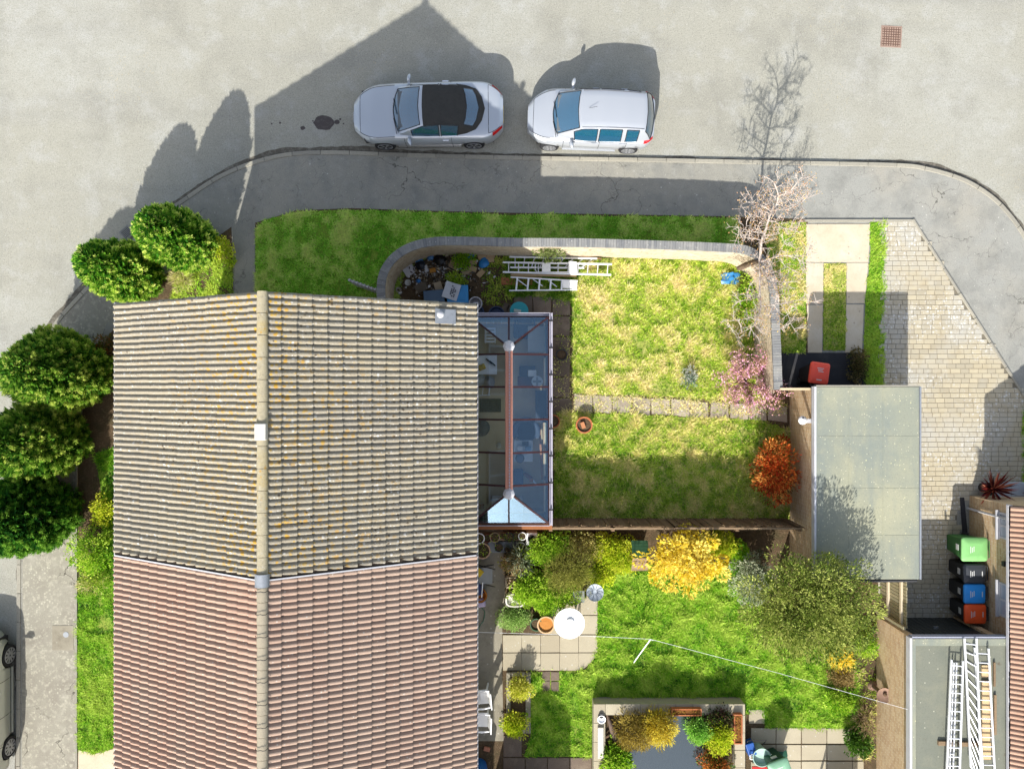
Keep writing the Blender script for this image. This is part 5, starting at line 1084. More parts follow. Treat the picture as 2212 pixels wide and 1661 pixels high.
for s in (.56, -.56): MB().tube([(x, s*(1 - .03*abs(x)), float(np.interp(x, *zip(*HAT['ztop'])))-.012) for x in np.linspace(-.3, 1.55, 8)], .008, 4).build('roof_strip', M['black'], c2_)
SAL = dict(HAT); SAL.update(L=4.6, hw=.90, axles=(-1.45, 1.42), arch=.38, tyre=.335, bonnet=(-2.1, -1.1), doors=(-.75, .35, 1.25), handles=(.2, 1.1),
    zs=[(-2.3,.62),(-2.1,.74),(-1.4,.90),(-.6,.98),(0,1.0),(1.7,1.04),(2.2,1.0),(2.3,.9)], zc=[(-2.3,.70),(-2.1,.84),(-1.2,1.0),(0,1.02),(1.8,1.06),(2.3,.96)],
    ztop=[(-1.2,1.0),(-.75,1.25),(-.3,1.46),(.3,1.53),(1.2,1.5),(1.9,1.42),(2.1,1.2),(2.26,1.02)], wb=[(-1.2,.74),(-.7,.82),(0,.85),(1.2,.84),(2.0,.78),(2.26,.72)], wr=[(-1.2,.70),(-.7,.66),(-.3,.62),(.4,.62),(1.2,.61),(1.9,.6),(2.26,.68)],
    wind=(-1.18, -.36), head=-.3, rear0=1.5, bow=(.22, .14), rearwin=(1.95, 2.24, 2), sidewin=[(-.62, .24), (.34, 1.1), (1.22, 1.75)], hl=(-2.25, -1.75), tl=(1.95, 2.27), mirror=(-.6, 1.08), spokes=10)
car('estate_car', 'greenish silver car cut off by the left edge', (-16.62, -9.93, 0), R(-90), SAL, champagne, champagne)
# ================================================================== small things
# ---- ladders
def ladder(name, label, a0, a1, b0, b1, n, z, mat=None, cat='ladder', rail=.055, depth=.06, group=None, rr=.016):
    """rails a0-a1 and b0-b1 given in pixels at height z"""
    A0, A1, B0, B1 = [P(x, y, z) for x, y in (a0, a1, b0, b1)]; ce = (A0+A1+B0+B1)/4
    t = thing(name, (ce.x, ce.y, z), label, cat, group); mat = mat or M['alu']
    for p, q in ((A0, A1), (B0, B1)): MB().beam(p, q, rail, depth).build('rail', mat, t, world=True, bevel=.006)
    for k in range(n):
        f = (k+.6)/n; MB().tube([A0.lerp(A1, f), B0.lerp(B1, f)], rr, 8).build('rung', mat, t, world=True, smooth=40)
    return t
ladder('ladder', 'left of the aluminium ladders lying on the garage roof', (2055,1424), (2041,1760), (2080,1427), (2070,1760), 17, 2.42, rail=.04)
m_ = ladder('ladder', 'middle aluminium ladder on the garage roof, reaching the front edge', (2083,1378), (2097,1656), (2109,1378), (2121,1740), 15, 2.40, rail=.045)
ladder('ladder', 'right of the aluminium ladders on the garage roof, over the planks', (2105,1398), (2128,1740), (2135,1400), (2152,1740), 17, 2.34, rail=.04)
ladder('ladder', 'slim second section under the left roof ladder', (2060,1430), (2047,1760), (2066,1430), (2055,1760), 1, 2.33, rail=.03)
for k, (x0, y0, x1, y1, lb) in enumerate(((2120,1436,2140,1462,'short plank nearest the top under the right ladder'), (2121,1470,2138,1600,'long plank lying under the right ladder'), (2122,1602,2140,1640,'lower plank under the right ladder'), (2146,1430,2150,1482,'narrow batten right of the ladders near the garage front'), (2147,1500,2152,1586,'narrow batten right of the ladders further down'))):
    a = P((x0+x1)/2, y0, 2.25); b = P((x0+x1)/2, y1, 2.25); w_ = (x1-x0)/75
    o = MB().beam(a, b, w_, .045).build('plank', M['timber'] if k > 2 else plain(226,196,150,.8), bevel=.004); tag(o, 'pale timber ' + lb if k < 3 else 'timber ' + lb, 'plank', 'timber under the roof ladders')
for k, (x0, x1, y, lb) in enumerate(((2026,2062,1604,'timber bearer sticking out left under the ladders'), (2070,2120,1606,'timber bearer crossing under the middle ladder'))):
    tag(MB().beam(P(x0, y, 2.24), P(x1, y+1, 2.24), .12, .07).build('plank', M['timber'], bevel=.004), lb, 'plank', 'timber under the roof ladders')
# ladders in the upper garden
ladder('ladder', 'long aluminium ladder lying on grass below the wall', (1086,567), (1322,571), (1086,588), (1320,594), 11, .28)
ladder('ladder', 'second aluminium ladder half hidden behind the long one', (1100,555), (1290,559), (1102,578), (1262,579), 9, .2)
sl = ladder('stepladder', 'aluminium stepladder lying on its side with white platform', (1103,599), (1248,607), (1100,628), (1247,626), 6, .3, rail=.04, rr=.03)
MB().prism([p[:2] for p in PL([(1216,606),(1247,608),(1246,624),(1215,622)], .3)], .27, .33).build('platform', M['white_paint'], sl, world=True, fix=True)
for a, b in (((1118,604),(1140,620)), ((1152,604),(1172,618)), ((1185,606),(1203,620))): MB().beam(P(*a, .2), P(*b, .2), .03, .03).build('brace', M['alu'], sl, world=True)
ss = thing('step_stool', (*P(1190,577,.3)[:2], .3), 'white plated folding step stool lying on the long ladder', 'stool')
MB().tube([P(x, y, .38) for x, y in ((1230,568),(1160,568),(1156,573),(1156,583),(1160,588),(1235,588))], .014, 8).build('frame', M['alu'], ss, world=True, smooth=50)
MB().prism([p[:2] for p in PL([(1171,569),(1189,569),(1189,587),(1171,587)], .38)], .37, .4).build('tread', M['white_paint'], ss, world=True, fix=True)
MB().prism([p[:2] for p in PL([(1228,564),(1246,566),(1246,590),(1228,590)], .36)], .34, .38).build('tread', M['alu'], ss, world=True, fix=True)
for k, (a, b, w_, c, lb) in enumerate((((1103,594),(1245,596),.07,(206,176,130),'long tan batten lying between ladder and stepladder'), ((1108,598),(1170,601),.05,(190,160,120),'short tan batten beside the stepladder rail'), ((1246,552),(1300,560),.05,(150,120,84),'dark batten by the wall beyond the ladders'))):
    tag(MB().beam(P(*a, .2), P(*b, .2), w_, .05).build('batten', plain(*c, .85)), lb, 'batten')
tag(MB().prism([p[:2] for p in PL([(1083,599),(1150,602),(1150,616),(1083,615)], .12)], .08, .13).build('board', plain(196,120,84,.85), fix=True), 'terracotta coloured board lying under the stepladder', 'board')
# ---- wheelie bins
def bin_(label, x, y, rz, w, d, h, body, lid, group=None, mark=True, mcol=(236,236,232)):
    t = thing('wheelie_bin', (x, y, GL), label, 'bin', group, rz=rz)
    bo = body; b = MB(); prof = [(.0, .74), (.25, .80), (.8, .93), (.93, .98), (.935, 1.04), (1.0, 1.04)]; rows = []
    for f, k in prof:
        z = f*h*.93 + .02; hw, hd = w/2*k, d/2*k; ox = .06*(1-f); r = .05
        pl = []
        for cx, cy, a0 in ((hd-r, hw-r, 0), (-hd+r, hw-r, 90), (-hd+r, -hw+r, 180), (hd-r, -hw+r, 270)):
            for a in (0, 45, 90): pl.append((ox + cx + r*math.cos(R(a0+a)), cy + r*math.sin(R(a0+a)), z))
        rows.append(pl)
    b.grid(rows, closed=True); b.add(rows[0], [tuple(range(12))]); b.add(rows[-1], [tuple(range(11, -1, -1))]); b.build('body', bo, t, smooth=35, fix=True)
    l = MB(); rows = []; zt = h*.93 + .022
    for k, z in ((1.09, 0), (1.1, .025), (1.07, .05), (.97, .075), (.55, .09)):
        hw, hd = w/2*k, d/2*k; r = .07*k; pl = []
        for cx, cy, a0 in ((hd-r, hw-r, 0), (-hd+r, hw-r, 90), (-hd+r, -hw+r, 180), (hd-r, -hw+r, 270)):
            for a in (0, 30, 60, 90): pl.append((cx + r*math.cos(R(a0+a)), cy + r*math.sin(R(a0+a)), zt + z))
        rows.append(pl)
    l.grid(rows, closed=True); l.add(rows[-1], [tuple(range(15, -1, -1))]); lo = l.build('lid', lid, t, smooth=30, fix=True)
    MB().boxz(.07, .085, -w*.46, w*.46, zt+.07, zt+.083).build('lid_rib', lid, lo)
    MB().tube([(d/2+.03, -w*.4, zt-.02), (d/2+.1, -w*.38, zt+.01), (d/2+.1, w*.38, zt+.01), (d/2+.03, w*.4, zt-.02)], .016, 7).build('handle', bo, t, smooth=50)
    for s in (1, -1):
        wv = MB(); wv.M = Matrix.Translation((d/2-.04, s*(w/2-.06), .1)) @ Matrix.Rotation(R(90), 4, 'X'); wv.lathe([(.02,-.03),(.1,-.03),(.1,.03),(.02,.03)], 16); wv.build('wheel', M['rubber'], t, smooth=40)
    if mark:
        wm = plain(*mcol, .6); fx = -d/2*.93 + .045 - .02
        g = MB(); g.M = Matrix.Translation((-d/2*.86 + .0, 0, h*.66)) @ Matrix.Rotation(R(-8), 4, 'Y'); g.boxz(-.012, .0, -.09, .09, -.06, .09); g.build('label', wm, t)
        g = MB()
        for k in range(3): g.boxz(-.16 + .05*k, -.14 + .05*k, -.10 + .02*k, .10 - .03*(k % 2), zt+.084, zt+.093)
        g.build('lid_print', wm, lo)
        g = MB(); g.lathe([(.035,0),(.05,0),(.05,.006),(.035,.006)], 14, (.17, 0, zt+.08)); g.boxz(.19, .215, -.08, .08, zt+.08, zt+.088); g.build('emblem', wm, lo)
    return t
bg = 'bins lined up against the bungalow'; blk = plain(38,40,44,.45)
bin_('large green wheelie bin at the top of the row by the bungalow', 13.98, -4.98, 0, .66, .72, 1.08, plain(70,132,66,.5), plain(124,180,110,.5, 0, .85), bg)
bin_('all black wheelie bin between the green and blue lidded bins', 14.0, -5.72, 0, .54, .62, 1.05, blk, plain(62,66,72,.5), bg)
bin_('black wheelie bin with blue lid by the bungalow', 14.0, -6.33, 0, .54, .60, 1.05, blk, plain(40,132,204,.45, 0, .95), bg)
bin_('black wheelie bin with orange red lid at the lower end of the row', 14.02, -6.94, 0, .54, .60, 1.05, blk, plain(226,84,36,.45, 0, 1.0), bg)
bin_('red lidded wheelie bin alone on the tarmac apron above the garage', 9.3, .34, R(-98), .55, .60, 1.05, plain(60,50,50,.5), plain(236,84,62,.45, 0, .95), None)
# green lidded bins at the bottom edge
bin_('pale green lidded bin at the bottom edge beside the pond', P(1684,1656,1.0).x, P(0,1662,1.0).y, R(-70), .6, .66, 1.05, plain(34,84,60,.5), plain(150,200,164,.45), None)
# ---- pots
def pot(px, py, r, h, mat, label, fill=None, plant=None, group=None, z=GL, pal=None):
    t = thing('plant_pot', P(px, py, z), label, 'pot', group)
    MB().lathe([(r*.72,0),(r*.98,h*.85),(r*1.06,h*.86),(r*1.06,h),(r*.9,h),(r*.86,h*.8),(.0,h*.8)], 20).build('pot', mat, t, smooth=35)
    MB().lathe([(r*.85,h*.8),(r*.86,h*.82),(r*.4,h*.85),(.0,h*.84)], 14).build('compost', fill or M['soil'], t)
    if plant:
        n = plant; pts = rng.normal(0, r*.45, (n, 3)); pts[:,2] = h*.85 + np.abs(pts[:,2])*1.0; np_mesh('foliage', leaf_quads(pts, np.column_stack([pts[:,:2]*3, np.ones(n)*.5]), .07, .035), 4, pick(pal or GRN, n), M['leaf'], t)
    return t
pot(1260,917,.25,.3,M['terracotta'],'terracotta pot holding a brick on the lower lawn')
tag(MB().box((*P(1259,918,.3)[:2], .33), (.12,.2,.07), rz=R(20)).build('brick', plain(206,140,96,.9), bevel=.006), 'tan brick lying inside the terracotta pot on the lawn', 'brick')
pot(1194,909,.2,.28,M['terracotta'],'terracotta pot touching the conservatory side')
pot(1212,767,.17,.25,M['black'],'black pot standing on the shaded side patio')
pot(1178,1342,.26,.36,plain(226,190,146,.9),'buff pot beside the white garden table', fill=plain(206,140,70,.95))
pot(1158,1343,.19,.3,plain(60,100,62,.6),'dark green tub left of the buff pot')
pg = 'pots crowded in the corner below the conservatory'
P9 = [(1036,1160,.16,M['white_paint'],'square white rimmed pot against the house in the crowded pot corner',20),(1053,1160,.13,plain(120,60,40,.7),'brown pot beside the square rimmed one',0),(1069,1158,.15,plain(180,160,130,.8),'tan pot, third along the upper row of the pot corner',26),(1086,1155,.1,plain(150,110,70,.8),'small brown pot with a leafy plant in the upper row',22),(1100,1158,.15,plain(50,50,48,.6),'dark pot in the middle of the upper pot row',26),(1115,1156,.11,plain(110,90,60,.8),'olive brown pot left of the white rimmed pots',16),(1128,1156,.12,M['white_paint'],'round white pot, the smaller of two at the row end',10),
      (1043,1185,.24,plain(206,170,140,.8),'large tan tub against the house below the pot row',60),(1078,1180,.13,M['black'],'black pot on the grey tray',10),(1096,1185,.09,M['black'],'small black pot at the lower edge of the grey tray',0),(1125,1180,.17,plain(196,200,190,.6),'pale pot with yellow green plant at the tray end',50)]
for px, py, r, mt, lb, n in P9: pot(px, py, r, r*1.3, mt, lb, plant=n or None, group=pg, pal=LIME if 'yellow' in lb else None, z=GL+.3 if py < 1165 else GL+.12)
tr = tag(MB().boxz(*(lambda a, b: (a.x, b.x, b.y, a.y))(P(1054,1168), P(1120,1192)), .08, .19).build('tray', plain(150,156,160,.6), bevel=.01), 'grey tray under the pots below the conservatory', 'tray')
bench_ = thing('bench', P(1090,1157,.0), 'low timber staging carrying the upper row of pots', 'staging'); MB().boxz(*(lambda a, b: (a.x, b.x, b.y, a.y))(P(1028,1148,.35), P(1142,1167,.35)), .33, .372).build('top', M['timber'], bench_, world=True)
for x in (1034, 1136): MB().boxz(P(x,0).x-.03, P(x,0).x+.03, P(0,1162).y, P(0,1152).y, .05, .329).build('leg', M['timber'], bench_, world=True)
pp_ = thing('plant_tub', P(1148,1158), 'white square tub with dark pot at the end of the pot row', 'pot', pg); MB().box((0,0,0), (.36,.4,.42)).build('tub', M['white_paint'], pp_, bevel=.04); MB().lathe([(.11,.4),(.13,.45),(.1,.45),(.09,.42),(0,.42)], 18).build('pot', M['black'], pp_); pts = rng.normal(0,.06,(16,3)); pts[:,2] = .44 + abs(pts[:,2]); np_mesh('foliage', leaf_quads(pts, unit(16), .06, .03), 4, pick(SIL, 16), M['leaf'], pp_)
shrub('bed_plant', P(1148,1186), (.22,.22,.2), [A(196,130,60,.66), A(220,180,110,.66), A(120,130,40,.66)], 'orange flowered plants in the box below the white tub', n_clump=22, per=26)
# troughs by the passage
def trough(px0, py0, px1, py1, h, mat, label, pal, n=160, name='planter', wall=.035):
    a = P(px0, py0, h); b = P(px1, py1, h); t = thing(name, ((a.x+b.x)/2, (a.y+b.y)/2, 0), label, 'planter'); x0, x1, y0, y1 = a.x, b.x, b.y, a.y
    m = MB(); m.boxz(x0, x1, y0, y0+wall, .06, h); m.boxz(x0, x1, y1-wall, y1, .06, h); m.boxz(x0, x0+wall, y0+wall, y1-wall, .06, h); m.boxz(x1-wall, x1, y0+wall, y1-wall, .06, h); m.build('box', mat, t, world=True, bevel=.006)
    MB().boxz(x0+wall, x1-wall, y0+wall, y1-wall, .06, h-.05).build('compost', M['soil'], t, world=True)
    if n:
        pts = np.column_stack([rng.uniform(x0+.04, x1-.04, n), rng.uniform(y0+.04, y1-.04, n), h - .04 + np.abs(rng.normal(0, .05, n))]); np_mesh('foliage', leaf_quads(pts, unit(n)+np.array([0,0,.6]), .07, .035), 4, pick(pal, n), M['leaf'], t, world=True)
    return t
trough(1092,1247,1135,1270,.35,plain(226,206,180,.9),'pale timber edged planter above the white sink',[A(190,150,120,.66), A(120,140,60,.66), A(226,200,170,.66)], 170)
sk = thing('sink_planter', P(1113,1290), 'rounded white sink planted with flowers beside the passage', 'planter'); m = MB(); rows = []
for k, z in ((1.0,0),(1.04,.3),(1.04,.34),(.88,.34),(.84,.26)):
    rows.append([(.30*k*math.copysign(abs(math.cos(a))**.6, math.cos(a)), .2*k*math.copysign(abs(math.sin(a))**.7, math.sin(a)), z) for a in np.linspace(0, 2*math.pi, 25)[:-1]])
m.grid(rows, closed=True); m.add(rows[-1], [tuple(range(24))]); m.build('basin', plain(244,238,226,.5), sk, smooth=40, fix=True); pts = rng.normal(0,.11,(120,3)); pts[:,1] *= .7; pts[:,2] = .28 + abs(pts[:,2])*.7; np_mesh('foliage', leaf_quads(pts, unit(120)+np.array([0,0,.5]), .07, .04), 4, pick([A(90,150,30,.66), A(150,190,50,.66), A(236,230,220,.66)], 120), M['leaf'], sk)
MB().boxz(-.34, .38, -.29, -.21, 0, .1).build('ledge', M['stone'], sk)
tag(MB().beam(P(1134,1200,.2), P(1136,1272,.2), .07, .2).build('bed_edging', M['timber'], bevel=.006), 'timber edging board beside the planted bed', 'edging')
# ---- passage clutter under the eave
dc = thing('deck_chair', P(1050,1237), 'grey slung folding chair in the house passage', 'chair')
MB().box((0,0,.36), (.42,.5,.02)).build('seat', plain(170,172,168,.8), dc)
for s in (-1, 1): MB().tube([(-.25, s*.27, .05), (.0, s*.27, .37), (.3, s*.27, .62)], .014, 7).build('frame', M['black'], dc); MB().tube([(.24, s*.27, .05), (-.22, s*.27, .38)], .014, 7).build('leg', M['black'], dc)
bk = thing('storage_bag', P(1035,1265), 'dark blue bag with white edge leaning on the house wall', 'bag'); m = MB(); m.M = Matrix.Rotation(R(18), 4, 'Z'); m.box((0,0,0), (.22,.5,.42), top=.75); m.build('bag', plain(44,56,100,.5), bk, bevel=.03); MB().beam((.1,-.24,.42), (.13,.22,.42), .03, .03).build('trim', M['white_paint'], bk)
tag(MB().box((*P(1036,1228)[:2], .5), (.24,.22,.05), rz=R(-40)).build('crate_lid', plain(226,190,30,.5), bevel=.01), 'yellow plastic lid on the clutter by the wall', 'lid')
bs = thing('basket', P(1037,1282), 'round orange basket in the house passage', 'basket'); MB().lathe([(.16,0),(.22,.2),(.24,.2),(.2,.2),(.15,.05),(0,.05)], 20).build('bowl', plain(226,140,50,.7), bs, smooth=40)
tag(MB().box((*P(1040,1300)[:2], .09), (.28,.3,.14), rz=R(8), top=.8).build('carrier_bag', plain(226,206,232,.5), bevel=.03), 'pale pink and white carrier bag below the orange basket', 'bag')
hose = thing('garden_hose', P(1042,1330), 'thin green hose looped along the passage wall', 'hose'); MB().tube([P(x, y, .12) for x, y in smooth_line([(1040,1312),(1047,1322),(1044,1340),(1036,1352),(1034,1362)], 5)], .011, 6).build('hose', plain(60,130,96,.5), hose, world=True)
# ---- white plastic chairs
def monobloc(px, py, rz, label):
    t = thing('plastic_chair', P(px, py), label, 'chair', 'white plastic chairs in the passage', rz=rz); wp = M['white_paint']
    MB().box((0,0,.42), (.44,.44,.025)).build('seat', wp, t, bevel=.012)
    b = MB()
    for k in range(7): b.beam((-.235+.0, -.19+k*.063, .44), (-.33, -.18+k*.06, .84), .036, .014, up=(1,0,0))
    b.beam((-.335,-.24,.86), (-.335,.24,.86), .03, .06); b.build('backrest', wp, t)
    for s in (-1, 1): MB().tube([(-.29,s*.25,.66),(-.05,s*.28,.66),(.2,s*.27,.65),(.22,s*.25,.44)], [.02,.032,.03,.02], 7).build('armrest', wp, t, smooth=50)
    for x, y in ((.2,.2),(.2,-.2),(-.2,.2),(-.2,-.2)): MB().beam((x,y,.42), (x*1.15,y*1.15,.0), .045, .045).build('leg', wp, t)
    return t
monobloc(1040,1492,R(185),'upper of the two white plastic chairs under the eave'); monobloc(1040,1540,R(178),'lower of the two white plastic chairs under the eave')
tag(MB().box((*P(1048,1488)[:2], .53), (.3,.26,.04), rz=.2).build('cushion', M['white_paint'], bevel=.012), 'white square cushion on the upper plastic chair', 'cushion')
wb_ = thing('water_butt', P(1034,1654), 'blue round barrel at the bottom of the passage', 'barrel'); MB().lathe([(.26,0),(.3,.3),(.3,.6),(.26,.86),(.0,.88)], 24).build('drum', plain(30,110,190,.45), wb_, smooth=40); MB().lathe([(.05,.88),(.05,.9),(0,.9)], 12).build('cap', M['white_paint'], wb_)
tag(MB().box((*P(1052,1616)[:2], .08), (.2,.13,.07), rz=R(-15)).build('brick', plain(206,140,110,.9), bevel=.006), 'loose pinkish brick near the bottom of the passage', 'brick')
tag(MB().box((*P(1096,1668)[:2], .1), (.35,.2,.18)).build('planter_box', M['terracotta'], bevel=.01), 'terracotta box at the bottom edge by the path', 'planter')
# narrow raised bed
rb = thing('raised_bed', P(1119,1515), 'narrow stone edged bed beside the house passage', 'planter')
for b in ((1094,1450,1103,1580),(1135,1450,1146,1580),(1104,1571,1134,1580),(1104,1450,1134,1458)): MB().boxz(*(lambda a, c: (a.x, c.x, c.y, a.y))(P(b[0],b[1]), P(b[2],b[3])), .06, .2).build('edging', M['grey_conc'] if b[0] != 1104 else M['stone'], rb, world=True, bevel=.01)
MB().boxz(*(lambda a, c: (a.x, c.x, c.y, a.y))(P(1103.3,1458.5), P(1134.7,1570.5)), .06, .15).build('soil', M['soil'], rb, world=True)
# ---- white table, ribbed stool, well
tb = thing('garden_table', P(1226,1330), 'round white garden table on the slab patio', 'table'); MB().lathe([(.44,.70),(.47,.71),(.47,.735),(.04,.745),(.04,.73),(.02,.73)], 40).build('top', M['white_paint'], tb, smooth=40); MB().lathe([(.12,.745),(.13,.78),(.1,.8),(.03,.8)], 20, (.02, .04, 0)).build('centre_boss', M['white_paint'], tb, smooth=40)
for k in range(4): a = R(45+90*k); MB().beam((.3*math.cos(a), .3*math.sin(a), .7), (.36*math.cos(a), .36*math.sin(a), 0), .05, .05).build('leg', M['white_paint'], tb)
rt = thing('ribbed_stand', P(1279,1264), 'round grey ribbed dish on a thin stand at the lawn edge', 'bird bath'); MB().lathe([(.02,.7),(.2,.73),(.26,.8),(.265,.82),(.25,.81),(.18,.76),(0,.75)], 24).build('dish', plain(176,186,196,.5), rt, smooth=40)
for k in range(10): a = 2*math.pi*k/10; MB().beam((.06*math.cos(a), .06*math.sin(a), .765), (.25*math.cos(a), .25*math.sin(a), .818), .012, .012).build('rib', plain(96,104,112,.5), rt)
MB().tube([(0,0,0),(0,0,.75)], .03, 10).build('post', M['black'], rt); MB().lathe([(.2,0),(.18,.04),(.04,.06)], 20).build('foot', M['black'], rt)
bst = thing('bird_table', P(1248,1278), 'low grey green side table beside the ribbed dish', 'table'); MB().boxz(-.2,.16,-.18,.18,.5,.53).build('top', plain(140,146,138,.8), bst)
for x, y in ((-.15,-.14),(.12,-.14),(-.15,.14),(.12,.14)): MB().boxz(x-.02,x+.02,y-.02,y+.02,0,.499).build('leg', M['timber'], bst)
we = thing('wishing_well', P(1371,1186), 'small wooden well with shingled roof under the golden shrub', 'well')
MB().lathe([(.2,0),(.2,.34),(.16,.34),(.16,.1),(0,.1)], 16).build('tub', M['timber'], we)
for s in (-1, 1): MB().boxz(s*.2-.02, s*.2+.02, -.02, .02, 0, 1.08).build('post', M['timber'], we)
for s in (-1, 1):
    for k in range(5):
        z = 1.1 - k*.05; y0_ = s*(.02 + k*.085); MB().add([(-.25,y0_,z),(.25,y0_,z),(.25,y0_+s*.1,z-.055),(-.25,y0_+s*.1,z-.055),(-.25,y0_,z+.018),(.25,y0_,z+.018),(.25,y0_+s*.1,z-.037),(-.25,y0_+s*.1,z-.037)], [(3,2,1,0),(4,5,6,7),(0,1,5,4),(1,2,6,5),(2,3,7,6),(3,0,4,7)]).build('shingle', M['timber'] if s < 0 else plain(80,130,90,.9), we, fix=True)
# ---- washing line and prop
ln = thing('washing_line', (*P(1405,1380,2.1)[:2], 0), 'thin white washing line stretched across the lower garden', 'washing line')
a = Vector((-1.25, P(0,1362,2.2).y, 2.3)); b = P(1405,1380,2.15); c = P(1962,1532,2.1)
MB().tube([a, a.lerp(b,.5)-Vector((0,0,.08)), b, b.lerp(c,.5)-Vector((0,0,.1)), c], .0045, 5).build('line', M['white_paint'], ln, world=True)
pr_ = thing('line_prop', P(1368,1432), 'white pole propping up the washing line', 'pole'); q0 = P(1368,1432); MB().tube([q0, q0.lerp(b,.5), b + Vector((0,0,.02))], .016, 7).build('pole', M['white_paint'], pr_, world=True); MB().tube([b+Vector((-.05,0,.1)), b, b+Vector((.05,0,.1))], .012, 6).build('fork', M['white_paint'], pr_, world=True)
# ---- raised pond
PH = .62; px0, px1, py1, py0 = P(1283,0,PH).x, P(1609,0,PH).x, P(0,1521,PH).y, -14.0
po = thing('raised_pond', ((px0+px1)/2, py1, 0), 'raised walled garden pond with dark water at the bottom edge', 'pond')
for b in ((px0, px0+.34, py0, py1), (px1-.3, px1, py0, py1-.32), (px0+.341, px1, py1-.32, py1)): MB().boxz(*b, 0, PH-.055).build('wall', M['stone'], po, world=True)
def cop(x0, x1, y0, y1, n, along):
    for k in range(n):
        if along == 'x': q = (x0 + (x1-x0)*k/n + .004, x0 + (x1-x0)*(k+1)/n - .004, y0, y1)
        else: q = (x0, x1, y0 + (y1-y0)*k/n + .004, y0 + (y1-y0)*(k+1)/n - .004)
        MB().boxz(*q, PH-.054, PH+random.uniform(-.004,.004)).build('coping_slab', M['slab'], po, world=True, bevel=.008)
cop(px0-.01, px0+.35, py0, py1+.01, 7, 'y'); cop(px0+.355, px1+.01, py1-.33, py1+.01, 8, 'x'); cop(px1-.31, px1+.01, py0, py1-.335, 7, 'y')
wat = pm('pond_water', (.028,.040,.046), rough=.02, spec=1.0, ior=1.6, bump=((3, .04, .02),))
tri_sheet('water', [(px0+.3, py0, .42), (px1-.28, py0, .42), (px1-.28, py1-.3, .42), (px0+.3, py1-.3, .42)], wat, po, world=True)
GOLD = [A(120,100,24,.68), A(170,146,40,.68), A(206,186,60,.68), A(226,212,90,.68)]
def ps_(name, px, py, rad, pal, lab, **k): return shrub(name, P(px, py, .4), rad, pal, lab, **k)
ps_('pond_shrub', 1368, 1566, (.62,.6,.38), [A(96,84,30,.66), A(140,120,50,.66), A(176,156,74,.66)], 'bronze feathery shrub at the pond edge', n_clump=90, per=60, leaf=(.09,.02), clump_r=.16)
ps_('pond_shrub', 1416, 1556, (.52,.52,.4), GOLD, 'golden feathery conifer spilling over the pond', n_clump=90, per=60, leaf=(.1,.022), clump_r=.15)
ps_('pond_plant', 1330, 1632, (.42,.5,.28), GRN, 'glossy green leafy plant at the pond corner', n_clump=60, per=44, leaf=(.1,.05))
ps_('pond_plant', 1502, 1568, (.32,.36,.3), [A(70,130,30,.64), A(120,180,60,.64), A(160,206,96,.64)], 'bright green round plant on the right pond bank', n_clump=50, per=50)
ps_('pond_shrub', 1545, 1580, (.42,.5,.32), LIME, 'yellow green shrub on the right pond bank', n_clump=70, per=50)
ps_('pond_plant', 1548, 1542, (.4,.22,.25), [A(70,40,40,.62), A(110,70,64,.62), A(66,90,40,.62)], 'purple brown leaved plant below the pond wall', n_clump=40, per=44)
ps_('pond_shrub', 1540, 1645, (.45,.4,.3), [A(150,70,30,.66), A(206,120,60,.66), A(80,110,40,.66)], 'orange tinged shrub at the bottom edge by the pond', n_clump=60, per=50)
MB().boxz(px1-1.25, px1-.32, py0, py1-.33, .1, .425).build('planting_bank', M['soil'], po, world=True); MB().boxz(px0+.34, px0+.85, py0, py1-.33, .1, .425).build('planting_bank', M['soil'], po, world=True); MB().boxz(px0+.86, px0+2.2, py1-.75, py1-.33, .1, .425).build('planting_bank', M['soil'], po, world=True)
dw = thing('driftwood', (*P(1322,1575,.5)[:2], .43), 'grey brown driftwood branch lying on the pond bank', 'driftwood'); MB().tube([(-.15,.45,.05),(-.06,.2,.1),(.05,-.05,.14),(.1,-.3,.1),(.22,-.5,.04)], [.03,.07,.12,.08,.02], 8).build('log', pm('driftwood', A(150,128,112), [('n', 14, A(110,92,80), .45, .7, .7)], rough=.95), dw, smooth=60); MB().tube([(.05,-.05,.14),(-.18,-.2,.12),(-.3,-.32,.05)], [.06,.04,.015], 7).build('side_branch', M['bark'], dw, smooth=60); MB().tube([(.06,-.05,.16),(.24,.06,.14),(.34,.2,.08)], [.05,.03,.012], 7).build('side_branch', M['bark'], dw, smooth=60)
for k, (x, y, r, lb) in enumerate(((1338,1596,.13,'pale lilac stone beside the driftwood'), (1330,1528,.12,'grey stone in the top left corner of the pond'))):
    m = MB(); m.lathe([(.02,0),(r,.03),(r*.9,r*.6),(r*.4,r*.9),(0,r*.95)], 9, sx=1.2); o = m.build('stone', plain(210,206,214,.8) if k == 0 else M['grey_conc'], smooth=80, loc=(*P(x, y, .5)[:2], .43)); tag(o, lb, 'stone')
def tro2(x0, y0, x1, y1, lb): 
    t = trough(x0, y0, x1, y1, PH+.17, M['terracotta'], lb, RED[2:], 60); 
    for ch in t.children: pass
    t.location.z = 0
    for ch in t.children:
        if ch.name.startswith('box'): ch.scale.z = 1
    return t
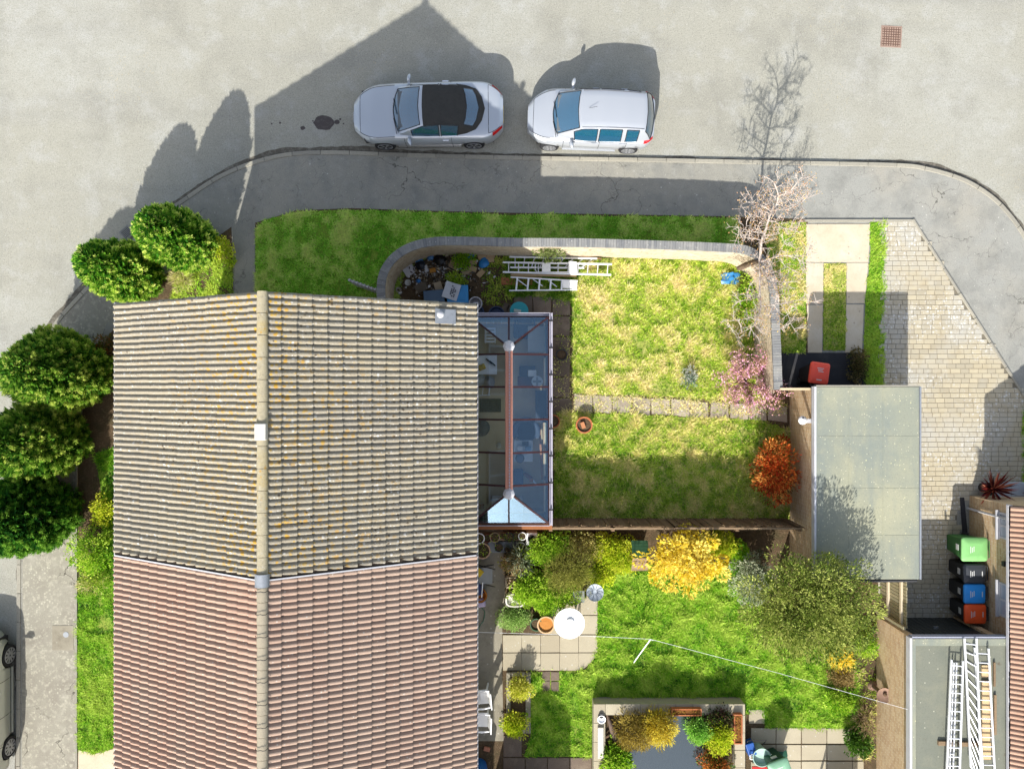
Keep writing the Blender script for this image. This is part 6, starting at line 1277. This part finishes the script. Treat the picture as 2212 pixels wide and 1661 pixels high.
def trough_on(x0, y0, x1, y1, lb):
    h0, h = PH+.002, PH+.16; a = P(x0, y0, h); b = P(x1, y1, h); t = thing('terracotta_trough', ((a.x+b.x)/2, (a.y+b.y)/2, h0), lb, 'planter', 'terracotta troughs on the pond wall'); w = .03; X0, X1, Y0, Y1 = a.x, b.x, b.y, a.y
    m = MB(); m.boxz(X0, X1, Y0, Y0+w, h0, h); m.boxz(X0, X1, Y1-w, Y1, h0, h); m.boxz(X0, X0+w, Y0+w, Y1-w, h0, h); m.boxz(X1-w, X1, Y0+w, Y1-w, h0, h); m.build('box', M['terracotta'], t, world=True); MB().boxz(X0+w, X1-w, Y0+w, Y1-w, h0, h-.03).build('compost', pm('rust_compost', A(150,96,44), [('n', 20, A(90,64,36), .45, .65, .8)], rough=1), t, world=True)
    n = 70; pts = np.column_stack([rng.uniform(X0+.05, X1-.05, n), rng.uniform(Y0+.04, Y1-.04, n), np.full(n, h-.03)]); np_mesh('foliage', leaf_quads(pts, unit(n)+np.array([0,0,.7]), .06, .02), 4, pick([A(150,120,40,.66), A(110,80,30,.66), A(190,160,60,.66)], n), M['leaf'], t, world=True)
trough_on(1451,1531,1516,1546,'terracotta trough on the top pond wall'); trough_on(1586,1543,1604,1607,'terracotta trough on the right pond wall')
pc = thing('stone_block', (*P(1297,1600,PH)[:2], PH+.005), 'long pale stone block lying on the left pond wall', 'stone'); MB().boxz(-.09,.09,-.5,.45,0,.08).build('block', plain(226,220,208,.9), pc, bevel=.01); MB().lathe([(.07,0),(.08,.05),(.0,.05)], 14, (.02,.8,0)).build('cup', M['black'], pc)
tag(MB().lathe([(.1,0),(.13,.06),(.11,.06),(.09,.02),(0,.02)], 18).build('saucer', M['white_paint'], loc=(*P(1299,1552,PH)[:2], PH+.005), smooth=40), 'small white saucer on the left pond wall', 'saucer')
# ---- tub, blue frame, red cover by the pond
tu = thing('garden_tub', P(1634,1618), 'pale green plastic tub with white handles beside the pond', 'tub'); MB().lathe([(.22,0),(.26,.5),(.29,.52),(.27,.52),(.23,.4),(0,.38)], 24).build('tub', plain(190,222,206,.5), tu, smooth=40)
for s in (-1, 1): MB().tube([(s*.28,-.08,.46),(s*.36,-.06,.48),(s*.36,.06,.48),(s*.28,.08,.46)], .015, 6).build('handle', M['white_paint'], tu)
fr_ = thing('trolley_frame', P(1625,1598), 'thin dark metal trolley frame behind the pale green tub', 'trolley')
for s in (-.28, .28): MB().tube([(s,-.2,0),(s,.2,.45),(s*.8,.3,.62)], .013, 6).build('upright', M['black'], fr_)
MB().tube([(-.22,.3,.62),(.22,.3,.62)], .013, 6).build('crossbar', M['black'], fr_); MB().box((-.16,-.1,.1), (.26,.4,.3), rz=.3).build('blue_box', plain(40,96,180,.5), fr_, bevel=.02)
tag(MB().box((*P(1640,1656)[:2], .3), (.62,.3,.04)).build('plastic_tray', plain(206,40,34,.5), bevel=.01), 'red plastic tray at the bottom edge below the green tub', 'tray')
tp_ = thing('tarpaulin', P(1672,1640), 'dark green tarpaulin spread beside the green lidded bin', 'tarpaulin'); m = MB(); rows = [[(-.35+.14*i+random.gauss(0,.02), -.4+.12*j+random.gauss(0,.02), .1+.12*abs(math.sin(i*1.3+j))*random.uniform(.5,1)) for i in range(6)] for j in range(7)]; m.grid(rows); m.build('sheet', plain(30,90,66,.6), tp_, smooth=70)
tm = thing('table_shadow_caster', P(1800,1700), 'unseen square table below the bottom edge, casting its shadow into view', 'table'); MB().boxz(-.5,.5,-.4,.4,.7,.74).build('top', M['timber'], tm)
for x, y in ((-.45,-.35),(.45,-.35),(-.45,.35),(.45,.35)): MB().boxz(x-.03,x+.03,y-.03,y+.03,0,.699).build('leg', M['timber'], tm)
tm.name = 'garden_table'  # unseen table, set here for the shadow it casts into the frame
# shed south of the gardens (outside the frame, shades the small lawn)
sd = thing('garden_shed', (.35, -14.4, 0), 'timber shed just below the bottom edge', 'shed'); MB().boxz(-.75, 1.05, -15.6, -13.1, 0, 2.1).build('wall', M['fence'], sd, world=True); MB().add([(-.85,-15.7,2.05),(1.15,-15.7,2.05),(.15,-15.7,2.6),(-.85,-13.0,2.05),(1.15,-13.0,2.05),(.15,-13.0,2.6)], [(0,1,2),(5,4,3),(1,4,5,2),(3,0,2,5),(0,3,4,1)]).build('roof', M['felt_dark'], sd, world=True, fix=True); MB().boxz(-.2,.5,-13.1,-13.06,.05,1.9).build('door', M['timber'], sd, world=True)
# ---- stone ball ornament by the second garage
bb_ = thing('bird_bath', P(1884,1480), 'round brown stone bowl on a pedestal by the garage wall', 'bird bath'); MB().lathe([(.16,0),(.14,.06),(.07,.1),(.06,.55),(.1,.6),(.2,.66),(.235,.72),(.235,.75),(.2,.73),(.08,.7),(0,.7)], 24).build('bowl', pm('brown_stone', A(176,144,124), [('n', 12, A(140,112,96), .45, .7, .6)], rough=.9), bb_, smooth=50); MB().lathe([(.05,.7),(.06,.75),(0,.78)], 12, (.03,.03,0)).build('knob', M['bark'], bb_, smooth=60)
# ---- slatted fence between the garages
sf2 = thing('slatted_fence', (11.62, -6.4, 0), 'weathered slatted fence between the two garages', 'fence')
y = -7.2
while y < -5.66:
    MB().boxz(11.66, 11.685, y, y+.085, .1, 1.62+random.uniform(-.02,.02)).build('slat', M['green_timber'], sf2, world=True); y += .102
for z in (.6, 1.35): MB().boxz(11.6, 11.656, -7.2, -5.62, z, z+.09).build('rail', plain(226,212,184,.9), sf2, world=True)
for yy in (-7.18, -5.66): MB().boxz(11.52, 11.598, yy-.04, yy+.04, 0, 1.7).build('post', M['green_timber'], sf2, world=True)
# ---- garden gates
ga = thing('garden_gate', (*P(826,640,1.4)[:2], 0), 'narrow white timber gate standing open beside the house gable', 'gate'); g0 = P(822,629,1.45); g1_ = P(750,603,1.45)
for z in (.4, 1.3): MB().beam((g0.x, g0.y, z), (g1_.x, g1_.y, z), .04, .09).build('rail', M['white_pvc'], ga, world=True)
for k in range(9):
    q = g0.lerp(g1_, (k+.5)/9); MB().beam((q.x, q.y, .12), (q.x, q.y, 1.42), .085, .022, up=(g1_-g0)).build('gate_board', M['white_pvc'], ga, world=True)
MB().beam((P(826,634,1.5).x, P(826,634,1.5).y, 0), (P(826,634,1.5).x, P(826,634,1.5).y, 1.52), .1, .1).build('gate_post', plain(140,80,70,.8), ga, world=True)
sg = thing('side_gate', (8.25, -.12, 0), 'pale timber side gate between wall end and garage', 'gate')
for k in range(8): MB().boxz(7.92+k*.1, 8.012+k*.1, -.14, -.118, .1, 1.72).build('gate_board', M['timber'], sg, world=True)
MB().boxz(7.88, 8.76, -.17, -.1, 1.722, 1.77).build('gate_rail', plain(226,204,166,.85), sg, world=True)
tag(MB().beam(P(1690,920,.1), P(1722,960,.1), .09, .05).build('board', M['timber']), 'grey weathered board lying by the red shrub', 'board')
# ---- tarp on the upper lawn
bt_ = thing('blue_sheet', P(1576,602), 'crumpled blue plastic sheet by the bare tree trunk', 'plastic sheet'); m = MB(); random.seed(9); rows = [[(-.25+.1*i+random.gauss(0,.025), -.18+.09*j+random.gauss(0,.02), .03+random.random()*.13) for i in range(6)] for j in range(5)]; m.grid(rows); m.build('sheet', plain(60,140,206,.4), bt_, smooth=25)
# ================================================================== rubbish corner
RG = 'rubbish dumped in the wall corner'
def Z7(zx, zy, h=GL): return P((1380 + zx/2.304)/1.736, (840 + zy/2.304)/1.736, h)
def crate(c, w, d, h, rz, body, lid, label):
    t = thing('storage_crate', (c.x, c.y, GL), label, 'crate', RG, rz=rz); MB().box((0,0,0), (w, d, h)).build('box', body, t, bevel=.03); MB().box((0,0,h+.002), (w+.05, d+.05, .04)).build('lid', lid, t, bevel=.02); MB().box((0,0,h+.043), (w*.7, d*.7, .012)).build('lid_panel', lid, t, bevel=.005); return t
crate(Z7(775,610,.4), .62, .52, .34, R(2), plain(40,130,200,.4), plain(60,160,226,.4), 'bright blue lidded plastic crate at the house corner')
crate(Z7(572,638,.4), .6, .42, .34, R(5), plain(50,80,110,.4), plain(80,108,134,.35), 'slate blue lidded crate left of the bright blue one')
pk = thing('paper_sack', (*Z7(722,580,.48)[:2], .485), 'white printed paper sack lying over the blue crate', 'sack', RG, rz=R(-18)); m = MB(); random.seed(3)
rows = [[(-.24+.08*i, -.26+.0866*j, .02+.035*math.sin(i*.9)*math.sin(j*.8+.5)+random.random()*.015) for i in range(7)] for j in range(7)]; m.grid(rows); m.build('sheet', plain(232,236,242,.7), pk, smooth=60)
m = MB()
for r_, c_ in ((0,7),(1,7),(2,5)):
    for k in range(c_):
        if (k*7 + r_*3) % 5: m.boxz(-.02+r_*.06, .02+r_*.06, -.17+k*.05, -.135+k*.05, .075, .078)
m.build('print', plain(50,54,70,.7), pk)
for lb, zx, zy, w_, d_, rz, col in (('flat tan cardboard behind the white sack',610,545,.24,.3,.3,(206,186,156)), ('torn white paper by the curved wall',355,400,.36,.34,.6,(222,222,226)), ('tan cardboard flap in the heap',560,405,.2,.14,.2,(200,140,60)), ('brown cardboard sheet near the loose bricks',745,370,.34,.3,-.4,(176,150,120)), ('buff card piece at the heap edge',850,410,.3,.2,.5,(190,168,136)), ('white packet standing in the heap',505,390,.1,.22,.3,(226,230,234)), ('grey cardboard in the shade by the wall',460,550,.4,.26,.4,(120,110,96))):
    c = Z7(zx, zy); tag(MB().box((0,0,0), (w_, d_, .02)).build('cardboard', plain(*col, .9), loc=(c.x, c.y, GL+.02+random.random()*.05)), lb, 'litter', RG).rotation_euler = (random.uniform(-.2,.2), random.uniform(-.2,.2), rz)
for lb, zx, zy, r_, col in (('blue crumpled bag nearest the loose bricks',1000,348,.19,(50,140,210)), ('blue bag tucked under the wall',885,270,.14,(40,130,206)), ('blue and white bag at the left of the heap',445,325,.13,(90,150,206)), ('small blue white can shaped scrap mid heap',797,375,.09,(170,196,226)), ('pale blue bag by the curved wall',540,290,.13,(90,140,190)), ('black bin bag in the middle of the heap',625,315,.2,(24,24,28)), ('dark bag at the left end of the heap',455,360,.17,(30,36,48)), ('small bright blue scrap low in the heap',435,495,.08,(60,140,220))):
    random.seed(sum(map(ord, lb))); c = Z7(zx, zy); m = MB(); rows = []
    for i in range(5):
        f = i/4; rr = r_*math.sin(math.pi*(.18+.8*f))**.7; rows.append([(rr*random.uniform(.72,1.2)*math.cos(a), rr*random.uniform(.72,1.2)*math.sin(a), r_*1.0*f) for a in np.linspace(0, 2*math.pi, 10)[:-1]])
    m.grid(rows, closed=True); m.add(rows[-1], [tuple(range(8, -1, -1))]); tag(m.build('plastic_bag', plain(*col, .4), smooth=30, loc=(c.x, c.y, GL)), lb, 'bag', RG)
for lb, zx, zy, rz in (('loose buff brick nearest the wall in the rubbish corner',1060,275,.1),('loose buff brick below the wall, second of the pile',1055,312,.05),('loose buff brick left of the pair by the wall',985,285,.4),('loose brick beside the blue bag',905,335,.2),('loose brick lowest of the heap edge',905,390,-.3),('loose brick lying alone on the shaded grass',975,430,.8)):
    c = Z7(zx, zy); tag(MB().box((0,0,0), (.26,.16,.1)).build('brick', plain(196,168,130,.95), bevel=.006, loc=(c.x, c.y, GL)), lb, 'brick', RG).rotation_euler.z = rz
for lb, zx, zy, r_, col in (('white plastic bowl in the left of the heap',348,510,.1,(226,226,222)), ('round pale lid at the bottom of the heap',268,572,.09,(206,200,190)), ('small tin near the blue scrap',655,335,.05,(220,220,220))):
    c = Z7(zx, zy); tag(MB().lathe([(r_*.6,0),(r_,.06),(r_*.92,.06),(r_*.5,.02),(0,.02)], 16).build('bowl', plain(*col, .5), smooth=40, loc=(c.x, c.y, GL+.02)), lb, 'bowl', RG)
for lb, z0, z1, col in (('long thin batten across the heap',(715,320),(785,355),(206,186,150)), ('dark pole lying diagonally in the heap',(640,340),(770,420),(60,54,50)), ('thin pale stick near the blue bag',(805,335),(870,385),(196,176,140))):
    tag(MB().beam(Z7(*z0, .16), Z7(*z1, .13), .045, .03).build('stick', plain(*col, .9)), lb, 'stick', RG)
n = 900; q = np.column_stack([rng.normal(600, 190, n), rng.normal(430, 85, n)]); q = q[(q[:,0] > 260) & (q[:,1] > 250 + np.clip(420-q[:,0], 0, 400)*.6) & (q[:,1] < 640)]
c = np.array([Z7(x, y, GL+.02) for x, y in q]); c[:,2] += rng.random(len(c))*.05
np_mesh_o = np_mesh('scattered_debris', leaf_quads(c, unit(len(c))*np.array([1,1,.2]), .10, .07), 4, pick([A(40,34,30), A(90,74,56), A(150,128,100), A(80,70,60), A(190,176,150), A(60,56,52), A(220,220,220)], len(c)), M['debris']); tag(np_mesh_o, 'small scraps of debris covering the wall corner', 'debris', kind='stuff')
# buckets by the conservatory
bu = thing('bucket', Z7(930,690,.3), 'white plastic bucket beside the house corner', 'bucket'); bu.location.z = GL; MB().lathe([(.16,0),(.2,.3),(.215,.3),(.215,.32),(.185,.32),(.15,.03),(0,.03)], 22).build('bucket', M['white_pvc'], bu, smooth=40)
for lb, zx, zy in (('dark blue tub nearest the house above the conservatory',935,770), ('dark blue tub in the middle above the conservatory',1110,785)):
    c = Z7(zx, zy, .3); t = thing('blue_tub', (c.x, c.y, GL), lb, 'tub'); MB().lathe([(.2,0),(.25,.28),(.26,.3),(.23,.3),(.2,.2),(0,.18)], 22).build('tub', plain(44,66,104,.5), t, smooth=40)
ba = thing('barrel', Z7(1305,755,.6), 'turquoise lidded barrel above the conservatory', 'barrel'); ba.location.z = GL; MB().lathe([(.24,0),(.27,.25),(.27,.5),(.26,.6)], 26).build('drum', plain(30,120,130,.5), ba, smooth=40); MB().lathe([(.28,.6),(.29,.62),(.28,.65),(.0,.66)], 26).build('lid', plain(50,176,184,.45), ba, smooth=40); MB().box((-.05,.0,.662), (.22,.09,.03), rz=-.15).build('handle', plain(206,214,200,.6), ba)
for lb, zx, zy, rz in (('brown slab leaning near the turquoise barrel',1185,730,-.5), ('brown slab beside the first by the turquoise barrel',1225,745,-.4)): tag(MB().box((*Z7(zx, zy)[:2], GL), (.2,.32,.06), rz=rz).build('loose_slab', M['dark_slab'], bevel=.006), lb, 'slab')
# ================================================================== inside the conservatory
FZ = .102
def C8(zx, zy, h=.4): return P((1750 + zx/1.977)/1.736, (1160 + zy/1.977)/1.736, h)
def desk(c, w, d, h, mat, label, rz=0.0):
    t = thing('table', (c.x, c.y, FZ), label, 'table', rz=rz); MB().box((0,0,h-.03), (w, d, .03)).build('top', mat, t, bevel=.004)
    for x in (-1, 1):
        for y in (-1, 1): MB().box((x*(w/2-.04), y*(d/2-.04), 0), (.04,.04,h-.031)).build('leg', mat, t)
    return t
desk(C8(150,410,.7), .62, .6, .6, M['white_paint'], 'white table covered with tools inside the conservatory')
tag(MB().box((*C8(110,430,.72)[:2], .705), (.26,.2,.1), rz=.4, top=.6).build('yellow_cloth', plain(230,190,30,.8), bevel=.03), 'yellow bundle on the white conservatory table', 'cloth')
for lb, zx, zy, rz in (('dark tool lying across the white conservatory table',165,385,.6), ('second dark tool on the white conservatory table',190,400,-.5)): tag(MB().beam(C8(zx-22, zy-20, .73)*1, C8(zx+22, zy+18, .73), .04, .04).build('tool', M['black']), lb, 'tool')
for lb, zx, zy in (('white sack left of the pair inside the conservatory',95,520), ('white sack right of the pair inside the conservatory',165,540)):
    random.seed(zx); m = MB(); rows = []; r_ = .2
    for i in range(6):
        f = i/5; rr = r_*math.sin(math.pi*(.2+.75*f))**.6; rows.append([(rr*random.uniform(.8,1.15)*math.cos(a), rr*random.uniform(.8,1.15)*math.sin(a), .4*f) for a in np.linspace(0, 2*math.pi, 11)[:-1]])
    m.grid(rows, closed=True); m.add(rows[-1], [tuple(range(9, -1, -1))]); c = C8(zx, zy); tag(m.build('sack', plain(206,204,198,.8), smooth=35, loc=(c.x, c.y, FZ)), lb, 'sack')
fc = thing('folding_chair', (*C8(115,610)[:2], FZ), 'folded metal frame chair lying by the sacks in the conservatory', 'chair')
for x in (-.2, 0, .2): MB().tube([(x,-.12,.2),(x+.03,.14,.24)], .014, 6).build('bar', M['alu'], fc)
MB().tube([(-.24,-.13,.2),(.24,-.1,.2)], .016, 6).build('rail', M['alu'], fc); MB().tube([(-.24,.14,.24),(.26,.15,.24)], .016, 6).build('rail', M['alu'], fc)
tag(MB().box((0,0,0), (.68,.42,.03)).build('mat', plain(66,62,44,.95), bevel=.01, loc=(*C8(175,712,.12)[:2], FZ)), 'dark rectangular mat on the conservatory floor', 'mat')
st_ = thing('round_stool', (*C8(110,880,.4)[:2], FZ), 'round grey pouffe on the conservatory floor', 'stool'); MB().lathe([(.22,0),(.26,.06),(.26,.3),(.2,.36),(0,.37)], 22).build('cushion', plain(104,100,94,.9), st_, smooth=50)
tag(MB().lathe([(.06,0),(.08,.1),(.05,.3),(.09,.36),(.02,.5),(0,.5)], 14).build('vase', plain(226,222,206,.6), smooth=40, loc=(*C8(237,1010)[:2], FZ)), 'small cream lamp stand beside the ridge in the conservatory', 'lamp')
rd = thing('slatted_bench', (*C8(175,195)[:2], FZ), 'white slatted rack at the top corner of the conservatory', 'rack')
for k in range(5): MB().box((0, -.2+.1*k, .5), (.34,.055,.02)).build('slat', M['white_paint'], rd)
for x in (-.15, .15): MB().box((x, 0, 0), (.03,.46,.495)).build('leg', M['white_paint'], rd)
desk(C8(520,220,.75), .55, .8, .62, plain(226,226,220,.6), 'white worktop in the top right corner of the conservatory')
bn = thing('armchair', (*C8(430,150)[:2], FZ), 'dark blue upholstered armchair at the top of the conservatory', 'armchair'); MB().box((0,0,0), (.5,.55,.38)).build('seat', plain(40,50,84,.9), bn, bevel=.05); MB().box((0,.26,.381), (.5,.14,.36)).build('backrest', plain(40,50,84,.9), bn, bevel=.04)
for s in (-1, 1): MB().box((s*.3,.0,0), (.1,.5,.52)).build('armrest', plain(34,44,74,.9), bn, bevel=.03)
pf = thing('pedestal_fan', (*C8(522,535,1.0)[:2], FZ), 'white round fan by the conservatory window', 'fan'); MB().lathe([(.16,.88),(.17,.9),(.17,.94),(.15,.95),(.15,.9)], 24).build('cage', M['white_paint'], pf); MB().tube([(0,0,0),(0,0,.88)], .018, 8).build('pole', M['white_paint'], pf); MB().lathe([(.18,0),(.16,.03),(.02,.05)], 20).build('base', M['white_paint'], pf)
for k in range(4): a = k*math.pi/2; MB().box((.07*math.cos(a), .07*math.sin(a), .91), (.12,.06,.008), rz=a).build('blade', plain(200,206,210,.5), pf)
tag(MB().box((0,0,0), (.5,.34,.42)).build('dark_box', plain(50,52,62,.7), bevel=.02, loc=(*C8(450,460)[:2], FZ)), 'dark storage box beside the conservatory fan', 'box')
tag(MB().box((0,0,0), (.26,.2,.2)).build('white_box', M['white_paint'], bevel=.02, loc=(*C8(485,475,.6)[:2], FZ+.422)), 'white box on the dark storage box', 'box')
tag(MB().box((0,0,0), (.52,.36,.06)).build('framed_picture', plain(120,60,50,.6), bevel=.01, loc=(*C8(440,540)[:2], FZ)), 'red brown framed board on the conservatory floor', 'board')
lo_ = thing('lounge_chair', (*C8(440,900,.4)[:2], FZ), 'dark blue grey rounded lounge chair under the right panes', 'armchair'); MB().lathe([(.3,.12),(.36,.2),(.34,.32),(.1,.34),(0,.34)], 20).build('seat', plain(54,64,86,.9), lo_, smooth=60)
MB().tube([(.36*math.cos(a), .36*math.sin(a), .48) for a in np.linspace(-.6, 3.7, 16)], .085, 8).build('backrest', plain(84,98,120,.9), lo_, smooth=60)
for k in range(4): a = R(45+90*k); MB().tube([(.2*math.cos(a), .2*math.sin(a), .2), (.26*math.cos(a), .26*math.sin(a), 0)], .02, 6).build('leg', M['black'], lo_)
desk(C8(420,1050,.75), .58, .66, .62, plain(226,232,238,.5), 'white table carrying black equipment under the right panes')
eq = thing('kettle_drum', (*C8(395,1105,.85)[:2], FZ+.622), 'black round appliance on the white table under the panes', 'appliance'); MB().lathe([(.12,0),(.14,.04),(.14,.16),(.1,.2),(0,.2)], 20).build('body', M['black'], eq, smooth=40); MB().lathe([(.1,.2),(.11,.22),(0,.23)], 18).build('lid', plain(70,80,100,.4), eq)
for lb, zx, zy, col in (('black bag on the white table under the panes',435,1000,(30,32,36)), ('white packet at the left of the table under the panes',395,1030,(230,232,236)), ('blue and white carton on the table under the panes',455,1035,(120,160,200))): tag(MB().box((0,0,0), (.2,.15,.12), top=.9).build('packet', plain(*col, .6), bevel=.015, loc=(*C8(zx, zy, .85)[:2], FZ+.622)), lb, 'packet')
gt = thing('garden_trimmer', (*C8(455,1240,.3)[:2], FZ), 'orange and red power tool lying on the conservatory floor', 'power tool'); MB().beam((-.12,.1,.12), (.12,-.08,.12), .12, .12).build('body', plain(150,50,34,.5), gt, bevel=.03); MB().box((.1,-.1,.18), (.12,.1,.06)).build('grip', plain(236,130,40,.5), gt, bevel=.02); MB().beam((.12,-.08,.1), (.3,-.3,.1), .05, .02).build('blade', M['alu'], gt)
tag(MB().box((0,0,0), (.3,.5,.3)).build('blue_holdall', plain(44,64,110,.8), bevel=.06, loc=(*C8(385,1245)[:2], FZ)), 'blue holdall beside the orange power tool', 'bag')
tag(MB().beam(C8(540,860,.4), C8(560,1260,.4), .06, .05).build('timber_length', plain(206,150,110,.8)), 'long timber length leaning along the right glass wall', 'timber')
tag(MB().box((0,0,0), (.24,.16,.1)).build('red_cloth', plain(170,70,44,.9), bevel=.03, loc=(*C8(100,1470)[:2], FZ)), 'red brown cloth near the lower conservatory corner', 'cloth')
sb_ = thing('sideboard', (*C8(300,1440)[:2], FZ), 'low white cabinet at the lower end of the conservatory', 'cabinet'); MB().box((0,0,0), (.95,.4,.7)).build('carcass', plain(222,222,216,.6), sb_, bevel=.01)
for s in (-1, 1): MB().box((s*.235,.205,.04), (.45,.015,.62)).build('door', M['white_paint'], sb_)
desk(C8(550,720,.75), .34, 1.0, .62, plain(60,66,78,.7), 'dark narrow shelf unit by the right conservatory wall')
